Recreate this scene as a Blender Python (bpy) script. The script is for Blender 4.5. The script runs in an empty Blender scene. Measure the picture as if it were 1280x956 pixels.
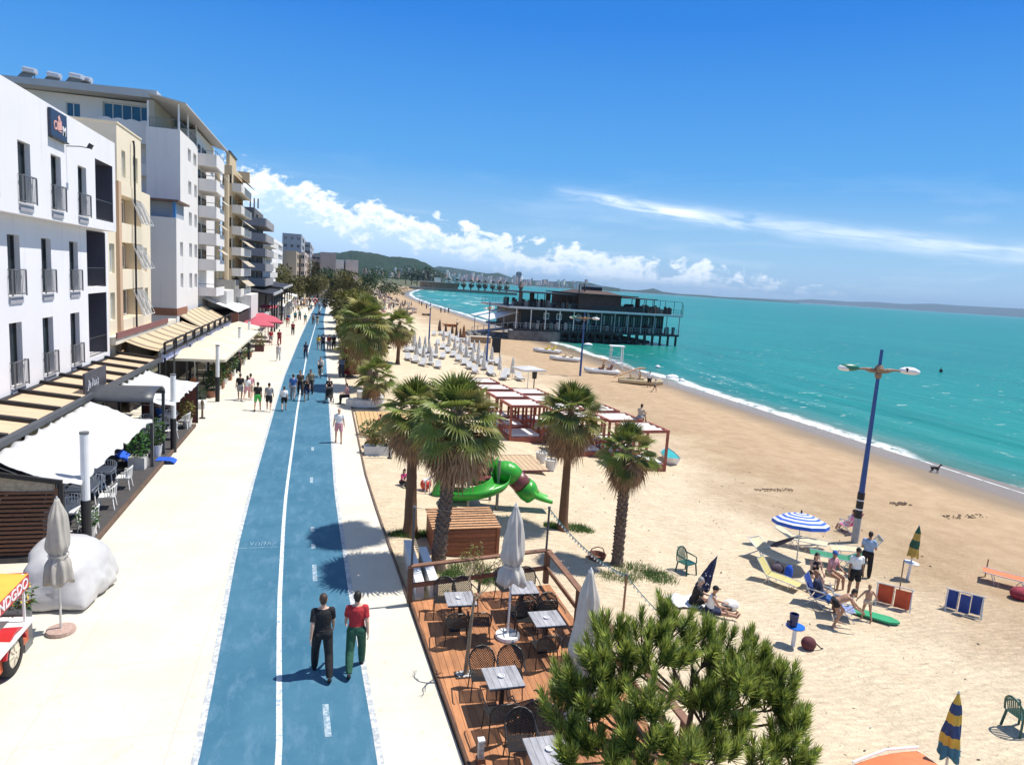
import bpy, bmesh, math, random
from mathutils import Vector, Matrix, Quaternion, noise
random.seed(7)
S=bpy.context.scene; COL=S.collection
R_=math.radians; PI=math.pi; sin=math.sin; cos=math.cos
U=random.uniform
def V(*a): return Vector(a)
# ---------------------------------------------------------------- camera
CAMZ=8.5; FPX=853.; YAW=R_(15.5); PIT=R_(8.25); ROL=R_(3.73)
cF=V(sin(YAW)*cos(PIT),cos(YAW)*cos(PIT),-sin(PIT)); _r=V(cos(YAW),-sin(YAW),0); _u=_r.cross(cF)
cR=cos(ROL)*_r+sin(ROL)*_u; cU=-sin(ROL)*_r+cos(ROL)*_u
CAM=V(0,0,CAMZ)
cd=bpy.data.cameras.new('camera'); cam=bpy.data.objects.new('camera',cd); COL.objects.link(cam)
cd.sensor_width=36; cd.lens=36*FPX/1280; cd.clip_start=.1; cd.clip_end=90000
cam.matrix_world=Matrix(((cR.x,cU.x,-cF.x,0),(cR.y,cU.y,-cF.y,0),(cR.z,cU.z,-cF.z,CAMZ),(0,0,0,1)))
S.camera=cam
def ray(x,y): return cF*FPX+cR*(x-640)-cU*(y-478)
def G(x,y,z=0):
    d=ray(x,y); return CAM+d*((z-CAMZ)/d.z)
def zs(x,y=0):      # beach height
    x=x-(min(max(0,y-280),240)**2*4.2e-4+max(0,y-520)*.17)*min(1,max(0,(x-6)/20))
    if x<2.6: return -.06
    if x<13: return -.06-1.14*((x-2.6)/10.4)
    if x<40: return -1.2-.6*((x-13)/27)**1.0
    return -1.8-.05*(x-40)
def GS(x,y):        # point on the sand
    z=-.5
    for i in range(12):
        p=G(x,y,z); z=.5*z+.5*zs(p.x,p.y)
    p=G(x,y,z); return p
# ---------------------------------------------------------------- mesh builder
class MB:
    def __init__(s): s.v=[];s.f=[];s.m=[];s.k=0;s.T=None
    def add(s,vs,fs):
        n=len(s.v)
        if s.T is not None: vs=[s.T@Vector(q) for q in vs]
        s.v.extend([tuple(q) for q in vs])
        for f in fs: s.f.append(tuple(i+n for i in f)); s.m.append(s.k)
        return s
    def box(s,x0,x1,y0,y1,z0,z1):
        return s.add([(x0,y0,z0),(x1,y0,z0),(x1,y1,z0),(x0,y1,z0),(x0,y0,z1),(x1,y0,z1),(x1,y1,z1),(x0,y1,z1)],
          [(3,2,1,0),(4,5,6,7),(0,1,5,4),(1,2,6,5),(2,3,7,6),(3,0,4,7)])
    def cb(s,c,d,rz=0,rx=0,ry=0):
        M=Matrix.Translation(c)@Matrix.Rotation(rz,4,'Z')@Matrix.Rotation(ry,4,'Y')@Matrix.Rotation(rx,4,'X')
        x,y,z=d[0]/2,d[1]/2,d[2]/2
        return s.add([M@Vector(q) for q in [(-x,-y,-z),(x,-y,-z),(x,y,-z),(-x,y,-z),(-x,-y,z),(x,-y,z),(x,y,z),(-x,y,z)]],
          [(3,2,1,0),(4,5,6,7),(0,1,5,4),(1,2,6,5),(2,3,7,6),(3,0,4,7)])
    def bar(s,p,q,w,h=None,up=(0,0,1)):
        h=h or w; p=Vector(p);q=Vector(q); d=(q-p).normalized(); a=d.cross(Vector(up))
        if a.length<1e-4: a=d.cross(V(1,0,0))
        a.normalize(); b=a.cross(d).normalized(); a*=w/2;b*=h/2
        return s.add([p-a-b,p+a-b,p+a+b,p-a+b,q-a-b,q+a-b,q+a+b,q-a+b],
          [(0,1,2,3),(7,6,5,4),(1,0,4,5),(2,1,5,6),(3,2,6,7),(0,3,7,4)])
    def tube(s,path,r,n=8,cap=True):
        P=[Vector(q) for q in path]; rs=r if isinstance(r,(list,tuple)) else [r]*len(P)
        vs=[];fs=[]; pa=None
        for i,q in enumerate(P):
            d=(P[min(i+1,len(P)-1)]-P[max(i-1,0)])
            d=d.normalized() if d.length>1e-9 else V(0,0,1)
            if pa is None:
                a=d.cross(V(0,0,1)); 
                if a.length<1e-3: a=d.cross(V(1,0,0))
            else: a=pa-d*pa.dot(d)
            if a.length<1e-6: a=d.orthogonal()
            a.normalize(); pa=a; b=d.cross(a)
            for j in range(n):
                t=2*PI*j/n; vs.append(q+(a*cos(t)+b*sin(t))*rs[i])
        for i in range(len(P)-1):
            for j in range(n):
                k=(j+1)%n; fs.append((i*n+j,i*n+k,(i+1)*n+k,(i+1)*n+j))
        if cap: fs.append(tuple(reversed(range(n)))); fs.append(tuple(range((len(P)-1)*n,len(P)*n)))
        return s.add(vs,fs)
    def lathe(s,prof,n=16,c=(0,0,0),cap=True):
        vs=[];fs=[]
        for r,z in prof:
            for j in range(n):
                t=2*PI*j/n; vs.append((c[0]+r*cos(t),c[1]+r*sin(t),c[2]+z))
        for i in range(len(prof)-1):
            for j in range(n):
                k=(j+1)%n; fs.append((i*n+j,i*n+k,(i+1)*n+k,(i+1)*n+j))
        if cap: fs.append(tuple(reversed(range(n)))); fs.append(tuple(range((len(prof)-1)*n,len(prof)*n)))
        return s.add(vs,fs)
    def quad(s,a,b,c,d): return s.add([a,b,c,d],[(0,1,2,3)])
    def prism(s,poly,z0,z1):
        n=len(poly); vs=[(p[0],p[1],z0) for p in poly]+[(p[0],p[1],z1) for p in poly]
        return s.add(vs,[tuple(reversed(range(n))),tuple(range(n,2*n))]+[(i,(i+1)%n,(i+1)%n+n,i+n) for i in range(n)])
    def grid(s,fn,nu,nv,close=False):
        vs=[fn(i/nu,j/nv) for i in range(nu+1) for j in range(nv+1)]
        fs=[(i*(nv+1)+j,(i+1)*(nv+1)+j,(i+1)*(nv+1)+j+1,i*(nv+1)+j+1) for i in range(nu) for j in range(nv)]
        return s.add(vs,fs)
    def sheet(s,fn,nu,nv,t=.01):     # thin closed cloth
        vs=[];fs=[]; N=(nu+1)*(nv+1)
        P=[Vector(fn(i/nu,j/nv)) for i in range(nu+1) for j in range(nv+1)]
        vs=P+[p-V(0,0,t) for p in P]
        for i in range(nu):
            for j in range(nv):
                q=(i*(nv+1)+j,(i+1)*(nv+1)+j,(i+1)*(nv+1)+j+1,i*(nv+1)+j+1); fs.append(q); fs.append(tuple(k+N for k in reversed(q)))
        ring=[i*(nv+1) for i in range(nu+1)]+[nu*(nv+1)+j for j in range(1,nv+1)]+[i*(nv+1)+nv for i in range(nu-1,-1,-1)]+[j for j in range(nv-1,0,-1)]
        for a,b in zip(ring,ring[1:]+ring[:1]): fs.append((b,a,a+N,b+N))
        return s.add(vs,fs)
    def ell(s,c,r,n=12,m=8,M=None):
        vs=[];fs=[]
        for i in range(1,m):
            for j in range(n):
                t=PI*i/m;p=2*PI*j/n; q=V(r[0]*sin(t)*cos(p),r[1]*sin(t)*sin(p),r[2]*cos(t))
                vs.append(q)
        vs.append(V(0,0,r[2]));vs.append(V(0,0,-r[2]))
        for i in range(m-2):
            for j in range(n):
                k=(j+1)%n; fs.append((i*n+j,(i+1)*n+j,(i+1)*n+k,i*n+k))
        a=len(vs)-2
        for j in range(n): k=(j+1)%n; fs.append((a,j,k)); fs.append((a+1,(m-2)*n+k,(m-2)*n+j))
        if M is not None: vs=[M@q for q in vs]
        return s.add([q+Vector(c) for q in vs],fs)
    def build(s,name,mats,parent=None,smooth=False,loc=None,rz=0):
        me=bpy.data.meshes.new(name); me.from_pydata(s.v,[],s.f)
        if not isinstance(mats,(list,tuple)): mats=[mats]
        for m in mats: me.materials.append(m)
        me.polygons.foreach_set('material_index',[min(k,len(mats)-1) for k in s.m])
        if smooth: me.polygons.foreach_set('use_smooth',[True]*len(s.f))
        me.update()
        o=bpy.data.objects.new(name,me); COL.objects.link(o)
        if parent: o.parent=parent
        if loc is not None: o.location=loc
        if rz: o.rotation_euler=(0,0,rz)
        return o
def thing(name,label,cat,loc=(0,0,0),rz=0,group=None,rx=0,ry=0):
    o=bpy.data.objects.new(name,None); COL.objects.link(o); o.location=loc; o.rotation_euler=(rx,ry,rz)
    return tag(o,label,cat,group)
def tag(o,label,cat,group=None,kind=None):
    if label: o['label']=label
    if cat: o['category']=cat
    if group: o['group']=group
    if kind: o['kind']=kind
    return o
def struct(o,kind='structure'): o['kind']=kind; return o
def dup(root,loc,rz=0,label=None,group=None,sc=None):
    def cp(o,par):
        c=o.copy(); COL.objects.link(c)
        if par: c.parent=par
        for ch in o.children: cp(ch,c)
        return c
    r=cp(root,None); r.location=loc; r.rotation_euler=(root.rotation_euler[0],root.rotation_euler[1],rz)
    if label: r['label']=label
    if group: r['group']=group
    if sc: r.scale=(sc,sc,sc) if not isinstance(sc,tuple) else sc
    return r
# ---------------------------------------------------------------- materials
class NT:
    def __init__(s,name):
        s.m=bpy.data.materials.new(name); s.m.use_nodes=True; s.t=s.m.node_tree; s.b=s.t.nodes['Principled BSDF']; s.out=s.t.nodes['Material Output']
    def n(s,typ,**kw):
        nd=s.t.nodes.new(typ)
        for k,v in kw.items():
            if k[0]=='_': 
                i=k[1:]; i=int(i) if i.isdigit() else i
                nd.inputs[i].default_value=v
            else: setattr(nd,k,v)
        return nd
    def l(s,a,b): s.t.links.new(a,b)
    def mix(s,f,a,b,bt='MIX'):
        nd=s.n('ShaderNodeMix',data_type='RGBA',blend_type=bt)
        for i,x in ((0,f),(6,a),(7,b)):
            if isinstance(x,bpy.types.NodeSocket): s.l(x,nd.inputs[i])
            elif i==0: nd.inputs[0].default_value=x
            else: nd.inputs[i].default_value=(*x,1) if len(x)==3 else x
        return nd.outputs[2]
    def math(s,op,a,b=None,c=None):
        nd=s.n('ShaderNodeMath',operation=op)
        for i,x in enumerate((a,b,c)):
            if x is None: continue
            if isinstance(x,bpy.types.NodeSocket): s.l(x,nd.inputs[i])
            else: nd.inputs[i].default_value=x
        return nd.outputs[0]
    def ramp(s,f,stops,interp='LINEAR'):
        nd=s.n('ShaderNodeValToRGB'); cr=nd.color_ramp; cr.interpolation=interp
        while len(cr.elements)<len(stops): cr.elements.new(.5)
        for e,(p,c) in zip(cr.elements,stops):
            e.position=p; e.color=(c,c,c,1) if isinstance(c,(int,float)) else (*c,1)
        s.l(f,nd.inputs[0]); return nd.outputs[0]
    def pos(s,kind='Object',scale=(1,1,1),rot=(0,0,0)):
        if kind=='World': o=s.n('ShaderNodeNewGeometry').outputs['Position']
        else: o=s.n('ShaderNodeTexCoord').outputs[kind]
        mp=s.n('ShaderNodeMapping'); mp.inputs['Scale'].default_value=scale; mp.inputs['Rotation'].default_value=rot; s.l(o,mp.inputs[0]); return mp.outputs[0]
    def noise(s,v,sc=5,det=4,rough=.55,dist=0):
        nd=s.n('ShaderNodeTexNoise'); nd.inputs['Scale'].default_value=sc; nd.inputs['Detail'].default_value=det; nd.inputs['Roughness'].default_value=rough; nd.inputs['Distortion'].default_value=dist
        s.l(v,nd.inputs['Vector']); return nd.outputs[0]
    def bump(s,h,st=.3,dist=.02):
        nd=s.n('ShaderNodeBump'); nd.inputs['Strength'].default_value=st; nd.inputs['Distance'].default_value=dist; s.l(h,nd.inputs['Height']); s.l(nd.outputs[0],s.b.inputs['Normal'])
    def col(s,c): s.l(c,s.b.inputs['Base Color'])
_mc={}
def mat(name,c,rough=.7,var=.12,sc=4,bump=0,metal=0,spec=.5,island=0,kind='Object',stretch=(1,1,1),bsc=None,trans=0):
    if name in _mc: return _mc[name]
    t=NT(name); t.b.inputs['Roughness'].default_value=rough; t.b.inputs['Metallic'].default_value=metal; t.b.inputs['Specular IOR Level'].default_value=spec
    p=t.pos(kind,stretch); nz=t.noise(p,sc,5,.6)
    lo=tuple(x*(1-var) for x in c); hi=tuple(min(1,x*(1+var)) for x in c)
    cc=t.mix(t.ramp(nz,[(.3,0),(.7,1)]),lo,hi)
    if island:
        r=t.n('ShaderNodeNewGeometry').outputs['Random Per Island']
        cc=t.mix(1.0,cc,t.ramp(r,[(0,1-island),(1,1+island)]),'MULTIPLY')
    t.col(cc)
    if bump: t.bump(t.noise(p,bsc or sc*6,4),bump,.02)
    if trans:
        tr=t.n('ShaderNodeBsdfTranslucent'); t.l(cc,tr.inputs[0]); mx=t.n('ShaderNodeMixShader'); mx.inputs[0].default_value=trans
        t.l(t.b.outputs[0],mx.inputs[1]); t.l(tr.outputs[0],mx.inputs[2]); t.l(mx.outputs[0],t.out.inputs[0])
    _mc[name]=t.m; return t.m
def glassy(name,c=(.02,.03,.04),rough=.05):
    return mat(name,c,rough,.25,.8,spec=.8)
WHITE=lambda: mat('white_paint',(.8,.8,.79),.6,.04,2)
def fabric(name,c,rough=.85,trans=.25): return mat(name,c,rough,.06,6,trans=trans)
HAZE=.00006
# ---------------------------------------------------------------- render, sun, sky
S.view_settings.view_transform='Standard'; S.view_settings.look='None'; S.view_settings.exposure=.58; S.view_settings.gamma=1
SUNEL=R_(63); SD=V(cos(SUNEL)*cos(R_(4)),cos(SUNEL)*sin(R_(4)),sin(SUNEL))
sl=bpy.data.lights.new('sun','SUN'); sl.energy=4.2; sl.angle=R_(.5); sl.color=(1,.955,.88)
so=bpy.data.objects.new('sun',sl); COL.objects.link(so); so.rotation_euler=(-SD).to_track_quat('-Z','Y').to_euler(); so.location=(0,0,60)
w=bpy.data.worlds.new('World'); S.world=w; w.use_nodes=True
class WT(NT):
    def __init__(s): s.t=w.node_tree; s.bg=s.t.nodes['Background']
t=WT()
sky=t.n('ShaderNodeTexSky',sky_type='NISHITA'); sky.sun_disc=False; sky.sun_elevation=SUNEL; sky.sun_rotation=math.atan2(SD.x,SD.y); sky.air_density=1.25; sky.dust_density=.4; sky.ozone_density=3.0
hs=t.n('ShaderNodeHueSaturation'); hs.inputs['Saturation'].default_value=1.3; hs.inputs['Hue'].default_value=.497; hs.inputs['Value'].default_value=1.0
t.l(sky.outputs[0],hs.inputs['Color'])
tc=t.n('ShaderNodeTexCoord').outputs['Generated']
sp=t.n('ShaderNodeSeparateXYZ'); t.l(tc,sp.inputs[0])
az=t.math('MULTIPLY',t.math('ARCTAN2',sp.outputs[0],sp.outputs[1]),57.2958)
el=t.math('MULTIPLY',t.math('ARCSINE',sp.outputs[2]),57.2958)
def comb(x,y,z=0.):
    c=t.n('ShaderNodeCombineXYZ')
    for i,q in enumerate((x,y,z)):
        if isinstance(q,bpy.types.NodeSocket): t.l(q,c.inputs[i])
        else: c.inputs[i].default_value=q
    return c.outputs[0]
# cumulus bank along the coast: its top falls from left to right
a01=t.math('DIVIDE',t.math('ADD',az,12.),72.)
env=t.math('MULTIPLY',t.ramp(a01,[(0,.85),(.11,.80),(.15,.70),(.20,.56),(.235,.66),(.27,.50),(.33,.53),(.39,.28),(.44,.46),(.48,.27),(.56,.27),(.64,.22),(.74,.10),(.80,0)],'B_SPLINE'),10.)
cv=comb(az,t.math('MULTIPLY',el,1.5))
n1=t.noise(cv,.42,9,.62,.3); n2=t.noise(cv,1.5,6,.6)
h=t.math('DIVIDE',t.math('SUBTRACT',env,el),2.2)
den=t.math('ADD',t.math('MULTIPLY',t.math('SUBTRACT',n1,.56),3.7),h)
low=t.math('MULTIPLY',el,.9)
cm=t.math('MULTIPLY',t.ramp(den,[(.0,0),(.34,1)]),t.ramp(low,[(.0,.12),(.75,.75),(1.,.95)]))
cm=t.math('MULTIPLY',cm,t.ramp(a01,[(.70,1),(.80,0)]))
core=t.ramp(t.math('ADD',t.math('MULTIPLY',den,.42),t.math('MULTIPLY',t.math('SUBTRACT',n2,.5),.9)),[(.05,1.),(.26,.85),(.52,.15)])
ccol=t.mix(core,(3.9,5.9,8.4),(9.4,9.6,9.8))
# cirrus streak to the right
d=t.math('SUBTRACT',el,t.math('SUBTRACT',9.15,t.math('MULTIPLY',az,.098)))
cn=t.noise(comb(t.math('MULTIPLY',az,.16),t.math('MULTIPLY',t.math('ADD',el,t.math('MULTIPLY',az,.1)),1.1)),1.6,6,.6,.6)
st=t.math('EXPONENT',t.math('MULTIPLY',t.math('POWER',t.math('ABSOLUTE',t.math('DIVIDE',d,.62)),2.),-1.))
st=t.math('MULTIPLY',t.math('MULTIPLY',st,t.ramp(cn,[(.30,.12),(.62,1)])),t.ramp(t.math('DIVIDE',az,80.),[(.21,0),(.30,.55),(.38,1),(.62,1)]))
d2=t.math('SUBTRACT',el,t.math('SUBTRACT',10.4,t.math('MULTIPLY',az,.145)))
s2=t.math('EXPONENT',t.math('MULTIPLY',t.math('POWER',t.math('ABSOLUTE',t.math('DIVIDE',d2,.4)),2.),-1.))
st=t.math('MULTIPLY',st,.55)
s2=t.math('MULTIPLY',t.math('MULTIPLY',s2,t.ramp(cn,[(.35,0),(.65,.7)])),t.ramp(t.math('DIVIDE',az,80.),[(.22,0),(.29,1),(.36,1),(.42,0)]))
wisp=t.math('MULTIPLY',t.ramp(t.noise(comb(t.math('MULTIPLY',az,.05),t.math('MULTIPLY',el,.35)),1.5,6,.6,.5),[(.52,0),(.8,.35)]),t.ramp(t.math('DIVIDE',el,20.),[(.1,1),(.55,0)]))
ci=t.math('MINIMUM',t.math('ADD',t.math('ADD',st,s2),wisp),.9)
tint=t.ramp(t.math('DIVIDE',el,60.),[(0,(.44,.66,.84)),(.05,(.33,.60,.85)),(.15,(.085,.37,.80)),(.33,(.014,.205,.70)),(.46,(.010,.17,.66)),(.72,(.17,.25,.42)),(1,(.24,.30,.42))])  # top stops add an unseen pale veil overhead to neutralise the blue fill
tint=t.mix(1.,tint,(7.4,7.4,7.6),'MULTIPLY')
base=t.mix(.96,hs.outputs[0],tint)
sk=t.mix(ci,base,(8.6,9.2,9.8))
sk=t.mix(cm,sk,ccol)
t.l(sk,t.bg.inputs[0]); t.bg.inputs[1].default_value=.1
# ---------------------------------------------------------------- ground
def lerpl(pts,y):
    if y<=pts[0][0]: return pts[0][1]
    for (a,b),(c,d_) in zip(pts,pts[1:]):
        if y<=c: return b+(d_-b)*(y-a)/(c-a)
    return pts[-1][1]
LN=[(-12,-1.75),(11.5,-2.03),(15,-2.2),(20.9,-2.52),(28.3,-2.72),(46,-3.04),(57,-3.2),(90,-3.2),(147,-2.95),(330,-1.5)]
RN=[(-12,1.75),(11,1.17),(13.6,1.04),(17.8,.85),(27,.55),(53,.3),(90,-.05),(124,-.4),(330,1.2)]
CN=[(-12,-.2),(11.3,-.6),(17,-.97),(23,-1.22),(26.6,-1.33),(34,-1.44),(43,-1.58),(69,-1.8),(124,-1.6),(330,0)]
PV=[(-12,3.6),(10.7,2.55),(17,2.26),(24,1.92),(29,1.74),(42,1.67),(68,1.5),(120,1.6),(330,4)]
# terrain profile, one sheet
ys=[-60,-20]+[i for i in range(-10,120,2)]+[i for i in range(120,300,6)]+[320,350,380,420,460,500,550,620,700,850,1100,1500,2200,3000,3200,4000,5000,9000,16000,34000]
xs=[-34000,-9000,-3000,-900,-300,-100,-40,-15,-7,0,2.2]+[2.6+i*.7 for i in range(0,62)]+[48,54,62,75,95,130,200,400,1200,5000,34000]
def bend(y):
    d_=max(0,y-280); return min(d_,240)**2*4.2e-4+max(d_-240,0)*.17+max(0,y-3000)*1.6
def gz(x,y):
    if x<2.6: z=-.06
    else:
        z=zs(x-bend(y)*min(1,(x-2.6)/20)) if y>280 else zs(x)
        if x-bend(y)>40: z=max(z,-9)
        if 3.2<x<38: z+=.10*noise.noise(V(x*.45,y*.45,3))+.05*noise.noise(V(x*1.1,y*1.1,9))
    return z
mb=MB(); nx=len(xs)
vs=[(x,y,gz(x,y)) for y in ys for x in xs]
mb.add(vs,[(j*nx+i,j*nx+i+1,(j+1)*nx+i+1,(j+1)*nx+i) for j in range(len(ys)-1) for i in range(nx-1)])
t=NT('beach_sand'); P=t.pos('World'); t.b.inputs['Roughness'].default_value=.9; t.b.inputs['Specular IOR Level'].default_value=.15
sx=t.n('ShaderNodeSeparateXYZ'); t.l(P,sx.inputs[0])
q_=t.math('MAXIMUM',t.math('SUBTRACT',sx.outputs[1],280.),0.); bd=t.math('ADD',t.math('MULTIPLY',t.math('POWER',t.math('MINIMUM',q_,240.),2.),4.2e-4),t.math('MULTIPLY',t.math('MAXIMUM',t.math('SUBTRACT',q_,240.),0.),.17))
dx=t.math('SUBTRACT',sx.outputs[0],bd)
big=t.noise(P,.16,4); med=t.noise(P,1.1,5); fine=t.noise(P,7,5,.65)
rip=t.noise(t.pos('World',(1.1,3.6,1),(0,0,R_(-28))),1.9,5,.65,.4)
dry=t.mix(t.ramp(med,[(.3,0),(.7,1)]),(.64,.515,.355),(.74,.615,.44))
rip_shade=t.noise(t.pos('World',(1.6,5.2,1),(0,0,R_(-38))),1.7,4,.6,.3)
dry=t.mix(t.ramp(rip,[(.60,0),(.72,.35)]),dry,(.42,.30,.18))  # ripple and footprint shade painted into the sand colour as dark streaks and specks
dry=t.mix(t.ramp(rip_shade,[(.61,0),(.68,.45)]),dry,(.36,.26,.16))
dry=t.mix(t.ramp(t.noise(P,13,3),[(.70,0),(.76,.55)]),dry,(.25,.18,.11))
damp=t.mix(t.ramp(med,[(.3,0),(.7,1)]),(.38,.265,.16),(.46,.335,.21))
wet=(.25,.19,.13)
e1=t.math('ADD',dx,t.math('MULTIPLY',t.math('SUBTRACT',big,.5),14.))
c=t.mix(t.ramp(t.math('DIVIDE',e1,60.),[(.30,0),(.42,1)]),dry,damp)
c=t.mix(t.ramp(t.math('DIVIDE',t.math('ADD',dx,t.math('MULTIPLY',t.math('SUBTRACT',big,.5),4.)),60.),[(.565,0),(.61,1)]),c,wet)
land=t.ramp(t.math('DIVIDE',t.math('ADD',sx.outputs[0],60.),60.),[(.55,1),(.62,0)])
far=t.ramp(t.math('DIVIDE',sx.outputs[1],1000.),[(.55,0),(.75,1)])
c=t.mix(t.math('MAXIMUM',land,far),c,t.mix(t.ramp(big,[(.4,0),(.6,1)]),(.045,.075,.03),(.16,.14,.09)))
t.col(c)
t.l(t.ramp(t.math('DIVIDE',dx,60.),[(.60,.9),(.635,.22)]),t.b.inputs['Roughness'])
vo=t.n('ShaderNodeTexVoronoi',feature='SMOOTH_F1'); vo.inputs['Scale'].default_value=2.1; vo.inputs['Smoothness'].default_value=.35; vo.inputs['Randomness'].default_value=1; wv=t.n('ShaderNodeVectorMath',operation='ADD'); t.l(P,wv.inputs[0]); t.l(t.n('ShaderNodeTexNoise').outputs[1],wv.inputs[1]); t.l(t.pos('World',(1.,1.7,1),(0,0,R_(-30))),wv.inputs[0]); t.l(wv.outputs[0],vo.inputs['Vector'])
hh=t.math('ADD',t.math('ADD',t.math('MULTIPLY',rip,1.),t.math('MULTIPLY',fine,.3)),t.math('MULTIPLY',vo.outputs['Distance'],.26))
bp=t.n('ShaderNodeBump'); bp.inputs['Distance'].default_value=.30; t.l(hh,bp.inputs['Height'])
t.l(t.ramp(t.math('DIVIDE',dx,60.),[(.35,.75),(.6,.12)]),bp.inputs['Strength']); t.l(bp.outputs[0],t.b.inputs['Normal'])
struct(mb.build('ground',t.m,smooth=True))
# ---------------------------------------------------------------- water
WZ=-1.8
t=NT('sea_water'); P=t.pos('World'); sx=t.n('ShaderNodeSeparateXYZ'); t.l(P,sx.inputs[0])
q_=t.math('MAXIMUM',t.math('SUBTRACT',sx.outputs[1],280.),0.); bd=t.math('ADD',t.math('MULTIPLY',t.math('POWER',t.math('MINIMUM',q_,240.),2.),4.2e-4),t.math('MULTIPLY',t.math('MAXIMUM',t.math('SUBTRACT',q_,240.),0.),.17))
dx=t.math('SUBTRACT',t.math('SUBTRACT',sx.outputs[0],bd),40.)
wob=t.noise(P,.09,4)
d1=t.math('ADD',dx,t.math('MULTIPLY',t.math('SUBTRACT',wob,.5),7.))
dl=t.math('DIVIDE',d1,120.)
sh=t.ramp(dl,[(0,(.30,.26,.20)),(.02,(.10,.19,.15)),(.05,(.025,.20,.17)),(.14,(.018,.245,.195)),(.5,(.008,.205,.165)),(1,(.008,.20,.16))])
lng=t.noise(t.pos('World',(.035,.012,1),(0,0,R_(10))),1,4,.6)
sh=t.mix(t.ramp(lng,[(.35,0),(.66,1)]),sh,(.006,.165,.145))
sw=t.noise(t.pos('World',(.22,.018,1),(0,0,R_(-6))),1.6,5,.6,.5)
sh=t.mix(t.ramp(sw,[(.52,0),(.66,.5)]),sh,(.004,.115,.10))
cap=t.noise(t.pos('World',(.25,.55,1),(0,0,R_(12))),1.5,6,.72,.3)
fo=t.ramp(cap,[(.635,0),(.68,.9)])
# breaking surf
fn=t.noise(P,1.3,6,.7,.6); fb=t.noise(t.pos('World',(.5,.06,1)),1,4)
b1=t.math('MULTIPLY',t.ramp(t.math('DIVIDE',t.math('ABSOLUTE',t.math('SUBTRACT',d1,.6)),2.6),[(.1,1),(.5,0)]),t.ramp(fn,[(.36,0),(.5,1)]))
b2=t.math('MULTIPLY',t.ramp(t.math('DIVIDE',t.math('ABSOLUTE',t.math('SUBTRACT',d1,7.)),8.),[(.05,1),(.5,0)]),t.ramp(t.math('MULTIPLY',fn,fb),[(.33,0),(.40,.8)]))
fy=t.ramp(t.math('DIVIDE',sx.outputs[1],400.),[(.35,0),(.6,1)])
b3=t.math('MULTIPLY',t.math('MULTIPLY',t.ramp(t.math('DIVIDE',d1,80.),[(.0,1),(.75,0)]),t.ramp(t.noise(t.pos('World',(.05,.02,1),(0,0,R_(20))),1.5,6,.65,.6),[(.57,0),(.64,1)])),fy)
foam=t.math('MINIMUM',t.math('ADD',t.math('ADD',t.math('MAXIMUM',b1,b2),b3),t.math('MULTIPLY',fo,.6)),1.)
t.col(t.mix(foam,sh,(.78,.80,.79)))
t.l(t.mix(foam,(.30,)*3,(.8,)*3),t.b.inputs['Roughness']); t.b.inputs['Specular IOR Level'].default_value=.10
hw=t.math('ADD',t.math('MULTIPLY',t.noise(t.pos('World',(.5,.16,1),(0,0,R_(-8))),1.4,5,.6),1.2),t.math('MULTIPLY',t.noise(P,2.4,4),.25))
t.bump(hw,.45,.45)
xw=[12,20,28,34]+[36+i*.5 for i in range(40)]+[57,62,70,80,95,120,160,240,400,900,3000,9000,34000]
yw=[-400,-60,-20]+list(range(0,160,3))+list(range(160,400,10))+[420,460,500,520,600,800,1200,2000,3000,4000,9000,18000,34000]
mb=MB(); nx=len(xw)
def wz(x,y):
    d_=x-40
    return WZ+(.10*sin(d_*.9+.6*noise.noise(V(y*.05,0,0))*6)*max(0,1-d_/40) if 0<d_<40 and y<160 else 0)
mb.add([(x+(bend(y) if x<9000 and y>280 else 0),y,wz(x,y)) for y in yw for x in xw],[(j*nx+i,j*nx+i+1,(j+1)*nx+i+1,(j+1)*nx+i) for j in range(len(yw)-1) for i in range(nx-1)])
struct(mb.build('sea',t.m,smooth=True))
# ---------------------------------------------------------------- promenade
t=NT('pale_concrete'); P=t.pos('World'); t.b.inputs['Roughness'].default_value=.85
a=t.noise(P,.5,6,.65); b=t.noise(P,6,4)
c=t.mix(t.ramp(a,[(.3,0),(.7,1)]),(.56,.515,.42),(.66,.615,.52))
c=t.mix(t.ramp(b,[(.60,0),(.72,.45)]),c,(.46,.38,.26))
c=t.mix(t.ramp(t.noise(P,1.1,6,.75),[(.60,0),(.70,.45)]),c,(.47,.39,.27))
bk=t.n('ShaderNodeTexBrick'); bk.offset=0; bk.inputs['Scale'].default_value=.4; bk.inputs['Mortar Size'].default_value=.004; bk.inputs['Row Height'].default_value=1; bk.inputs['Brick Width'].default_value=1; t.l(P,bk.inputs['Vector'])
c=t.mix(t.math('MULTIPLY',bk.outputs['Fac'],.6),c,(.42,.38,.31)); t.col(c)
CONC=t.m
def strip(name,m,f0,f1,z,ya,yb,step=2.,t_=None):
    mb=MB(); n=int((yb-ya)/step)+1; q=[]
    for i in range(n+1):
        y=ya+(yb-ya)*i/n; q+= [(f0(y),y,z),(f1(y),y,z)]
    mb.add(q,[(2*i,2*i+1,2*i+3,2*i+2) for i in range(n)])
    if t_:
        for e in (0,1):
            base=[(q[2*i+e][0],q[2*i+e][1],z-t_) for i in range(n+1)]
            mb.add([q[2*i+e] for i in range(n+1)]+base,[(i,i+1,n+2+i,n+1+i) if e==0 else (i+1,i,n+1+i,n+2+i) for i in range(n)])
    return struct(mb.build(name,m))
strip('promenade_pavement',CONC,lambda y:-13,lambda y:lerpl(PV,y),0,-12,330,t_=.3)
t=NT('blue_lane_paint'); P=t.pos('World'); t.b.inputs['Roughness'].default_value=.75
a=t.noise(P,.55,6,.65,.4); b=t.noise(t.pos('World',(1,.35,1)),3.2,6,.7); d_=t.noise(P,40,2)
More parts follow.
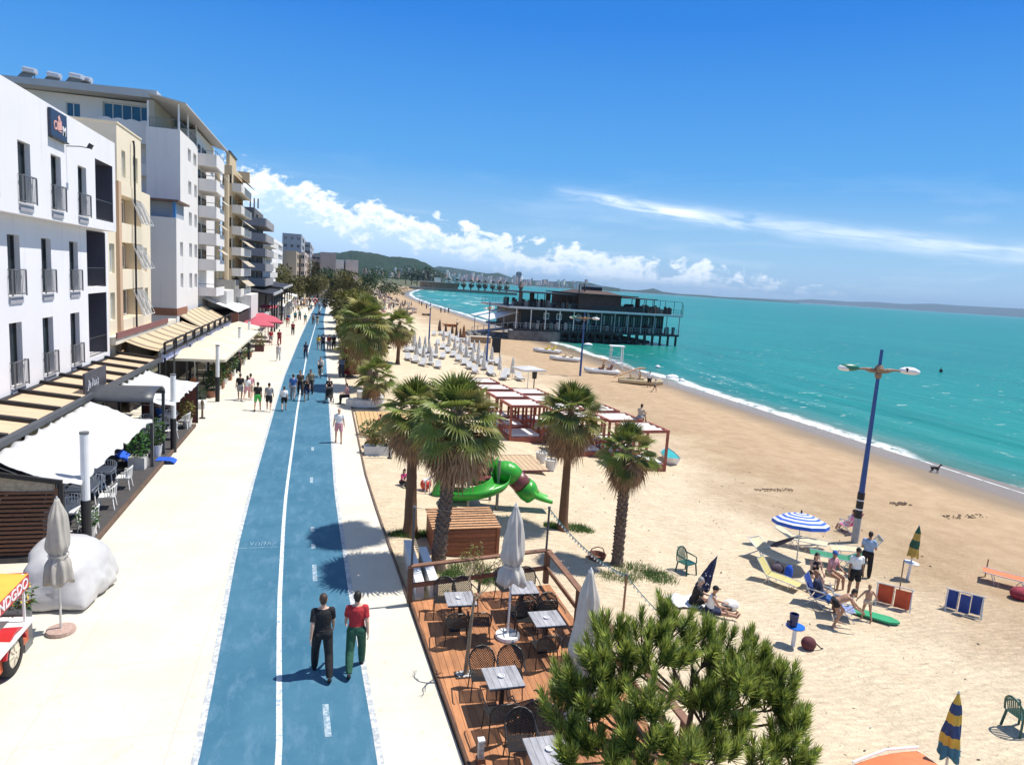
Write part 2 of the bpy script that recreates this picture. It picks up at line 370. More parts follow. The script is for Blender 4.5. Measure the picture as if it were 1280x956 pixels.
c=t.mix(t.ramp(a,[(.28,0),(.62,1)]),(.018,.108,.185),(.044,.152,.232))
c=t.mix(t.ramp(b,[(.50,0),(.70,.65)]),c,(.10,.21,.30))
c=t.mix(t.ramp(t.noise(P,1.7,6,.75),[(.66,0),(.74,.4)]),c,(.20,.27,.31))
c=t.mix(t.ramp(d_,[(.66,0),(.75,.3)]),c,(.2,.26,.3)); t.col(c); t.bump(d_,.15,.01)
strip('cycle_lane',t.m,lambda y:lerpl(LN,y),lambda y:lerpl(RN,y),.004,-12,330)
t=NT('worn_white_line'); P=t.pos('World'); n_=t.noise(P,9,6,.75); t.b.inputs['Roughness'].default_value=.8
t.col(t.mix(t.ramp(n_,[(.50,0),(.62,.8)]),(.62,.66,.68),(.14,.24,.34))); LINE=t.m
t=NT('worn_edge_line'); P=t.pos('World'); n_=t.noise(P,7,6,.75); t.b.inputs['Roughness'].default_value=.8
t.col(t.mix(t.ramp(n_,[(.42,0),(.56,.9)]),(.60,.61,.60),(.30,.33,.36))); ELINE=t.m
strip('lane_centre_line',LINE,lambda y:lerpl(CN,y)-.055,lambda y:lerpl(CN,y)+.055,.008,-12,330)
strip('lane_edge_line',ELINE,lambda y:lerpl(LN,y)-.02,lambda y:lerpl(LN,y)+.10,.008,-12,330)
strip('lane_edge_line',ELINE,lambda y:lerpl(RN,y)-.10,lambda y:lerpl(RN,y)+.02,.008,-12,330)
DK=[(-12,3.7),(10.7,2.6),(17,2.31),(24,1.97),(29,1.79),(42,1.72),(68,1.55),(120,1.65),(330,4.05)]
t_k=mat('weathered_kerb_timber',(.13,.085,.06),.8,.3,6)
strip('timber_kerb',t_k,lambda y:lerpl(PV,y),lambda y:lerpl(DK,y)+.02,.05,16.8,330,t_=.4)
mb=MB()
for y0,y1 in ((11.9,12.9),(18.6,19.7),(20.9,21.3),(22.4,22.8),(27.8,28.6),(33,33.7)):
    x=lambda y:(lerpl(CN,y)+lerpl(RN,y))/2-.02
    mb.quad((x(y0)-.06,y0,.008),(x(y0)+.06,y0,.008),(x(y1)+.06,y1,.008),(x(y1)-.06,y1,.008))
t=NT('worn_dash'); P=t.pos('World'); t.b.inputs['Roughness'].default_value=.8
t.col(t.mix(t.ramp(t.noise(P,11,6,.75),[(.40,0),(.60,.95)]),(.42,.50,.54),(.10,.20,.29)))
struct(mb.build('lane_dash_marking',t.m))
mb=MB()
for y0 in (21.15,58):
    xa,xb=lerpl(LN,y0),lerpl(CN,y0) if y0<40 else lerpl(RN,y0); h_=.035 if y0<40 else .16
    mb.quad((xa+.12,y0,.0076),(xb-.12,y0,.0076),(xb-.12,y0+h_,.0076),(xa+.12,y0+h_,.0076))
# faded lettering seen from its back
def glyph(mb,ch,x,y,w,h,z,s=.03):
    G_={'O':[(0,0,0,1),(0,1,1,1),(1,1,1,0),(1,0,0,0)],'V':[(0,1,.5,0),(.5,0,1,1)],'n':[(0,0,0,.8),(0,.8,1,.8),(1,.8,1,0)],'B':[(0,0,0,1),(0,1,1,1),(1,1,1,0),(1,0,0,0),(0,.5,1,.5)],
        'A':[(0,0,.5,1),(.5,1,1,0)],'/':[(0,0,1,1)],'-':[(0,.5,1,.5)]}
    for a,b_,c_,d__ in G_[ch]:
        p=V(x+a*w,y+b_*h,z); q=V(x+c_*w,y+d__*h,z); n=(q-p).normalized().cross(V(0,0,1))*s; mb.quad(p-n,p+n,q+n,q-n)
for i,ch in enumerate('-VnBA/'): glyph(mb,ch,-2.28+i*.17,21.35,.10,.30,.0084+i*.0002,.012)
t=NT('faint_white_line'); P=t.pos('World'); t.b.inputs['Roughness'].default_value=.8
t.col(t.mix(t.ramp(t.noise(P,14,6,.75),[(.42,0),(.6,.9)]),(.26,.38,.45),(.05,.15,.24)))
struct(mb.build('lane_cross_marking',t.m))
# ---------------------------------------------------------------- hills, far shore
def ridge(name,sil,D,m,w0,w1,seed,sub=5,amp=.03):
    pts=[]
    for (a,b),(c_,d__) in zip(sil,sil[1:]):
        for k in range(sub): pts.append((a+(c_-a)*k/sub,b+(d__-b)*k/sub))
    pts.append(sil[-1]); mb=MB(); rows=14; vs=[]
    for x,y in pts:
        r=ray(x,y); r=r/math.hypot(r.x,r.y); hz=r.z*D+CAMZ; hz=max(hz,2)
        for k in range(rows+1):
            u=k/rows*2-1; dist=D+(w0 if u<0 else w1)*u*(1 if u<0 else 1); p_=CAM+V(r.x,r.y,0)*dist
            s_=(1-abs(u)**1.25); z=hz*s_*(dist/D if u>0 else 1)
            if 0<k<rows: z+=noise.noise(V(p_.x*12/D,p_.y*12/D,seed))*hz*.35*(abs(u))*1.2+noise.noise(V(p_.x*60/D,p_.y*60/D,seed+5))*hz*.10*abs(u)**.5+noise.noise(V(p_.x*220/D,p_.y*220/D,seed))*hz*amp
            vs.append((p_.x,p_.y,z-3 if k in(0,rows) else z))
    n=rows+1
    mb.add(vs,[(i*n+k,(i+1)*n+k,(i+1)*n+k+1,i*n+k+1) for i in range(len(pts)-1) for k in range(rows)])
    return struct(mb.build(name,m))
def hillmat(name,c1,c2,c3,sc):
    t=NT(name); P=t.pos('World'); a=t.noise(P,sc,6,.6); b=t.noise(P,sc*7,5,.7); t.b.inputs['Roughness'].default_value=.95; t.b.inputs['Specular IOR Level'].default_value=.1
    c=t.mix(t.ramp(b,[(.35,0),(.65,1)]),c1,c2); c=t.mix(t.ramp(a,[(.60,0),(.72,.7)]),c,c3); t.col(c); t.bump(b,.6,2/sc*.02); return t.m
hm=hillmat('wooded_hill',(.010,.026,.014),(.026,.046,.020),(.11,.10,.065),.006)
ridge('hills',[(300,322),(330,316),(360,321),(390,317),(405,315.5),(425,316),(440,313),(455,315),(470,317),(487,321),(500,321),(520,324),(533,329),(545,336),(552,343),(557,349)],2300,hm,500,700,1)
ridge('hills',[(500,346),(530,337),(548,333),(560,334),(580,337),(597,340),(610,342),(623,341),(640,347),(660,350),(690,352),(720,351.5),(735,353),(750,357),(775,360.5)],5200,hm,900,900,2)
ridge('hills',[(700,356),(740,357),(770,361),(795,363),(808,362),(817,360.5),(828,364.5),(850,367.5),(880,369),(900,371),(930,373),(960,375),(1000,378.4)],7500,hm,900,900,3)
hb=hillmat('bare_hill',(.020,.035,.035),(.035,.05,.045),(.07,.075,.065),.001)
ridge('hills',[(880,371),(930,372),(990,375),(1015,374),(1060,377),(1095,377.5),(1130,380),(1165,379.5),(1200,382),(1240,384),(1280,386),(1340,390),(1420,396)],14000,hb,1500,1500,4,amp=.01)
# town at the foot of the hills: one far mass
mb=MB()
tw=[mat('town_white',(.62,.58,.54),.8),mat('town_rose',(.50,.33,.27),.8),mat('town_grey',(.36,.36,.36),.8)]
for i in range(260):
    x=U(560,740) if i<150 else U(452,575); y0=353.9+.0653*(x-640); D=U(3600,4300) if i<150 else U(1500,2000)
    y=y0-abs(random.gauss(0,3.2)) if i<150 else y0-abs(random.gauss(2,3))
    r=ray(x,y); r=r/math.hypot(r.x,r.y); p_=CAM+r*D; s_=D/853
    mb.k=random.choice((0,0,1,1,2)); wd=U(1.2,4)*s_; hg=U(2,6)*s_*.8
    mb.cb((p_.x,p_.y,max(p_.z,0)+hg*.2-2),(wd,wd,hg+6),U(0,3))
struct(mb.build('distant_town',tw),'stuff')
r=ray(648,352); r/=math.hypot(r.x,r.y); p_=CAM+r*4000
tg=mat('tower_grey_glass',(.045,.065,.08),.3)
tw_=thing('tower_block','lone slab-like grey tower block on the far shore','tower',(p_.x,p_.y,0),R_(-15))
mb=MB(); mb.box(-17,17,-15,15,-3,72); mb.build('tower_body',tg,tw_)
mb=MB(); mb.box(-10,10,-9,9,72,77); mb.build('roof_plant',mat('town_grey',(.36,.36,.36)),tw_)
# air
mb=MB(); mb.box(-30000,30000,-450,33000,-12,420)
t=NT('sea_haze'); t.t.nodes.remove(t.b); pv=t.n('ShaderNodeVolumePrincipled'); pv.inputs['Color'].default_value=(.55,.78,1,1); pv.inputs['Density'].default_value=HAZE; t.l(pv.outputs[0],t.out.inputs['Volume'])
if HAZE>0: struct(mb.build('haze',t.m),'stuff')
# ---------------------------------------------------------------- people
TSC=bpy.data.scenes.new('tmp'); TMP=TSC.collection
def remesh(name,prims,vox,it=3,disp=None):
    mb=MB()
    for p in prims:
        if p[0]=='c':      # capsule
            _,a,b,ra,rb=p; a=Vector(a);b=Vector(b); mb.tube([a,a.lerp(b,.33),a.lerp(b,.67),b],[ra,ra+(rb-ra)*.33,ra+(rb-ra)*.67,rb],10); mb.ell(a,(ra,)*3,10,8); mb.ell(b,(rb,)*3,10,8)
        elif p[0]=='t':    # flat ended, elliptic: a,b, (rx,ry) at ends
            _,a,b,ra,rb=p; a=Vector(a);b=Vector(b); mb.tube([a,a.lerp(b,.33),a.lerp(b,.67),b],[ra,ra+(rb-ra)*.33,ra+(rb-ra)*.67,rb],12)
        elif p[0]=='e':
            mb.ell(p[1],p[2],14,10,p[3] if len(p)>3 else None)
        elif p[0]=='l':    # lofted ellipses [(centre, rx, ry)]
            rings=p[1]; n=16; vs=[];fs=[]; X=p[2] if len(p)>2 else V(1,0,0)
            for i,(c,rx,ry) in enumerate(rings):
                c=Vector(c); d=(Vector(rings[min(i+1,len(rings)-1)][0])-Vector(rings[max(i-1,0)][0])).normalized()
                xa=(X-d*X.dot(d)).normalized(); ya=d.cross(xa)
                for j in range(n): t_=2*PI*j/n; vs.append(c+xa*cos(t_)*rx+ya*sin(t_)*ry)
            for i in range(len(rings)-1):
                for j in range(n): k=(j+1)%n; fs.append((i*n+j,i*n+k,(i+1)*n+k,(i+1)*n+j))
            fs.append(tuple(reversed(range(n)))); fs.append(tuple(range((len(rings)-1)*n,len(rings)*n)))
            mb.add(vs,fs)
    me=bpy.data.meshes.new('tmp'); me.from_pydata(mb.v,[],mb.f); me.update()
    o=bpy.data.objects.new('tmp',me); TMP.objects.link(o)
    r=o.modifiers.new('r','REMESH'); r.mode='VOXEL'; r.voxel_size=vox; r.use_smooth_shade=True
    s=o.modifiers.new('s','SMOOTH'); s.factor=.5; s.iterations=it
    TSC.view_layers[0].update(); dg=TSC.view_layers[0].depsgraph
    m2=bpy.data.meshes.new_from_object(o.evaluated_get(dg)); m2.name=name
    bpy.data.objects.remove(o); bpy.data.meshes.remove(me)
    return m2
def D3(pitch,out=0,side=1):   # direction from straight down; pitch forward(+Y), out sideways
    return V(side*sin(R_(out)),sin(R_(pitch))*cos(R_(out)),-cos(R_(pitch))*cos(R_(out)))
POSES={ # thigh(L,R), shin, lean, uparm pitch/out, forearm pitch/out, root height
 'walk':dict(th=(22,-14),sh=(8,-38),lean=3,ua=((-20,8),(18,8)),fa=((-8,6),(34,4))),
 'walk2':dict(th=(-16,20),sh=(-40,10),lean=3,ua=((20,9),(-18,8)),fa=((40,2),(-5,6))),
 'stroll':dict(th=(12,-9),sh=(6,-20),lean=2,ua=((-6,11),(6,11)),fa=((4,9),(14,9))),
 'stand':dict(th=(2,-2),sh=(0,-3),lean=1,ua=((-2,10),(2,10)),fa=((8,6),(10,6))),
 'push':dict(th=(18,-12),sh=(4,-30),lean=8,ua=((28,6),(28,6)),fa=((72,0),(72,0))),
 'chat':dict(th=(3,-3),sh=(0,-2),lean=0,ua=((4,12),(10,12)),fa=((70,-20),(85,-15))),
 'sit':dict(th=(82,84),sh=(4,-2),lean=6,ua=((22,10),(26,12)),fa=((70,-8),(74,-8)),seat=.45),
 'sitback':dict(th=(74,76),sh=(20,14),lean=-22,ua=((2,12),(4,12)),fa=((75,-18),(78,-18)),seat=.38),
 'ground':dict(th=(98,112),sh=(62,30),lean=14,ua=((35,8),(40,8)),fa=((80,-6),(84,-6)),seat=.10),
 'groundleg':dict(th=(84,88),sh=(80,84),lean=10,ua=((30,12),(34,12)),fa=((85,-10),(80,-10)),seat=.10),
 'bend':dict(th=(46,18),sh=(-24,-20),lean=62,ua=((40,4),(30,8)),fa=((46,0),(60,0))),
 'child':dict(th=(12,-10),sh=(0,-30),lean=2,ua=((4,38),(2,38)),fa=((8,30),(8,30))),
 'ride':dict(th=(70,48),sh=(-10,-30),lean=28,ua=((58,6),(58,6)),fa=((70,2),(70,2)),seat=.86),
}
_pm={}
def person_meshes(pose,fem,kind,hi):
    key=(pose,fem,kind,hi)
    if key in _pm: return _pm[key]
    P=POSES[pose]; vox=.0085 if hi else .0155; w=.92 if fem else 1.0
    ul,ll=.44,.43
    hipw=.095*(1.06 if fem else 1)
    th=[D3(P['th'][i],4,(-1,1)[i]) for i in (0,1)]; sh=[D3(P['sh'][i],1,(-1,1)[i]) for i in (0,1)]
    if 'seat' in P: hz=P['seat']+.09
    else: hz=max(-(th[i]*ul+sh[i]*ll).z for i in (0,1))+.075
    pel=V(0,0,hz); hips=[pel+V(s*hipw,0,-.02) for s in (-1,1)]
    knee=[hips[i]+th[i]*ul for i in (0,1)]; ank=[knee[i]+sh[i]*ll for i in (0,1)]
    L=R_(P['lean']); up=V(0,sin(L),cos(L)); fw=V(0,cos(L),-sin(L))
    nk=pel+up*.52; shd=[nk-up*.062+V(s*.168*w,0,0) for s in (-1,1)]
    ua=[D3(*P['ua'][i],(-1,1)[i]) for i in (0,1)]; fa=[D3(*P['fa'][i],(-1,1)[i]) for i in (0,1)]
    elb=[shd[i]+ua[i]*.285 for i in (0,1)]; wr=[elb[i]+fa[i]*.25 for i in (0,1)]
    hl=min(P['lean'],38); hu=V(0,sin(R_(hl*.6)),cos(R_(hl*.6))); hf=V(0,cos(R_(hl*.6)),-sin(R_(hl*.6)))
    hd=nk+hu*.175+hf*.018
    HM=Matrix(((1,0,0),(0,hf.y,hu.y),(0,hf.z,hu.z)))
    b=[]
    def torso(g): return ('l',[(pel-up*.07,.135*w+g,.105+g),(pel+up*.02,(.165 if not fem else .172)+g,.115+g),(pel+up*.16,(.142 if not fem else .122)+g,.098+g),(pel+up*.32,.165*w+g,.115+g),(pel+up*.43,.165*w+g,.108+g),(nk-up*.015,.085*w+g*.6,.072+g*.6)])
    b.append(torso(0)); b.append(('e',pel+up*.40,(.165*w,.098,.09)))
    b.append(('c',nk-up*.05,hd-hu*.05,.058*w,.052*w))
    b.append(('e',hd,(.074,.094,.112),HM)); b.append(('e',hd+HM@V(0,.028,-.062),(.050,.055,.052),HM))
    b.append(('c',hd+HM@V(0,.088,.008),hd+HM@V(0,.108,-.026),.009,.014))
    for s in (-1,1): b.append(('e',hd+HM@V(s*.076,-.005,-.012),(.012,.022,.032),HM)); b.append(('e',hd+HM@V(s*.03,.074,.03),(.022,.016,.010),HM))
    if fem: 
        for s in (-1,1): b.append(('e',pel+up*.35+fw*.09+V(s*.075,0,0),(.062,.05,.06)))
    for i in (0,1):
        s=(-1,1)[i]
        b+= [('c',hips[i],knee[i],.088,.056),('c',knee[i],ank[i],.056,.037),('e',knee[i].lerp(ank[i],.3)-V(0,.022,0)*(1 if pose!='bend' else 0),(.05,.05,.085)),('e',hips[i]-fw*.035,(.10,.095,.10))]
        b+= [('c',shd[i],elb[i],.055*w,.042*w),('c',elb[i],wr[i],.042*w,.028*w),('e',shd[i],(.060*w,)*3),('c',nk-up*.02,shd[i],.055,.052*w)]
        f_=V(0,1,0); toe=V(0,1,-.12) if abs(P['sh'][i])<25 else V(0,.75,-.66)
        if pose in('groundleg',): toe=V(0,.3,.95)
        toe.normalize(); hl_=ank[i]+V(0,-.03,-.035)
        b+= [('c',hl_,ank[i]+toe*.13+V(0,0,-.042),.036,.032),('e',ank[i]+toe*.16+V(s*.008,0,-.048),(.042,.05,.022))]
        # hand: palm, four bent fingers, thumb from the side of the palm
        d=fa[i]; sd=V(0,1,0); sd=(sd-d*sd.dot(d)); sd=sd.normalized() if sd.length>.1 else V(0,0,1); pn=d.cross(sd)*(-s if True else 1)
        b.append(('l',[(wr[i],.027,.020),(wr[i]+d*.04,.038,.017),(wr[i]+d*.085,.040,.014)],sd))
        for k,(o,ln) in enumerate(((.031,.066),(.0105,.076),(-.0105,.071),(-.031,.055))):
            q=wr[i]+d*.082+sd*o; k1=q+(d+pn*.25).normalized()*ln*.5; k2=k1+(d+pn*.9).normalized()*ln*.5
            b+= [('c',q,k1,.0092,.0085),('c',k1,k2,.0085,.007)]
        q=wr[i]+d*.03+sd*.032; k1=q+(d*.7+sd*.75+pn*.2).normalized()*.034; b+= [('c',q,k1,.011,.010),('c',k1,k1+(d+sd*.15+pn*.3).normalized()*.03,.010,.008)]
    body=remesh('body',b,vox,3 if hi else 2)
    # face colours: eyes and lips
    n=len(body.polygons); mi=[0]*n; inv=HM.transposed()
    for p in body.polygons:
        q=inv@(p.center-hd)
        if q.y>.05 and ((abs(abs(q.x)-.030)<.013 and abs(q.z-.014)<.008)): mi[p.index]=1
        elif q.y>.05 and abs(q.x)<.024 and abs(q.z+.062)<.0095: mi[p.index]=2
    g=.017
    sleeve=.72
    out={'body':(body,mi)}
    sh_=[torso(g)]+[('t',shd[i],shd[i].lerp(elb[i],sleeve),.072*w,.066*w) for i in (0,1)]+[('e',shd[i]-up*.004,(.073*w,)*3) for i in (0,1)]+[('c',nk-up*.045,shd[i],.058,.066*w) for i in (0,1)]+[('e',pel+up*.40,(.185*w,.115,.10))]
    vx2=vox*1.25
    out['shirt']=remesh('shirt',sh_,vx2,3)
    out['vest']=remesh('vest',[torso(g)],vx2,3)
    hipl=('l',[(pel-up*.10,.14+g,.11+g),(pel+up*.0,.174+g,.124+g),(pel+up*.09,.152+g,.115+g)])
    out['trousers']=remesh('trousers',[hipl]+[x for i in (0,1) for x in (('t',hips[i],knee[i],.110,.086),('e',knee[i],(.088,)*3),('t',knee[i],knee[i].lerp(ank[i],.5),.088,.082),('t',knee[i].lerp(ank[i],.48),ank[i],.083,.064),('e',hips[i]-fw*.03,(.112,)*3))],vx2,3)
    out['shorts']=remesh('shorts',[hipl]+[x for i in (0,1) for x in (('t',hips[i],hips[i].lerp(knee[i],.78),.110,.094),('e',hips[i]-fw*.03,(.112,)*3))],vx2,3)
    out['swim']=remesh('swim',[('l',[(pel-up*.10,.14+g,.11+g),(pel+up*.0,.168+g,.118+g),(pel+up*.05,.158+g,.114+g)])]+[x for i in (0,1) for x in (('t',hips[i],hips[i].lerp(knee[i],.30),.108,.102),('e',hips[i]-fw*.03,(.110,)*3))],vx2,3)
    if 'seat' not in P: out['skirt']=remesh('skirt',[('l',[(pel+V(0,.02,-.62),.27,.26),(pel-up*.20,.22,.18),(pel+up*.0,.178+g,.128+g),(pel+up*.12,.15+g,.112+g)])],vx2*1.2,3)
    else: out['skirt']=out['shorts']
    out['shoes']=remesh('shoes',[x for i in (0,1) for x in [( 'c',ank[i]+V(0,-.035,-.032),ank[i]+(V(0,1,-.12) if abs(P['sh'][i])<25 else V(0,.75,-.66)).normalized()*.17+V(0,0,-.045),.046,.044)]],vx2,2)
    out['hair']=remesh('hair',[('e',hd+HM@V(0,-.014,.026),(.083,.096,.102),HM),('e',hd+HM@V(0,-.045,-.03),(.070,.060,.07),HM)],vx2,2)
    out['longhair']=remesh('longhair',[('e',hd+HM@V(0,-.014,.026),(.085,.098,.104),HM),('c',hd+HM@V(0,-.06,0),hd+HM@V(0,-.085,-.20),.075,.055)],vx2,2)
    out['cap']=remesh('cap',[('e',hd+HM@V(0,-.005,.036),(.086,.102,.092),HM),('l',[(hd+HM@V(0,.08,.045),.055,.010),(hd+HM@V(0,.165,.030),.045,.008)],V(1,0,0))],vx2,1)
    _pm[key]=out; return out
SK={'fair':(.55,.34,.24),'tan':(.40,.22,.14),'brown':(.26,.135,.08)}
CLO=dict(black=(.010,.010,.012),navy=(.015,.022,.06),red=(.42,.025,.03),dred=(.22,.02,.025),white=(.78,.78,.76),grey=(.25,.25,.26),lgrey=(.5,.5,.5),green=(.03,.16,.09),bgreen=(.06,.42,.08),dgreen=(.02,.09,.05),blue=(.03,.11,.34),lblue=(.30,.42,.58),pink=(.60,.30,.32),magenta=(.45,.03,.16),
  yellow=(.62,.42,.05),brown=(.10,.06,.04),beige=(.50,.40,.28),khaki=(.25,.21,.13),denim=(.06,.10,.20),orange=(.62,.18,.04),teal=(.03,.22,.24),tan=(.48,.29,.19))
HAIR=dict(dark=(.012,.009,.007),brown=(.05,.028,.016),grey=(.3,.29,.28),blond=(.32,.20,.09))
def cm_(c): return mat('cloth_'+c,CLO[c],.85,.18,9,bump=.9,bsc=11)
def setmesh(o,me,mats):
    if len(me.materials)<len(mats):
        while len(me.materials)<len(mats): me.materials.append(mats[len(me.materials)])
    for i,m in enumerate(mats): o.material_slots[i].link='OBJECT'; o.material_slots[i].material=m
def person(p,face,label,pose='walk',top='white',bot='navy',skin='fair',hair='dark',fem=False,h=1.75,hi=False,shoes='black',topk='shirt',botk='trousers',hairk=None,group=None,loc=None):
    ms=person_meshes(pose,fem,'a',hi); sc=h/1.75
    body,mi=ms['body']
    sm=mat('skin_'+skin,SK[skin],.55,.06,20); em=mat('eye_dark',(.02,.015,.012),.3,.05); lm=mat('lips',(.32,.13,.11),.5,.05)
    if len(body.materials)==0:
        for m in (sm,em,lm): body.materials.append(m)
        body.polygons.foreach_set('material_index',mi); body.update()
    o=bpy.data.objects.new('person',body); COL.objects.link(o); setmesh(o,body,[sm,em,lm])
    o.location=loc if loc is not None else p; o.rotation_euler=(0,0,-R_(face)); o.scale=(sc,)*3
    tag(o,label,'person',group)
    def part(nm,key,m):
        me=ms[key]
        if not me.materials: me.materials.append(m)
        c=bpy.data.objects.new(nm,me); COL.objects.link(c); c.parent=o; setmesh(c,me,[m]); return c
    if top: part({'shirt':'shirt','vest':'vest'}[topk],topk,cm_(top))
    if bot: part({'trousers':'trousers','shorts':'shorts','swim':'swim_shorts','skirt':'skirt'}[botk],botk,cm_(bot))
    if shoes: part('shoes','shoes',cm_(shoes))
    if hair:
        if hair in HAIR: part('hair',hairk or ('longhair' if fem else 'hair'),mat('hair_'+hair,HAIR[hair],.6,.25,30))
        else: part('cap','cap',cm_(hair))
    return o
# ---------------------------------------------------------------- plants
def UP(P,x,y,add=0):   # the point above/near P seen at the given place: same distance from the camera
    r=ray(x,y); r=r/math.hypot(r.x,r.y); return CAM+r*(math.hypot(P.x,P.y)+add)
LEAFG=mat('palm_leaf_green',(.17,.21,.045),.5,.25,3,island=.45,trans=.25,spec=.4)
LEAFY=mat('palm_leaf_olive',(.26,.24,.075),.55,.25,3,island=.4,trans=.25,spec=.4)
DEAD=mat('palm_leaf_dead',(.36,.225,.125),.85,.3,5,island=.45,trans=.1)
PET=mat('palm_stalk',(.20,.20,.07),.6,.25,5)
BARK=mat('palm_bark_brown',(.155,.085,.045),.9,.3,3,bump=.6,stretch=(3,3,14))
BOSS=mat('palm_bark_grey',(.16,.115,.085),.9,.35,7,bump=.5)
def fan(mb,base,dr,Lp,R,droop,roll,n=22,kleaf=0,kp=2,span=112):
    # one fan leaf: stalk, fused inner fan, free tips
    dr=dr.normalized(); side=dr.cross(V(0,0,1)); side=side.normalized() if side.length>.05 else V(1,0,0)
    nrm=side.cross(dr).normalized()
    q=Quaternion(dr,roll); side=q@side; nrm=q@nrm
    pts=[]
    for i in range(5):
        u=i/4; pts.append(base+dr*Lp*u-V(0,0,1)*droop*.35*(u*Lp)**2)
    mb.k=kp; mb.tube(pts,[.022,.018,.014,.012,.010],5,False)
    d2=(pts[-1]-pts[-2]).normalized(); d2=(d2-V(0,0,1)*droop*.30).normalized(); side=(side-d2*side.dot(d2)).normalized(); nrm=side.cross(d2).normalized()
    if nrm.z<0 and dr.z>-.3: nrm=-nrm
    c=pts[-1]; mb.k=kleaf
    vs=[c]; fs=[]; r1=R*.50
    def pt(a,r,lift,dz):
        p=c+(d2*cos(a)+side*sin(a))*r+nrm*lift; return p-V(0,0,1)*dz
    ang=[R_(-span+2*span*j/n) for j in range(n+1)]
    for j in range(n+1): vs.append(pt(ang[j],r1*(.9+.1*cos(ang[j])),R*.06-.012,droop*.05*R))
    for j in range(n):
        m=(ang[j]+ang[j+1])/2; vs.append(pt(m,r1*1.06*(.9+.1*cos(m)),R*.06+.020,droop*.05*R))
    k=len(vs)
    for j in range(n): fs+=[(0,1+j,n+2+j),(0,n+2+j,2+j)]
    for j in range(n):
        m=(ang[j]+ang[j+1])/2; LR=R*(.80+.20*cos(m))*U(.9,1.08); ww=U(-.04,.04)
        a_=pt(m+ww*.5-.030,LR*.78,R*.05,droop*R*.16*U(.6,1.4)); b_=pt(m+ww*.5+.030,LR*.78,R*.05,droop*R*.16*U(.6,1.4)); tp=pt(m+ww,LR,R*.02,droop*R*U(.25,.55))
        vs+= [a_,b_,tp]; fs+=[(1+j,k,k+1,n+2+j),(n+2+j,k,k+1,2+j) if False else (n+2+j,k+1,2+j),(k,k+2,k+1)]; k+=3
    mb.add(vs,fs)
def crown(R=1.0,n=46,seed=1,olive=.35,lo=-42,nb=22,dead=40,dR=.85,skirt=1.):
    random.seed(seed); mb=MB(); ga=2.399963
    for i in range(n):
        u=i/(n-1); e=R_(86-(86-lo)*u**.85+U(-6,6)); a=i*ga+U(-.2,.2)
        Lp=R*(.52+.32*u)*U(.85,1.15); d=V(cos(a)*cos(e),sin(a)*cos(e),sin(e))
        fan(mb,V(0,0,-.05-.22*u)*R,d,Lp,R*U(.62,.76),.16+.42*u,U(-.5,.5),nb,1 if random.random()<olive*(.4+u) else 0)
    dm=MB()
    for i in range(dead):
        u=i/dead; a=i*ga*1.03; e=R_(-34-46*u+U(-7,7)); d=V(cos(a)*cos(e),sin(a)*cos(e),sin(e))
        fan(dm,V(cos(a)*.08,sin(a)*.08,-.22-.40*u*skirt)*R,d,R*U(.30,.5),R*dR*U(.75,1.05),.9,U(-1.2,1.2),max(10,nb-8),0,1,70)
    random.seed(seed+99); return mb,dm
def trunk(path,r0,r1,boss,seed=0):
    random.seed(seed+5); P=[Vector(p) for p in path]; mb=MB(); n=len(P)
    def at(u):
        f=u*(n-1); i=min(int(f),n-2); return P[i].lerp(P[i+1],f-i)
    m=26; pts=[at(i/m) for i in range(m+1)]
    rs=[(r0+(r1-r0)*min(1,(i/m)*1.3))*(1+.5*max(0,1-i/m*7)**2)*(1+U(-.03,.03)) for i in range(m+1)]
    mb.tube(pts,rs,14)
    if boss:
        L=(P[-1]-P[0]).length; k=int(L/.085)
        for i in range(k*5):
            u=i/(k*5); a=i*2.399963; c=at(u); r=r0+(r1-r0)*min(1,u*1.3); o=V(cos(a),sin(a),0)
            t_=V(-sin(a),cos(a),0); b=c+o*(r-.01); h=U(.09,.14); w_=U(.05,.075); q=b+o*U(.035,.07)+V(0,0,h)
            mb.add([b-t_*w_,b+t_*w_,b+V(0,0,h)+t_*w_*.7,b+V(0,0,h)-t_*w_*.7,q-t_*w_*.5,q+t_*w_*.5],[(0,1,5,4),(4,5,2,3),(0,4,3),(1,2,5)])
    return mb
def palm(base,top,R,label,boss,seed,r0=.17,r1=.14,group='palms along the beach',n=46,dead=40,bow=0,olive=.35,lo=-42,nb=22,skirt=1.):
    base=Vector(base); top=Vector(top); o=thing('palm_tree',label,'palm',base,0,group)
    rel=top-base; mid=rel*.5+V(bow,0,0)
    tr=trunk([(0,0,-.1),rel*.25+V(bow*.7,0,0),mid,rel*.78+V(bow*.6,0,0),rel],r0,r1,boss,seed)
    tr.build('trunk',BOSS if boss else BARK,o,smooth=not boss)
    g,d=crown(R,n,seed,olive,lo,nb,dead,skirt=skirt)
    c=g.build('crown',[LEAFG,LEAFY,PET],o); c.location=rel
    if dead: s=d.build('dead_leaf_skirt',[DEAD,PET],o); s.location=rel
    return o
def pbase(x,y): p=GS(x,y); p.z-=.03; return p
b=pbase(513,668); palm(b,UP(b,518,508),1.02,'smooth brown palm with a skirt of dead leaves behind the wooden hut','',11,.24,.13,n=36,dead=44,bow=-.02,lo=-18)
b=pbase(546,712); palm(b,UP(b,572,514),1.16,'largest palm, rough scaly trunk rising beside the slatted hut','boss',12,.20,.17,n=44,dead=84,lo=-22)
b=pbase(703,662); palm(b,UP(b,714,510),1.04,'tall smooth-trunked palm with heavy dead skirt in front of the red cabanas','',13,.20,.12,n=38,dead=80,lo=-22)
b=pbase(771,706); palm(b,UP(b,785,558),.86,'short scaly palm with a ring of grass at its base','boss',14,.175,.16,n=30,dead=40,lo=-20)
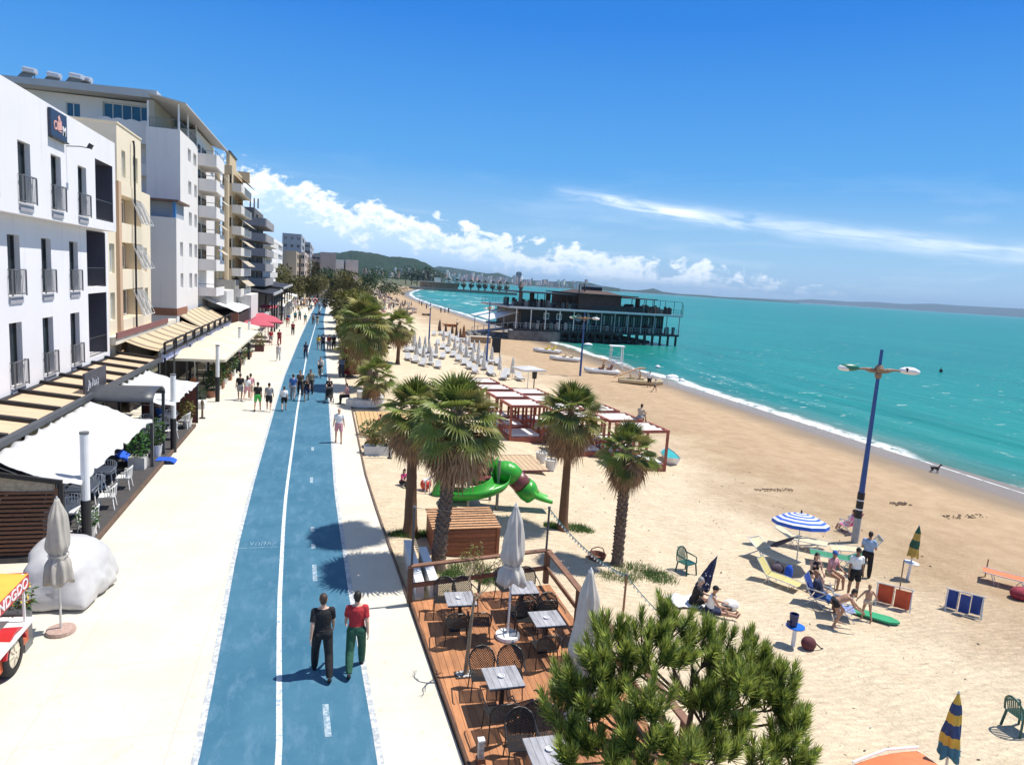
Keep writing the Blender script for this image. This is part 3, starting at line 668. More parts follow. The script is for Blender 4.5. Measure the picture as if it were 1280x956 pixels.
b=G(461,486); palm(b,UP(b,458,396),1.75,'bushy full-crowned palm beside the white path in the distance','boss',15,.30,.26,n=60,dead=40,olive=.6,lo=-55,nb=20)
b=GS(497,455); palm(b,UP(b,500,402),1.45,'slender far palm with a round crown above the pale parasols','',16,.2,.15,n=40,dead=44,olive=.6,lo=-55,nb=16)
b=G(452,508); palm(b,UP(b,470,465),1.1,'low green palm leaning over the curved white bench','boss',17,.2,.17,n=34,dead=10,olive=.4,lo=-30,nb=16)
b=G(437,470); palm(b,UP(b,441,434),1.25,'pale yellowish palm behind the red fabric by the path','',18,.2,.17,n=34,dead=16,olive=.9,lo=-55,nb=14)
# ---- leaf clumps
def leaves(mb,c,r,n,s,flat=.0,ln=1.8):
    for i in range(n):
        while 1:
            q=V(U(-1,1),U(-1,1),U(-1,1))
            if .12<q.length<1: break
        if random.random()<.55: q=q.normalized()*U(.75,1.0)
        p=Vector(c)+V(q.x*r[0],q.y*r[1],q.z*r[2]); d=(q*.8+V(U(-1,1),U(-1,1),U(-.6,.9))).normalized(); sd=d.cross(V(U(-1,1),U(-1,1),1)).normalized()
        l=s*U(.6,1.3); mb.add([p,p+d*l*ln*.5+sd*l*.34,p+d*l*ln-V(0,0,l*.2),p+d*l*ln*.5-sd*l*.34],[(0,1,2,3)])
FOL={k:mat('leaf_'+k,c,.55,.25,2,island=.5,trans=.2,spec=.3) for k,c in dict(green=(.050,.110,.025),dark=(.022,.055,.018),olive=(.115,.110,.040),yellow=(.17,.17,.04),grey=(.09,.10,.06),bright=(.06,.17,.03)).items()}
WOOD=mat('branch_wood',(.10,.065,.04),.9,.3,5,bump=.4)
def tree(base,h,cr,label,kind,seed,group=None,n=1600,ls=.30,name='leafy_tree',tr=.16):
    random.seed(seed); o=thing(name,label,'tree',base,0,group)
    mb=MB(); mb.tube([(0,0,-.2),(.05,0,h*.3),(0,.1,h*.6)],[tr,tr*.8,tr*.5],8)
    cl=[]
    for i in range(9):
        a=i*2.4; rr=cr*U(.25,.75); z=h*U(.30,.92); q=V(cos(a)*rr,sin(a)*rr,z); cl.append(q); mb.tube([(0,0,h*U(.3,.5)),q*.6+V(0,0,h*.2),q],[tr*.45,tr*.3,.03],5)
    mb.build('trunk',WOOD,o); f=MB()
    for q in cl: leaves(f,q,(cr*U(.38,.55),cr*U(.38,.55),h*U(.12,.2)),n//9,ls)
    f.build('crown',FOL[kind],o); return o
# row of olive-coloured trees down the path
for i,(x,y,h,c,k,l) in enumerate([(3.4,70,3.6,2.2,'olive','low olive-green tree nearest behind the bushy palm'),(3.9,76,4.2,2.4,'yellow','yellow-green tree second in the row beyond the bushy palm'),(3.5,84,4.4,2.6,'olive','rounded olive tree third in the row down the path'),(3.9,94,4.8,2.7,'olive','dusty olive tree midway down the path row'),(3.4,106,5.4,3.,'yellow','tall yellowish tree in the far part of the path row'),(4.,120,6,3.2,'olive','broad olive tree near the far end of the path'),(3,140,8,3.6,'olive','tall shaggy tree where the blue lane disappears'),(-4,172,9,4.2,'olive','brownish tree closing the end of the promenade'),(-9,168,9,4.,'olive','olive-brown street tree beside the white block'),(-13,162,10,4.5,'olive','leftmost brownish tree in front of the tan block'),(1,205,11,4.5,'dark','dark cypress-like tree far down the promenade'),(10,215,9,6,'dark','dark spreading tree behind the far beach'),(20,250,10,7,'dark','broad dark tree at the back of the far beach'),(-3,230,11,5,'olive','far olive tree right of the distant pink block')]):
    tree((x,y,-.1),h,c,l,k,40+i,'trees beyond the promenade',2500,.44)
random.seed(3)
# trees at the root of the far pier
for i in range(7):
    x=507+i*7; p=G(x,357+i*.4,-1); q=(p.x,p.y,0)
    tree(q,U(14,20),U(7,9),'dark tree at the landward end of the palm pier','dark',70+i,'dark trees by the far pier',260,1.4,'distant_tree',.5)
# ---- foreground pine
PINE=mat('pine_needle_green',(.27,.32,.055),.5,.25,3,island=.45,trans=.2,spec=.4); PINE2=mat('pine_needle_dark',(.12,.18,.035),.55,.25,3,island=.4,trans=.15)
PINE3=mat('pine_needle_young',(.33,.38,.08),.5,.2,3,island=.3,trans=.25)
random.seed(21)
r=ray(858,900); r/=math.hypot(r.x,r.y); pb=CAM+r*9.3; pb.z=zs(pb.x)
PT=thing('pine_tree','bushy long-needled young pine in the foreground by the deck corner','pine',pb)
cl=[(838,778,9.6),(800,790,9.3),(868,788,9.9),(770,806,9.1),(842,815,9.3),(812,822,9.),(880,816,9.8),(745,826,8.9),(905,806,10.2),(722,848,8.7),(765,850,8.8),(700,862,8.9),(850,850,8.6),(735,882,8.6),(705,900,8.7),(775,888,8.5),(815,880,8.4),(835,905,8.3),(800,925,8.2),(720,930,8.4),(755,940,8.2),(850,935,8.2),(690,885,9.),(940,838,10.2),(968,842,10.4),(915,846,9.9),(985,858,10.3),(900,872,9.6),(935,866,10.),(965,874,10.2),(995,888,10.2),(885,898,9.2),(1000,912,10.1),(985,928,9.9),(920,905,9.6),(905,940,9.2),(880,950,8.8),(1000,946,9.8),(960,950,9.5),(870,870,9.5),(780,960,8.1),(820,965,8.1),(925,845,9.6),(950,815,10.5),(752,795,9.3),(700,945,8.3)]
cl=[c for c in cl if c[:2] not in {(850,850),(835,905)}]
br=MB(); nd=MB()
hub=[V(0,0,2.55),V(.1,.05,3.05),V(-.05,.1,1.95),V(.05,-.05,1.45),V(.45,.35,2.5),V(-.5,-.1,2.5),V(.1,-.5,2.2),V(-.1,.5,2.7),V(.6,-.2,2.0)]
for q in hub[4:]: br.tube([V(0,0,q.z-.75),q*.5+V(0,0,q.z*.5-.3),q],[.05,.042,.032],7)
br.tube([(0,0,-.2),(.06,0,1.),(0,0,1.95),(.1,.05,3.05)],[.13,.10,.07,.035],10)
def shoot(p,d,L,n):
    d=d.normalized(); a=d.orthogonal().normalized(); b=d.cross(a)
    for i in range(n):
        u=i/n; t_=i*2.399963+U(-.3,.3); o=a*cos(t_)+b*sin(t_); q=p+d*L*u; an=R_(62-38*u+U(-10,10))
        nd_=d*cos(an)+o*sin(an); l=U(.15,.225)*(1.05-.25*u); w_=.0082; sd=nd_.cross(d).normalized()*w_
        m=q+nd_*l*.55; e=q+nd_*l+d*.02
        nd.k=2 if (u>.72 and random.random()<.6) else (0 if random.random()<.62 else 1)
        nd.add([q-sd,q+sd,m+sd*.9,m-sd*.9,e],[(0,1,2,3),(3,2,4)])
    br.tube([p-d*.05,p+d*L*.9],[.011,.005],5)
for x,y,D in cl:
    x=850+(x-850)*.93; y=875+(y-875)*.94; r=ray(x,y); r/=math.hypot(r.x,r.y); c=CAM+r*D-pb
    h=min(hub,key=lambda q:(q-c).length+ (2 if q.z>c.z else 0)); k=h.lerp(c,.55)+V(U(-.10,.10),U(-.10,.10),-.12)
    br.tube([h,k,c-V(0,0,.18)],[.026,.020,.013],6)
    for j in range(random.randint(7,9)):
        a=U(0,6.28); o=V(cos(a),sin(a),0)*U(.10,.24); q=c-V(0,0,.18)+o*.35; e=c+o+V(0,0,U(-.10,.10)); dd=V(o.x*1.5,o.y*1.5,U(.55,1.0))
        br.tube([c-V(0,0,.2),e],[.012,.009],5); shoot(e-dd.normalized()*.08,dd,U(.22,.36),int(U(85,110)))
br.build('trunk',WOOD,PT); nd.build('crown',[PINE,PINE2,PINE3],PT)
# ---- grass patches
GR=mat('coarse_grass',(.085,.165,.035),.7,.3,3,island=.45,trans=.2)
def grass(name,spots,n,h):
    mb=MB()
    for x,y,rx,ry in spots:
        for i in range(n):
            a=U(0,6.28); r=math.sqrt(random.random())*U(.6,1.05); p=V(x+cos(a)*rx*r,y+sin(a)*ry*r,0); p.z=gz(p.x,p.y)-.02
            l=h*U(.5,1.3); d=V(U(-.7,.7),U(-.7,.7),1).normalized()*l; s_=V(U(-1,1),U(-1,1),0).normalized()*.012
            mb.add([p-s_,p+s_,p+d],[(0,1,2)])
    struct(mb.build(name,GR),'stuff')
def gp(x,y): return GS(x,y)
sp=[]
for x,y,rx,ry in ((800,715,1.1,.9),(770,722,.8,.5),(825,722,.7,.6),(722,662,.7,.5),(690,658,.4,.3),(590,712,.8,.6),(565,720,.5,.5),(505,668,.6,.35),(535,668,.5,.3),(610,725,.6,.4)):
    p=GS(x,y); sp.append((p.x,p.y,rx,ry))
random.seed(5); grass('grass',sp,900,.19)
# ---------------------------------------------------------------- buildings
def PXX(x,y,X): d=ray(x,y); q=CAM+d*(X/d.x); return q
def PYY(x,y,Y): d=ray(x,y); q=CAM+d*(Y/d.y); return q
def stucco(name,c,st=.10):
    if name in _mc: return _mc[name]
    t=NT(name); P=t.pos('World'); t.b.inputs['Roughness'].default_value=.9; t.b.inputs['Specular IOR Level'].default_value=.2
    a=t.noise(P,.35,5,.6); b=t.noise(t.pos('World',(1.3,1.3,.12)),1.6,5,.65); f=t.noise(P,18,3)
    cc=t.mix(t.ramp(a,[(.35,0),(.65,1)]),tuple(x*(1-st) for x in c),c)
    cc=t.mix(t.ramp(b,[(.56,0),(.8,.34)]),cc,tuple(x*.55 for x in c)); t.col(cc); t.bump(f,.25,.01); _mc[name]=t.m; return t.m
PANE=glassy('window_glass',(.022,.032,.036)); PANEB=glassy('window_glass_blue',(.03,.09,.16)); DFR=mat('dark_window_frame',(.035,.037,.040),.5,.1); WFR=mat('white_window_frame',(.74,.73,.70),.5,.06)
GRL=mat('grey_railing_metal',(.17,.175,.18),.45,.1,metal=.3); CURT=mat('curtain_grey',(.30,.31,.30),.9,.3,7,stretch=(9,9,.4))
class Bld:
    def __init__(s,name,label,cat,base,group=None): s.o=thing(name,label,cat,base,0,group); s.T=Matrix.Translation(-Vector(base))
    def mb(s): m=MB(); m.T=s.T; return m
FX=lambda X:(lambda u,z,d:V(X-d,u,z)); FY=lambda Y:(lambda u,z,d:V(u,Y+d,z))
def wall(mb,fr,u0,u1,z0,z1,ops,dep=.22):
    us=sorted({u0,u1,*[o[0] for o in ops],*[o[1] for o in ops]}); zz=sorted({z0,z1,*[o[2] for o in ops],*[o[3] for o in ops]})
    us=[u for u in us if u0<=u<=u1]; zz=[z for z in zz if z0<=z<=z1]
    for a,b in zip(us,us[1:]):
        for c,d in zip(zz,zz[1:]):
            m=((a+b)/2,(c+d)/2)
            if any(o[0]<m[0]<o[1] and o[2]<m[1]<o[3] for o in ops): continue
            mb.quad(fr(a,c,0),fr(b,c,0),fr(b,d,0),fr(a,d,0))
    for o in ops:
        a,b,c,d=o[:4]; D=o[4] if len(o)>4 else dep
        mb.quad(fr(a,c,0),fr(a,c,D),fr(a,d,D),fr(a,d,0)); mb.quad(fr(b,c,D),fr(b,c,0),fr(b,d,0),fr(b,d,D))
        mb.quad(fr(a,d,0),fr(a,d,D),fr(b,d,D),fr(b,d,0)); mb.quad(fr(a,c,D),fr(a,c,0),fr(b,c,0),fr(b,c,D))
def fbox(mb,fr,a,b,c,d,e,f):   # box in facade coords u,z,depth
    p=[fr(a,c,e),fr(b,c,e),fr(b,c,f),fr(a,c,f),fr(a,d,e),fr(b,d,e),fr(b,d,f),fr(a,d,f)]
    mb.add(p,[(3,2,1,0),(4,5,6,7),(0,1,5,4),(1,2,6,5),(2,3,7,6),(3,0,4,7)])
def window(B,fr,o,fm,pm,mull=1,dep=.2,rail=None,sill=None,cur=None):
    a,b,c,d=o[:4]; m=B.mb(); t_=.05 if b-a<2 else .07; e0,e1=dep-.05,dep+.02
    fbox(m,fr,a,a+t_,c,d,e0,e1); fbox(m,fr,b-t_,b,c,d,e0,e1); fbox(m,fr,a+t_,b-t_,c,c+t_,e0,e1); fbox(m,fr,a+t_,b-t_,d-t_,d,e0,e1)
    for i in range(1,mull+1):
        u=a+(b-a)*i/(mull+1); fbox(m,fr,u-.03,u+.03,c+t_,d-t_,e0,e1)
    w_=m.build('window',fm,B.o); m=B.mb(); m.quad(fr(a,c,dep),fr(b,c,dep),fr(b,d,dep),fr(a,d,dep))
    m.build('pane',pm,w_)
    if cur:
        m=B.mb(); u1=a+(b-a)*cur; m.quad(fr(a+.05,c+.05,dep-.005),fr(u1,c+.05,dep-.005),fr(u1,d-.05,dep-.005),fr(a+.05,d-.05,dep-.005)); m.build('curtain',CURT,w_)
    if rail: rail_(B,fr,a-.06,b+.10,c-.02,c+.95,-.14,bars=rail)
    if sill:
        m=B.mb(); fbox(m,fr,a-.03,b+.05,c-.30,c-.04,-.05,0.002); m.build('sill',sill,B.o)
def rail_(B,fr,a,b,c,d,e,bars=8,name='railing',m_=None,side=True):
    m=B.mb(); fbox(m,fr,a,b,d-.04,d,e-.02,e+.02); fbox(m,fr,a,b,c+.05,c+.08,e-.015,e+.015)
    for u in (a,b): fbox(m,fr,u-.022,u+.022,c,d-.045,e-.02,e+.02)
    if side and e<0:
        for u in (a,b): fbox(m,fr,u-.015,u+.015,d-.04,d-.01,e+.025,0); fbox(m,fr,u-.015,u+.015,c+.05,c+.075,e+.025,0)
    n=bars if isinstance(bars,int) else 8
    for i in range(1,n): u=a+(b-a)*i/n; fbox(m,fr,u-.007,u+.007,c+.085,d-.045,e-.007,e+.007)
    return m.build(name,m_ or GRL,B.o)
def shell(mb,x0,x1,y0,y1,z0,z1,front=None,near=None,dep=.22,over=None):
    wall(mb,FX(x1),y0,y1,z0,z1,front or [],dep); wall(mb,FY(y0),x0,x1,z0,z1,near or [],dep)
    mb.quad((x0,y1,z0),(x0,y1,z1),(x1,y1,z1),(x1,y1,z0)); mb.quad((x0,y0,z0),(x0,y0,z1),(x0,y1,z1),(x0,y1,z0))
    mb.quad((x0,y0,z1),(x1,y0,z1),(x1,y1,z1),(x0,y1,z1)); mb.quad((x0,y0,z0),(x0,y1,z0),(x1,y1,z0),(x1,y0,z0))
def textmesh(s,size,m,parent,M,name='lettering',ext=.008,shear=0):
    cu=bpy.data.curves.new('t','FONT'); cu.body=s; cu.size=size; cu.extrude=ext; cu.align_x='CENTER'; cu.align_y='CENTER'; cu.shear=shear; cu.offset=size*.012
    o=bpy.data.objects.new('t',cu); TMP.objects.link(o); TSC.view_layers[0].update(); dg=TSC.view_layers[0].depsgraph
    me=bpy.data.meshes.new_from_object(o.evaluated_get(dg)); bpy.data.objects.remove(o); me.name=name; me.transform(M); me.materials.clear(); me.materials.append(m)
    q=bpy.data.objects.new(name,me); COL.objects.link(q); q.parent=parent; return q
# --- white hotel
HW=stucco('white_stucco',(.75,.735,.745),.05); HB=Bld('hotel_building','bright white three storey hotel with narrow dark windows and jutting top floor','building',(-16,31,0))
top=[(25.05,26.1,10.2,12.3,.25),(28.1,29.15,10.2,12.3,.25),(31.07,32.11,10.2,12.3,.25),(34.06,35.13,10.2,12.3,.25),(36.37,39.06,10.2,12.93,1.6)]
mid=[(25.4,26.45,6.9,9.07,.25),(28.5,29.53,6.9,9.07,.25),(31.52,32.52,6.9,9.07,.25),(34.6,35.7,6.9,9.07,.25),(36.9,39.77,6.99,9.70,1.6)]
low=[(25.4,26.45,3.56,5.9,.25),(28.38,29.45,3.56,5.9,.25),(31.4,32.5,3.56,5.9,.25),(34.5,35.67,3.56,5.9,.25),(36.94,39.78,3.58,6.70,1.6)]
m=HB.mb(); shell(m,-24,-11,20,40.15,0,9.77,mid+low); 
wall(m,FX(-10.42),20,39.5,9.775,14.12,top); m.quad((-24,20,14.12),(-10.42,20,14.12),(-10.42,39.5,14.12),(-24,39.5,14.12)); m.quad((-11.9,20,9.775),(-11.9,39.5,9.775),(-10.42,39.5,9.775),(-10.42,20,9.775))
m.quad((-24,39.5,9.775),(-24,39.5,14.12),(-10.42,39.5,14.12),(-10.42,39.5,9.775)); m.quad((-24,20,9.775),(-10.42,20,9.775),(-10.42,20,14.12),(-24,20,14.12))
m.build('wall',HW,HB.o)
SILL=mat('grey_sill',(.33,.33,.36),.7)
for X,L in ((-10.42,top),(-11,mid),(-11,low)):
    for o in L[:4]: window(HB,FX(X),o,DFR,PANE,1,.23,10,SILL,.45)
    o=L[4]; m=HB.mb(); fr=FX(X); a,b,c,d=o[:4]; m.quad(fr(a,c,1.59),fr(b,c,1.59),fr(b,d,1.59),fr(a,d,1.59)); m.quad(fr(b-.006,c,.02),fr(b-.006,c,1.59),fr(b-.006,d,1.59),fr(b-.006,d,.02)); m.quad(fr(a+.006,c,.02),fr(a+.006,c,1.59),fr(a+.006,d,1.59),fr(a+.006,d,.02)); m.quad(fr(a,d-.006,.02),fr(a,d-.006,1.59),fr(b,d-.006,1.59),fr(b,d-.006,.02)); lg=m.build('loggia',mat('loggia_dark',(.06,.062,.09),.8,.15,1),HB.o)
    m=HB.mb(); fbox(m,fr,a+.3,a+1.5,c,c+2.1,1.52,1.59); m.build('door',DFR,lg); rail_(HB,fr,a,b,c,c+.95,.06,16,'railing',DFR,False)
sg=thing('wall_sign','dark navy sign with curly red and white lettering high on the white hotel','sign',(-10.40,31.7,12.95))
m=MB(); m.box(0,.10,-.84,.84,0,1.02); m.build('sign_board',mat('sign_navy',(.02,.03,.07),.4),sg); m=MB(); m.box(.0,.16,-.86,.86,-.06,-.005); m.build('sign_tray',DFR,sg)
RW=mat('sign_red_white',(.70,.36,.30),.5); WW=mat('sign_white',(.75,.72,.72),.5)
Mx=Matrix(((0,0,1,0),(1,0,0,0),(0,1,0,0),(0,0,0,1)))
textmesh('Oa',.48,RW,sg,Matrix.Translation((.108,-.30,.44))@Mx,shear=.15); textmesh('M',.50,WW,sg,Matrix.Translation((.108,.50,.36))@Mx,shear=.1)
m=MB(); m.cb((.108,.05,.52),(.012,.42,.34),rx=.2); m.cb((.108,.0,.76),(.012,.2,.2),rx=.6); m.cb((.110,.06,.30),(.012,.34,.05)); m.build('emblem',RW,sg)
fl=thing('floodlight','small floodlight on an arm under the hotel sign','floodlight',(-10.42,32.75,12.85)); m=MB(); m.tube([(0,0,0),(.5,.05,.05),(.8,.08,.02)],.02,6); m.build('arm',DFR,fl); m=MB(); m.cb((.86,.08,.1),(.12,.26,.2),ry=.5); m.build('lamp_head',DFR,fl)
# --- cream building
CRM=stucco('cream_stucco',(.76,.66,.50),.05); CB=Bld('apartment_house','small cream apartment house with a black pipe down its front','building',(-15,46,0))
ul=[(43.9,44.66,12.98,14.45),(46.22,47.27,12.98,14.45)]
ll=[(43.36,47.72,10.45,11.98,.9),(43.43,47.71,7.84,9.38,.9),(48.14,49.0,7.7,9.22),(41.13,42.05,7.64,9.22),(41.17,41.98,5.11,6.61),(43.43,48.05,5.02,6.72,.9),(48.4,49.2,5.05,6.7),(41.13,42.05,10.4,11.9)]
m=CB.mb(); shell(m,-22,-11.2,40.2,50,0,12.6,ll); m.build('wall',CRM,CB.o)
m=CB.mb(); shell(m,-22,-11.25,43.0,48.1,12.603,15.7,ul); m.box(-22,-11.2,42.95,48.15,15.7,15.78); m.build('upper_storey',CRM,CB.o)
for o in ul+[ll[2],ll[3],ll[4],ll[6],ll[7]]: window(CB,FX(-11.25 if o[2]>12 else -11.2),o,WFR,mat('pale_blind',(.42,.47,.42),.6,.1,3),0)
PK=mat('loggia_peach',(.42,.28,.19),.9)
for o in (ll[0],ll[1],ll[5]):
    fr=FX(-11.2); m=CB.mb(); m.quad(fr(o[0],o[2],.9),fr(o[1],o[2],.9),fr(o[1],o[3],.9),fr(o[0],o[3],.9)); m.build('loggia',PK,CB.o); window(CB,lambda u,z,d:V(-12.05-d,u,z),(o[0]+1.6,o[1]-.6,o[2]+.05,o[3]-.1),WFR,PANE,2,.0)
    m=CB.mb()
    for i in range(3):
        u=o[0]+2.2+i*.85
        for k in range(4): fbox(m,lambda a,z,d:V(-11.2+.75*(1-(z-o[2])/(o[3]-o[2]))*.8-d,a,z),u+k*.16,u+k*.16+.03,o[2]+.1,o[3]-.05,-.02,.02)
        m.bar((-11.15,u,o[3]-.1),(-10.55,u,o[2]+.15),.03); m.bar((-11.15,u+.7,o[3]-.1),(-10.55,u+.7,o[2]+.15),.03); m.bar((-10.55,u,o[2]+.15),(-10.55,u+.7,o[2]+.15),.03)
    m.build('awning_frame',WFR,CB.o)
m=CB.mb(); m.box(-11.2,-11.02,42.35,42.85,2.9,12.6); m.build('pilaster',stucco('peach_stucco',(.58,.40,.27)),CB.o)
m=CB.mb(); m.tube([(-11.15,45.75,15.2),(-11.08,45.75,15.25),(-11.05,45.75,14.9),(-11.05,45.75,4.35)],.055,8); m.build('downpipe',mat('black_pipe',(.012,.010,.010),.5),CB.o)
m=CB.mb(); m.box(-11.19,-10.75,40.3,55.5,3.9,4.3); m.build('canopy_roof',stucco('cream_pale',(.72,.66,.54)),CB.o); m=CB.mb(); m.box(-10.745,-10.68,40.3,52.5,4.22,4.55); m.build('canopy_fascia',mat('maroon_fascia',(.22,.09,.08),.6,.2,3),CB.o)
# --- grey white apartment block with roof boilers
LW=stucco('lilac_white_stucco',(.74,.705,.675),.05); AB=Bld('apartment_block','tall grey-white apartment block with a sloping roof and white wrap-around balconies','building',(-16,66,0))
bw=[(-20.3,-19.3,19.3,20.4),(-17.7,-14.3,19.3,20.75,.3)]
m=AB.mb(); shell(m,-27,-13.6,64,80,0,21.0,[],bw); m.build('rear_wall',LW,AB.o)
m=AB.mb(); m.add([(-28,62.4,21.0),(-13.4,62.4,21.15),(-13.4,81,21.15),(-28,81,21.0),(-28,62.4,21.4),(-13.4,62.4,21.75),(-13.4,81,21.75),(-28,81,21.4)],[(3,2,1,0),(4,5,6,7),(0,1,5,4),(1,2,6,5),(2,3,7,6),(3,0,4,7)]); m.build('roof',stucco('roof_grey',(.50,.50,.50)),AB.o)
window(AB,FY(64),bw[0],WFR,PANEB,1); window(AB,FY(64),bw[1],WFR,PANEB,4,.28)
m=AB.mb(); n=26
for i in range(n):   # balcony with a wavy parapet
    xa=-17.6+3.9*i/n; xb=-17.6+3.9*(i+1)/n; za=19.25+.14*abs(sin(i*.5)); zb=19.25+.14*abs(sin((i+1)*.5))
    m.add([(xa,62.6,17.6),(xb,62.6,17.6),(xb,62.6,zb),(xa,62.6,za),(xa,62.75,17.6),(xb,62.75,17.6),(xb,62.75,zb),(xa,62.75,za)],[(0,1,2,3),(7,6,5,4),(3,2,6,7)])
m.box(-17.6,-13.7,62.76,64,17.6,17.8); m.box(-13.85,-13.7,62.76,64,17.81,19.2); m.build('balcony',LW,AB.o)
for z in (15.2,12.9):
    m=AB.mb(); m.box(-15.6,-14.05,63.0,64,z,z+.15); m.box(-15.6,-14.05,63.0,63.1,z+.16,z+.9); m.build('balcony',LW,AB.o)
tw1=[(64.34,65.64,16.9,17.93),(66.8,68.22,16.9,17.92),(64.5,65.83,14.2,15.3),(67.2,68.4,14.2,15.3),(64.68,66.0,11.6,12.73),(67.2,68.4,11.6,12.72),(64.8,66.05,8.9,10.12),(67.2,68.5,8.9,10.1),(64.8,66.05,6.24,7.56),(67.2,68.5,6.24,7.5)]
m=AB.mb(); shell(m,-13.95,-11.5,61.2,68.9,0,18.75,tw1); m.build('stair_tower',LW,AB.o)
for o in tw1: window(AB,FX(-11.5),o,WFR,mat('grey_blind',(.30,.32,.33),.6),0)
m=AB.mb()
for x,y in ((-13.8,61.3),(-11.6,61.3),(-11.6,65),(-11.6,68.8)): m.box(x-.06,x+.06,y-.06,y+.06,18.75,20.7)
m.build('terrace_post',WFR,AB.o); rail_(AB,FY(61.25),-13.7,-11.7,18.75,19.5,0,8,'railing',GRL,False); rail_(AB,FX(-11.6),61.4,68.7,18.75,19.5,0,18,'railing',GRL,False)
m=AB.mb(); m.add([(-13.7,60.6,21.1),(-10.95,60.6,20.62),(-10.2,78.5,19.95),(-13.9,78.5,21.0),(-13.7,60.6,21.2),(-10.95,60.6,20.72),(-10.2,78.5,20.07),(-13.9,78.5,21.12)],[(3,2,1,0),(4,5,6,7),(0,1,5,4),(1,2,6,5),(2,3,7,6),(3,0,4,7)]); m.build('sloping_roof',stucco('roof_grey',(.50,.50,.50)),AB.o)
m=AB.mb(); m.box(-13.9,-13.5,62,68.8,18.76,20.9); m.build('terrace_wall',stucco('terrace_shade',(.5,.44,.36)),AB.o)
lw=[(58.34,59.46,8.9,10.0),(58.46,59.5,6.46,7.6)]
m=AB.mb(); shell(m,-13.6,-11.0,57,60.9,0,11.7,lw); m.build('low_wing',LW,AB.o)
for o in lw: window(AB,FX(-11),o,WFR,mat('grey_blind',(.30,.32,.33),.6),0)
m=AB.mb(); m.box(-13.9,-10.8,56.7,61.1,12.86,13.0); m.build('wing_roof',mat('brown_fascia',(.14,.08,.06),.7),AB.o)
m=AB.mb(); m.box(-13.5,-11.2,57.6,60.9,11.7,12.86); m.build('wing_terrace',stucco('terrace_blue',(.33,.37,.42)),AB.o); m=AB.mb(); m.box(-11.25,-11.05,57.02,57.3,11.7,12.86); m.build('blue_post',mat('blue_paint',(.05,.22,.5),.5),AB.o)
m=AB.mb(); m.box(-13.62,-10.97,56.97,61,4.4,4.95); m.build('plinth_band',mat('terracotta_band',(.30,.13,.07),.7),AB.o)
m=AB.mb(); shell(m,-13.6,-11.6,68.9,79,0,20.2,[]); m.build('balcony_wall',LW,AB.o)
for i,(zt,zb) in enumerate(((18.25,17.2),(16.05,15.0),(13.66,12.65),(11.26,10.2),(8.88,7.85),(6.3,5.5))):
    m=AB.mb(); x1=-9.95; yb=PXX(280.5,(200+i*34),x1).y
    m.box(-11.6,x1,69.0,yb,zb,zb+.14); m.box(-11.6,x1-.13,69.0,69.12,zb+.142,zt); m.box(x1-.12,x1,69.0,yb,zb+.142,zt); bl=m.build('balcony',LW,AB.o)
    m=AB.mb(); m.tube([(-11.6,69.06,zt+.3),(x1-.06,69.06,zt+.3),(x1-.06,yb,zt+.3)],.03,6)
    for k in range(6): y=69.1+(yb-69.2)*k/5; m.box(x1-.08,x1-.05,y-.015,y+.015,zt,zt+.3)
    m.build('balcony_rail',GRL,bl)
    if i<5:
        window(AB,FX(-11.58),(69.5,70.5,zb+.2,zb+1.9),DFR,PANE,0,-.0); window(AB,FX(-11.58),(71.6,73.6,zb+.2,zb+1.9),DFR,PANE,1,.0)
    if i in (1,2,3,4): 
        m=AB.mb(); m.add([(x1-.3,71.2,zt+1.1),(x1+.45,71.2,zt+.55),(x1+.45,yb,zt+.55),(x1-.3,yb,zt+1.1),(x1-.3,71.2,zt+1.07),(x1+.45,71.2,zt+.52),(x1+.45,yb,zt+.52),(x1-.3,yb,zt+1.07)],[(0,1,2,3),(7,6,5,4),(1,0,4,5),(2,1,5,6),(3,2,6,7),(0,3,7,4)]); m.build('balcony_awning',mat('awning_white',(.74,.72,.68),.8) if i<3 else mat('awning_khaki',(.42,.36,.27),.8,.3,2),bl)
for i,(px_,py_) in enumerate(((38,107),(65,108),(96,111),(104,113))):
    p=PYY(px_,py_,66); s=thing('solar_boiler',['leftmost silver solar water heater on the roof edge','second silver solar water heater on the roof','third silver solar water heater, one of a close pair','rightmost silver solar water heater, in front of its twin'][i],'water heater',(p.x,66+i%2*.6,21.75),R_(-20),'solar heaters on the roof')
    m=MB(); m.tube([(-.55,0,1.15),(-.5,0,1.15),(.5,0,.98),(.55,0,.98)],[.16,.25,.25,.16],12); m.build('tank',mat('boiler_steel',(.62,.62,.62),.35,.1,metal=.5),s)
    m=MB(); m.add([(-.6,-.1,.95),(.6,-.1,.8),(.7,-1.0,.15),(-.5,-1.0,.15)],[(0,1,2,3)]); m.build('collector',PANE,s); m=MB(); m.bar((-.4,0,0),(-.45,0,1.0),.05); m.bar((.4,0,0),(.4,0,.85),.05); m.bar((-.4,-.95,0),(-.4,-.95,.2),.05); m.bar((.5,-.95,0),(.5,-.95,.2),.05); m.build('stand',GRL,s)
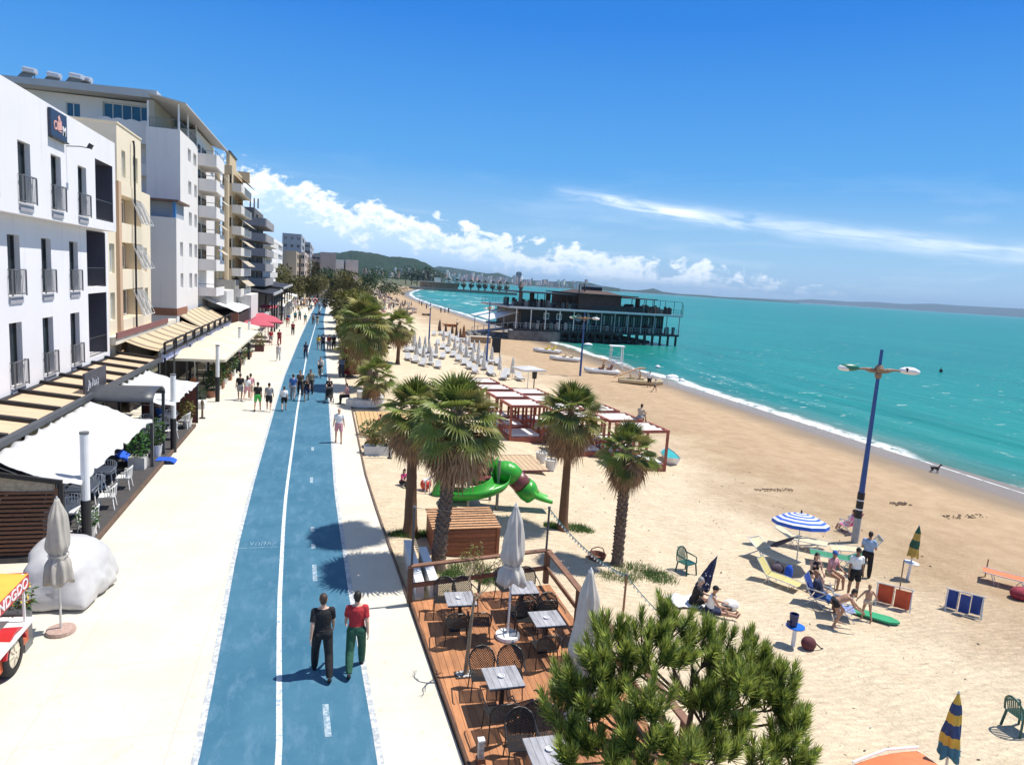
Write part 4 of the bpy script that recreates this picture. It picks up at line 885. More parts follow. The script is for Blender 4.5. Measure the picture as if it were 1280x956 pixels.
# --- generic blocks further on
def block(name,label,Y,pL,pR,pE,ptop,m_,floors,zt=None,fcols=3,ncols=0,z0=0,base=3.6,balc=None,pane=None,band=False,m2=None,parap=.3,side_w=.9,xR=None):
    a=PYY(pL,ptop,Y); b=PYY(pR,ptop,Y); x0=a.x; x1=b.x if xR is None else xR; z=b.z if zt is None else zt
    y1=PXX(pE,ptop+30,x1).y if pE else Y+14
    B=Bld(name,label,'building',((x0+x1)/2,(Y+y1)/2,0)); fh=(z-base-parap)/floors; fo=[];no=[]
    for f in range(floors):
        zb=base+f*fh
        L=(y1-Y)/fcols if fcols else 0
        for k in range(fcols):
            u=Y+L*k; fo.append((u+L*(.06 if band else .24),u+L*(.94 if band else .76),zb+fh*.25,zb+fh*.82))
        for k in range(ncols):
            u=x0+(x1-x0)*(k+.5)/ncols; no.append((u-side_w/2,u+side_w/2,zb+fh*.30,zb+fh*.75))
    m=B.mb(); shell(m,x0,x1,Y,y1,z0,z,fo,no,.25); m.build('wall',m_,B.o)
    for o in fo: window(B,FX(x1),o,WFR,pane or PANE,2 if band else 1,.24)
    for o in no: window(B,FY(Y),o,WFR,pane or PANE,1,.24)
    if balc:
        e,mm,h=balc
        for f in range(floors):
            zb=base+f*fh; m=B.mb(); m.box(x1,x1+e,Y+.05,y1-.05,zb-.1,zb+.06); m.box(x1+e-.1,x1+e,Y+.05,y1-.05,zb+.062,zb+h); m.box(x1,x1+e-.105,Y+.05,Y+.15,zb+.062,zb+h); m.box(x1,x1+e-.105,y1-.15,y1-.05,zb+.062,zb+h); m.build('balcony',mm,B.o)
    return B,(x0,x1,Y,y1,z)
BW=stucco('off_white_stucco',(.66,.64,.60)); BE=stucco('beige_stucco',(.60,.48,.32)); DG=stucco('grey_brown_render',(.16,.15,.15)); TAN=stucco('tan_render',(.40,.33,.25)); PKS=stucco('pinkish_render',(.60,.50,.44)); GY=stucco('pale_grey_render',(.40,.42,.45)); BR=stucco('brick_brown_render',(.48,.39,.34))
B,q=block('apartment_block','beige apartment block with rounded piers and white balconies beside the grey-white one',80,278,290,304,207,BE,6,fcols=2,ncols=1,balc=(.95,stucco('warm_white_stucco',(.70,.66,.60)),.75),base=5.2)
for f in range(6):
    zb=5.2+f*(q[4]-5.5)/6; m=B.mb(); m.add([(q[1]+.1,q[2]+3,zb+2.05),(q[1]+1.5,q[2]+3,zb+1.0),(q[1]+1.5,q[3]-.3,zb+1.0),(q[1]+.1,q[3]-.3,zb+2.05)],[(0,1,2,3)]); m.build('balcony_awning',mat('awning_khaki',(.42,.36,.27),.8,.3,2),B.o)
m=B.mb()
for k in (0,1): m.tube([(q[1]-.5-k*.9,q[2]-.12,4),(q[1]-.5-k*.9,q[2]-.12,q[4]-1)],.28,10)
m.build('pier',BE,B.o); m=B.mb(); m.box(q[0]+.3,q[1]-.3,q[2]+.5,q[2]+6,q[4],q[4]+1.4); m.build('roof_hut',BE,B.o); m=B.mb(); m.box(q[0]+.3,q[1]+.8,q[2]+10,q[3]-1,q[4]-.6,q[4]+.6); m.build('roof_hut',BE,B.o)
m=B.mb(); m.box(q[0]+.2,q[1]-.2,q[2]+.4,q[2]+6.1,q[4]+1.4,q[4]+1.55); m.build('roof',DFR,B.o)
B,q=block('apartment_block','dark grey-brown block with stacked balcony boxes and three thin chimneys',101,302,318,329,259.5,DG,5,fcols=2,ncols=1,balc=(1.6,stucco('grey_balcony',(.30,.29,.30)),.95),base=6)
m=B.mb()
for k in range(3): m.tube([(q[0]+1.0+k*.5,q[2]+1,q[4]),(q[0]+1.+k*.5,q[2]+1,q[4]+1.3)],.10,6)
m.build('chimney',DG,B.o)
m=B.mb()
for f in range(5):
    z=6+f*(q[4]-6.3)/5; m.box(q[0]+.2,q[1]+1.55,q[2]-.9,q[2]-.003,z-.1,z+.95)
m.build('side_balcony',stucco('grey_balcony',(.30,.29,.30)),B.o)
block('apartment_block','narrow white block with cluttered balconies beyond the dark grey-brown one',124,316,329,339,291,BW,5,fcols=3,ncols=0,balc=(1.2,BW,.8),base=5)
block('apartment_block','plain white block with wide window bands in four rows',150,334,340.5,353,297,stucco('white_stucco',(.75,.735,.745)),4,fcols=2,band=True,base=5.5,pane=mat('grey_blind',(.30,.32,.33),.6))
block('apartment_block','tan blank-walled block with a narrow white front',186,354,370.5,377.5,314,TAN,4,fcols=2,ncols=0,base=4)
block('apartment_block','grey unfinished tower standing tallest behind the tan block',235,353,377,384,293,GY,6,ncols=3,fcols=2,base=5)
block('apartment_block','stepped pale grey block right of the tall grey tower',270,372,388,391.5,303,GY,6,ncols=3,fcols=2,base=5,side_w=1.5)
block('apartment_block','rose-coloured block in front of the stepped grey one',205,376,381,386,315,PKS,4,ncols=1,fcols=2,base=4)
block('apartment_block','red-brown block with rows of pale balconies far down the promenade',300,389,402,406,319,BR,5,ncols=3,fcols=2,base=4,side_w=2)
block('apartment_block','brown and white block, second from the far right of the row',360,404,416,419,325,BR,4,ncols=3,fcols=1,base=4,side_w=2)
block('apartment_block','white framed block beside the farthest pale one',400,416,427,429,327,BW,4,ncols=3,fcols=1,base=4,side_w=2.2)
block('apartment_block','farthest pale pinkish block at the end of the row',440,428,441,447,328,stucco('pale_pink',(.55,.47,.45)),6,ncols=3,fcols=2,base=4,side_w=2.5)
# --- low buildings between
WF=stucco('low_grey_wall',(.36,.34,.30)); B=Bld('low_building','low grey flat-roofed building with a white corner box and pale shutters','building',(-10,84,0))
a=PYY(297,372,80); b=PYY(318,372,80)
m=B.mb(); shell(m,-14,-9.6,79.5,92,0,6.9,[]); m.build('wall',WF,B.o); m=B.mb(); shell(m,-11.4,-8.2,82,90,2.6,5.3,[],[(-10.6,-10.1,3.6,4.5),(-9.7,-9.2,3.6,4.5)]); m.build('corner_box',BW,B.o)
for u in (-10.6,-9.7): window(B,FY(82),(u,u+.5,3.6,4.5),WFR,PANE,0)
m=B.mb(); m.box(-11.2,-8.4,82.2,89.8,0,2.6); m.build('shutter',mat('shutter_grey',(.42,.39,.36),.7,.2,2,stretch=(8,8,1)),B.o)
B=Bld('restaurant_building','restaurant with a white sheet-covered roof and a dark open front under it','building',(-9.6,71,0))
m=B.mb(); m.sheet(lambda u,v:(-11.6+3.3*u,71.5+14*v,5.2-1.2*u+.08*noise.noise(V(u*5,v*9,0))),10,20,.05); m.build('roof_sheet',mat('sheet_metal_white',(.66,.65,.63),.7,.15,2),B.o)
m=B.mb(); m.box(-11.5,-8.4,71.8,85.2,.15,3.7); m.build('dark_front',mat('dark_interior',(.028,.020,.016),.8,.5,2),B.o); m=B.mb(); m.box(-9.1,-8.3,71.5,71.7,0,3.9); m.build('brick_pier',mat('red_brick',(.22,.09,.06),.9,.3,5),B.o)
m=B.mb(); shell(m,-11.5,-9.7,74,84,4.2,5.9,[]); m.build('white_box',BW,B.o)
BLK=mat('black_steel',(.016,.015,.016),.6,.2)
for y0,y1,z,l in ((92,110,5.6,'nearest black flat-roofed restaurant pavilion behind the pink sunshade'),(112,140,5.9,'second black pavilion with a pale roof edge further along')):
    B=Bld('restaurant_pavilion',l,'pavilion',(-9,(y0+y1)/2,0)); m=B.mb(); m.add([(-12,y0,z),(-6.6,y0,z-.6),(-6.6,y1,z-.6),(-12,y1,z),(-12,y0,z+.2),(-6.6,y0,z-.4),(-6.6,y1,z-.4),(-12,y1,z+.2)],[(3,2,1,0),(4,5,6,7),(0,1,5,4),(1,2,6,5),(2,3,7,6),(3,0,4,7)]); m.build('roof',BLK,B.o)
    for k in range(5):
        y=y0+.3+(y1-y0-.6)*k/4; m=B.mb(); m.box(-6.8,-6.6,y-.1,y+.1,0,z-.6); m.build('post',BLK,B.o)
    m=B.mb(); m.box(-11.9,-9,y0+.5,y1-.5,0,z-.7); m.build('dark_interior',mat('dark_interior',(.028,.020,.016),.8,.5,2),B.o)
    m=B.mb(); m.box(-6.6,-6.45,y0,y1,z-.62,z-.3); m.build('roof_edge',mat('fascia_grey',(.4,.4,.4),.6),B.o)
# ---------------------------------------------------------------- restaurant terraces on the left
DKW=mat('dark_deck_board',(.060,.055,.055),.75,.35,4,stretch=(1,8,1)); CRW=mat('cream_board',(.56,.41,.27),.7,.15,2,stretch=(.6,5,1)); OLV=mat('olive_fascia',(.20,.18,.10),.7,.2,2)
CLW=fabric('shade_cloth_white',(.66,.66,.67),.9,.3); CREAM=fabric('parasol_cream',(.78,.72,.58),.9,.3); CHW=mat('white_plastic',(.74,.74,.73),.45,.04); GFR=mat('graphite_metal',(.055,.06,.07),.45,.15)
TERR=mat('terracotta',(.32,.15,.09),.85,.2); POTW=mat('white_pot',(.66,.64,.60),.7,.1)
d_=thing('terrace_deck','dark boarded terrace floor along the pale plaza','deck',(-8.75,29,0)); m=MB(); m.box(-2.25,2.22,-8.3,9.1,0,.15); m.build('floor_boards',DKW,d_); m=MB(); m.box(2.223,2.29,-8.3,9.1,0,.165); m.build('edge_board',mat('brown_edge',(.12,.075,.05),.8,.3),d_)
pg=thing('pergola','black steel pergola with cream boarded roof panels along the white hotel','pergola',(-9.9,31,0))
ZP=lambda x:3.04+(-8.85-x)*.13
m=MB(); y0,y1=18.5,41.3; n=11; ym=[y0+(y1-y0)*i/n for i in range(n+1)]
for a,b in zip(ym,ym[1:]):
    m.add([(-10.95+9.9,a+.1-31,ZP(-10.95)),(-9.05+9.9,a+.1-31,ZP(-9.05)),(-9.05+9.9,b-.1-31,ZP(-9.05)),(-10.95+9.9,b-.1-31,ZP(-10.95))],[(0,1,2,3)])
m.build('roof_panel',CRW,pg)
for y in ym: m=MB(); m.bar((-10.98+9.9,y-31,ZP(-10.98)+.06),(-8.95+9.9,y-31,ZP(-8.95)+.06),.20,.16); m.build('cross_beam',BLK,pg)
m=MB(); m.box(-8.94+9.9,-8.74+9.9,y0-31,y1-31,2.98,3.16); m.build('front_beam',GFR,pg); m=MB(); m.box(-8.93+9.9,-8.88+9.9,y0-31,y1-31,2.5,2.975); m.build('fascia',OLV,pg); m=MB(); m.box(-10.99+9.9,-10.8+9.9,y0-31,y1-31,3.16,3.34); m.build('wall_beam',BLK,pg)
for y in (19,23.5,28.5,33.5,38.5,41): m=MB(); m.box(-8.9+9.9,-8.8+9.9,y-31.05,y-30.95,.15,2.98); m.build('post',BLK,pg)
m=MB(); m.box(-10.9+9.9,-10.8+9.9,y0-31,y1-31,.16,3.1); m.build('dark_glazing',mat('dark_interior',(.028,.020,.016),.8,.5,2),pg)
def cloth(y0,y1,label,slack=.10,sc=9,front=-6.58,zf=2.18):
    o=thing('shade_cloth',label,'awning',(-7.7,(y0+y1)/2,0),0,'white shade cloths over the terrace'); m=MB(); L=y1-y0
    def f(u,v):
        x=-8.72+(front+8.72)*u; y=y0+L*v
        z=2.92+(zf-2.92)*u-.12*sin(PI*u)+.045*sin(v*L*7.1+2.5*sin(u*5+v*3))*(.4+.6*abs(2*u-1))+.06*noise.noise(V(u*7,v*L*1.6,y0))+.03*noise.noise(V(u*19,v*L*4,y0))
        x+=.05*sin(v*L*6.2+1)*(1 if u>.97 or u<.03 else 0)
        return V(x+7.7,y-(y0+y1)/2,z)
    m.sheet(f,22,int(L*14),.012); m.build('cloth',CLW,o,smooth=True)
    for k in range(int(L/1.1)+1):
        y=y0+L*k/int(L/1.1)-(y0+y1)/2; m=MB(); m.tube([(-8.75+7.7,y,2.80),(-7.7+7.7,y,2.30),(front+7.7,y,zf-.10)],.012,5); m.build('support_wire',GRL,o)
cloth(20.9,29.45,'nearest white shade cloth, wide and wrinkled, over the white chairs'); cloth(32.1,38.2,'smaller white shade cloth beyond the curved grey canopy',front=-6.35,zf=2.3)
# timber screen and its beam
s=thing('timber_screen','brown slatted timber screen closing the near end of the terrace','screen',(-8.9,20.85,.15)); m=MB()
for k in range(15):
    z=.02+k*.125
    m.box(-1.9,-.02,-.025,.025,z,z+.075); m.box(.02,1.78,-.025,.025,z,z+.075)
m.build('slat_panel',mat('screen_timber',(.15,.065,.035),.7,.35,5,stretch=(1,1,9)),s)
for x in (-1.93,0,1.8): m=MB(); m.box(x-.045,x+.045,-.045,.045,0,1.93); m.build('post',mat('screen_timber',(.15,.065,.035)),s)
m=MB(); m.add([(-1.95,0,2.66),(1.75,0,2.14),(1.75,0,1.80),(-1.95,0,1.97),(-1.95,.03,2.66),(1.75,.03,2.14),(1.75,.03,1.80),(-1.95,.03,1.97)],[(3,2,1,0),(4,5,6,7),(0,1,5,4),(1,2,6,5),(2,3,7,6),(3,0,4,7)]); m.build('infill_panel',mat('cork_infill',(.36,.30,.22),.8,.35,9),s)
m=MB(); m.bar((-1.95,-.03,2.72),(1.95,-.03,2.10),.10,.12); m.build('top_beam',BLK,s); m=MB(); m.box(1.86,1.97,-.06,.06,0,2.05); m.build('corner_post',BLK,s)
# curved canopy with its sign
c=thing('entrance_canopy','grey barrel-roofed entrance canopy with a sign panel between the two white shade cloths','canopy',(-7.8,30.9,.15)); m=MB(); m.sheet(lambda u,v:(-1.35+2.5*u,cos(PI*(1-v))*1.08,2.72+.42*sin(PI*v)),6,14,.05); m.build('barrel_roof',GFR,c,smooth=True)
for x,y in ((1.08,-1.02),(1.08,1.02),(-1.25,-1.02),(-1.25,1.02)): m=MB(); m.box(x-.055,x+.055,y-.055,y+.055,0,2.72); m.build('post',GFR,c)
sp_=MB(); sp_.box(-1.38,-1.30,-.95,1.75,2.75,3.75); sb=sp_.build('sign_panel',mat('sign_dark',(.07,.065,.075),.5,.2),c)
m=MB()
for k,(a,b,q) in enumerate(((-.75,.1,0),(-.6,.45,.1),(-.45,.5,-.05),(-.15,.45,.12),(.05,.5,0),(.25,.35,.1),(.5,.45,.05))):
    m.tube([(-1.285,a,2.98+q),(-1.285,a+.10,3.0+q+b*.7),(-1.285,a-.03,3.15+q+b*.5),(-1.285,a+.16,2.95+q+.1)],.018,5)
m.build('script_lettering',WW,sb)
# promenade light columns
def column(x,y,label):
    o=thing('light_column',label,'light column',(x,y,0),0,'white and black light columns'); m=MB(); m.lathe([(.13,0),(.13,1.55),(.125,1.56)],14); m.build('base_sleeve',BLK,o); m=MB(); m.lathe([(.115,1.56),(.115,3.50)],14); m.build('column_tube',CHW,o); m=MB(); m.lathe([(.125,3.5),(.125,3.56),(.02,3.58)],14); m.build('column_cap',GRL,o)
column(-6.55,21.37,'nearest white and black light column, in front of the wide shade cloth'); column(-6.5,32.8,'white and black light column beside the curved grey canopy'); column(-6.45,45.3,'white and black light column at the first cream parasol'); column(-6.75,58.9,'white and black light column among the hedge plants'); column(-6.8,66.5,'farthest of the white and black light columns, by the pink parasols')
# white armchairs and tables
def armchair(label,loc,rz):
    o=thing('armchair',label,'chair',loc,rz,'white armchairs on the terrace'); m=MB()
    m.sheet(lambda u,v:(-.24+.48*u,-.24+.46*v,.45-.02*sin(PI*u)),4,4,.03); m.build('seat',CHW,o)
    m=MB()
    for k in range(13):
        a=PI*(k/12)*1.16-.25; x,y=.29*cos(a),-.05-.25*sin(a); m.bar((x*.9,y*.9,.44),(x,y,.66+.16*max(0,sin(a))),.022)
    m.tube([(.29*cos(PI*t/14*1.16-.25),-.05-.25*sin(PI*t/14*1.16-.25),.66+.17*max(0,sin(PI*t/14*1.16-.25))) for t in range(15)],.02,6); m.build('backrest',CHW,o)
    for sx in (-1,1):
        for sy in (-1,1): m=MB(); m.bar((sx*.2,sy*.19,.44),(sx*.26,sy*.25,0),.03); m.build('leg',CHW,o)
    return o
def table(label,loc,top,base,group,w=.8,rz=0):
    o=thing('dining_table',label,'table',loc,rz,group); m=MB(); m.box(-w/2,w/2,-w/2,w/2,.715,.745); m.build('tabletop',top,o); m=MB(); m.lathe([(.035,.02),(.035,.71)],8); m.build('pedestal',base,o); m=MB(); m.cb((0,0,.015),(.5,.07,.03)); m.cb((0,0,.017),(.07,.5,.028)); m.build('foot',base,o); return o
TW=mat('table_white',(.70,.70,.69),.4,.05)
ts=[(-7.55,22.6),(-7.7,24.8),(-7.75,27.0),(-8.6,26),(-7.7,34.6),(-7.5,37.0),(-8.5,35.6)]
tn=['first white table behind the timber screen','second white table under the nearest shade cloth','third white table under the nearest shade cloth','inner white table near the pergola posts','white table beyond the curved canopy','white table in front of the dark red partition','inner white table under the smaller shade cloth']
A0=None; k=0
an=iter([f'white armchair, {s} side, {t}' for t in tn for s in ('near','far','plaza')])
for (x,y),nm in zip(ts,tn):
    table(nm,(x,y,.15),TW,CHW,'white terrace tables',.8)
    for dx,dy,r in ((0,-.62,0),(0,.62,PI),(.68,0,PI/2)):
        l=next(an); loc=(x+dx+U(-.06,.06),y+dy,.15)
        if A0 is None: A0=armchair(l,loc,r+U(-.2,.2))
        else: dup(A0,loc,r+U(-.25,.25),l)
# pots
def pot(label,loc,kind,h,r,pm,n=260,shape='round',ls=.10,cat='potted plant',group=None,tall=1.):
    o=thing('potted_plant',label,cat,loc,0,group); m=MB()
    if shape=='round': m.lathe([(r*.7,0),(r*.95,h*.9),(r,h),(r*.85,h),(r*.8,h*.85)],14)
    else: m.box(-r,r,-r,r,0,h)
    m.build('pot',pm,o); f=MB(); leaves(f,(0,0,h+r*1.1*tall),(r*1.25,r*1.25,r*1.3*tall),n,ls); f.build('foliage',FOL[kind],o); m=MB(); m.tube([(0,0,h*.8),(.02,0,h+r*tall)],.02,5); m.build('stem',WOOD,o); return o
pot('small potted shrub at the foot of the nearest light column',(-6.75,22.2,.15),'green',.35,.24,POTW,200,ls=.07); pot('leafy plant in a white box under the curved canopy',(-7.2,29.7,.15),'bright',.5,.30,POTW,300,'box',.10,tall=1.4); pot('tall leafy plant in a white pot beside the canopy post',(-6.95,31.6,.15),'green',.5,.26,POTW,300,ls=.11,tall=1.8); pot('small tree-like plant in a pale pot before the dark red partition',(-6.75,37.3,.15),'yellow',.45,.26,POTW,220,ls=.09,tall=1.5)
BLU=mat('bright_blue_fabric',(.01,.09,.55),.8,.1)
o=thing('door_mat','bright blue mat spilling over the terrace edge','mat',(-6.5,31.0,.165)); m=MB(); m.sheet(lambda u,v:(-.3+.75*u,-.3+.6*v,.012+(-.12 if u>.75 else 0)*(u-.75)*4+.01*sin(v*9)),10,6,.012); m.build('mat',BLU,o)
o=thing('ramp_board','bright blue sloping board beside the boxed plant','board',(-7.65,30.3,.15)); m=MB(); m.add([(-.4,-.45,.5),(.35,-.45,.03),(.35,.45,.03),(-.4,.45,.5),(-.4,-.45,.45),(.35,-.45,0),(.35,.45,0),(-.4,.45,.45)],[(0,1,2,3),(7,6,5,4),(1,0,4,5),(2,1,5,6),(3,2,6,7),(0,3,7,4)]); m.build('board',BLU,o); m=MB(); m.bar((-.38,-.4,0),(-.38,-.4,.46),.04); m.bar((-.38,.4,0),(-.38,.4,.46),.04); m.build('prop',GFR,o)
o=thing('partition','dark red-brown boarded partition at the end of the terrace','partition',(-7.9,38.3,.15)); m=MB(); m.box(-1.1,1.42,-.03,.03,0,2.15); m.build('panel',mat('maroon_board',(.13,.035,.025),.7,.3,3,stretch=(6,1,1)),o); m=MB(); m.box(1.42,1.5,-.05,.05,0,2.3); m.box(-1.18,-1.1,-.05,.05,0,2.3); m.build('post',BLK,o)
o=thing('bollard','small dark figure-like bollard on the plaza edge','bollard',(-6.5,40.2,0)); m=MB(); m.lathe([(.10,0),(.06,.05),(.05,.7),(.09,.85),(.07,1.0),(.02,1.05)],10); m.build('shaft',mat('bronze_brown',(.11,.075,.05),.5),o); m=MB(); m.cb((0,0,.02),(.3,.3,.04)); m.build('foot',BLK,o)
# cream parasols
def parasol(label,loc,w,zt,mt,group=None,rz=0,h=2.55):
    o=thing('parasol',label,'parasol',loc,rz,group); m=MB(); a=w/2
    P=[(-a,-a,h),(a,-a,h),(a,a,h),(-a,a,h),(0,0,h+zt)]; m.add(P+[(p[0],p[1],p[2]-.02) for p in P]+[(p[0],p[1],h-.16) for p in P[:4]],[(0,1,4),(1,2,4),(2,3,4),(3,0,4),(6,5,9),(7,6,9),(8,7,9),(5,8,9),(10,11,1,0),(11,12,2,1),(12,13,3,2),(13,10,0,3)]); m.build('canopy',mt,o)
    m=MB(); m.lathe([(.035,0),(.035,h+zt)],8); m.build('pole',CHW,o); m=MB(); m.lathe([(.35,0),(.35,.07),(.05,.1)],14); m.build('base',GRL,o)
    m=MB()
    for sx,sy in ((1,1),(1,-1),(-1,1),(-1,-1),(1,0),(-1,0),(0,1),(0,-1)): m.bar((sx*.05,sy*.05,h+zt-.08),(sx*a*.98,sy*a*.98,h-.04),.025)
    m.build('rib',WOOD,o); return o
for i,y in enumerate((48.2,52.6,57.,61.4,65.8,71.5)): parasol(['nearest large square cream parasol behind the white column','second large square cream parasol in the row','third large square cream parasol in the row','fourth large square cream parasol in the row','fifth large square cream parasol in the row','last square cream parasol before the pink ones'][i],(-8.25,y,0),4.3 if i<5 else 3.6,.55,CREAM,'square cream parasols')
PKF=fabric('parasol_pink',(.62,.13,.18),.85,.3)
for i,(x,y) in enumerate(((-7.3,78),(-6.8,83.6),(-7.6,88.5))): parasol(['nearest faded pink parasol','brightest pink parasol leaning over the plaza','farther pink parasol among the crowd'][i],(x,y,0),3.6,.6,PKF,'pink parasols by the plaza',.15,2.4)
# striped awnings and truss rail
STR=NT('striped_awning'); P=STR.pos('World'); sx=STR.n('ShaderNodeSeparateXYZ'); STR.l(P,sx.inputs[0]); f=STR.math('FRACT',STR.math('MULTIPLY',sx.outputs[1],.5)); STR.col(STR.mix(STR.ramp(f,[(.0,0),(.02,1),(.30,1),(.32,0)],'CONSTANT'),(.58,.45,.28),(.26,.20,.13))); STR=STR.m
for l,x0,x1,ya,yb,z0,z1 in (('wide beige striped awning sloping from the cream house',-10.66,-8.95,41.6,57.2,4.0,3.5),('second beige striped awning below the grey-white block',-11.2,-9.0,58.,70.8,4.5,3.3)):
    o=thing('striped_awning',l,'awning',((x0+x1)/2,(ya+yb)/2,0)); m=MB(); cx_,cy_=(x0+x1)/2,(ya+yb)/2
    m.sheet(lambda u,v:(x0+(x1-x0)*u-cx_,ya+(yb-ya)*v-cy_,z0+(z1-z0)*u-.06*sin(PI*u)),8,30,.03); m.build('canvas',STR,o); m=MB(); m.box(x1-cx_,x1-cx_+.08,ya-cy_,yb-cy_,z1-.12,z1+.04); m.build('front_bar',GRL,o)
    for k in range(5): y=ya+(yb-ya)*k/4-cy_; m=MB(); m.bar((x1-cx_,y,z1-.1),(x1-cx_,y,0),.09); m.build('post',GRL,o); 
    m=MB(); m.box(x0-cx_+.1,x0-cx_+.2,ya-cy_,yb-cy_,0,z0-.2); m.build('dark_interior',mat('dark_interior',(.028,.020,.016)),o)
o=thing('truss_rail','black stepped truss rail running above the cream parasols','truss',(-8.85,57,0)); m=MB()
for k in range(10):
    a=-14.5+k*3.05; b=a+2.5; m.bar((0,a,3.85),(0,b,3.85),.10); m.bar((0,a,3.2),(0,a,3.85),.12); m.bar((0,b,3.2),(0,b,3.85),.10); m.bar((0,a,3.25),(0,a+3.05,3.25),.10)
m.build('frame',BLK,o); m=MB(); m.box(-.2,-.1,-14.5,16,2.75,3.3); m.build('banner',mat('banner_blue_white',(.35,.37,.52),.7,.5,1.5),o)
for k in range(5): m=MB(); m.box(-.05,.05,-14.5+k*7.5,-14.4+k*7.5,0,3.0); m.build('post',BLK,o)
# dark bistro furniture below the parasols: counted as tables and hedge pots
HD=['first bushy hedge pot','second hedge pot','third hedge pot','fourth hedge pot','fifth hedge pot','sixth hedge pot','seventh hedge pot','eighth hedge pot','ninth hedge pot']
for i,y in enumerate((46.8,48.6,50.4,52.2,54.2,56.4,60.5,63,68.5)):
    pot(HD[i]+' along the cream parasols, counted from the nearest light column',(-7.05-.03*(i%3),y,0),random.choice(('green','green','dark','olive')),.45,.36,POTW if i%2 else TERR,260,'box' if i%3 else 'round',.15,'potted shrub','hedge pots by the cream parasols',1.4+.5*(i>3))
pot('dark square planter with a shrub on the plaza before the pink parasols',(-6.5,73.5,0),'yellow',.6,.42,mat('maroon_pot',(.10,.03,.03),.7),220,'box',.16,tall=1.2)
pot('small dark planter behind the dark red partition',(-7.2,43.9,0),'dark',.45,.26,DFR,180,'box',.09)
o=thing('planter_wall','low white stepped kerb planter beside the hedge','planter',(-7.4,43.3,0)); m=MB(); m.box(-.9,.6,-.5,.5,0,.35); m.build('wall',POTW,o); m=MB(); m.box(-.2,.5,-.4,.4,.35,.42); m.build('coping',CHW,o)
for i,(x,y,l) in enumerate([(-8.5,47.5,'dark bistro table under the nearest cream parasol'),(-8.3,51.8,'dark bistro table under the second cream parasol'),(-8.4,56.2,'dark bistro table under the third cream parasol'),(-8.2,61,'dark bistro table under the fourth cream parasol'),(-8.3,65.5,'dark bistro table under the fifth cream parasol')]): table(l,(x,y,0),DFR,BLK,'dark bistro tables',1.0)
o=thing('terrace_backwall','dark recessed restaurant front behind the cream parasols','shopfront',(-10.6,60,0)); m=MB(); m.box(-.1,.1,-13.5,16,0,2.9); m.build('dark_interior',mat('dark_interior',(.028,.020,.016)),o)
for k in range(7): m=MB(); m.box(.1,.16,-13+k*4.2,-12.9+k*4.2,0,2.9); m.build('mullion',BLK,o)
# pink canopy on white posts, grey awnings and pale canopies further down
def canopy(label,x0,x1,y0,y1,z,mt,pm,group=None,dz=.0):
    o=thing('canopy',label,'canopy',((x0+x1)/2,(y0+y1)/2,0),0,group); w_=(x1-x0)/2; l=(y1-y0)/2; m=MB(); m.sheet(lambda u,v:(-w_+2*w_*u,-l+2*l*v,z+.25*sin(PI*v)-dz*u),4,8,.04); m.build('roof',mt,o)
    for a in (-1,1):
        for b in (-1,1): m=MB(); m.bar((a*w_*.95,b*l*.95,0),(a*w_*.95,b*l*.95,z-(dz if a>0 else 0)),.14); m.build('post',pm,o)
    return o
canopy('bright pink canopy on white posts before the black pavilion',-8.6,-6.6,97,103,3.1,PKF,CHW); canopy('grey metal-framed canopy beside the pink one',-8.8,-7.0,91,95.5,2.6,mat('fascia_grey',(.4,.4,.4)),CHW)
for i,(y0,y1) in enumerate(((113,119),(121,128),(131,139),(142,152),(156,165))): canopy(['first pale canopy beyond the black pavilion','second pale canopy down the promenade','third pale canopy down the promenade','fourth pale canopy down the promenade','last pale canopy at the end of the promenade'][i],-8.6,-6.4-.2*(i%2),y0,y1,3.,CREAM if i%2 else mat('awning_white',(.74,.72,.68)),CHW,'pale canopies far down the promenade',.4)
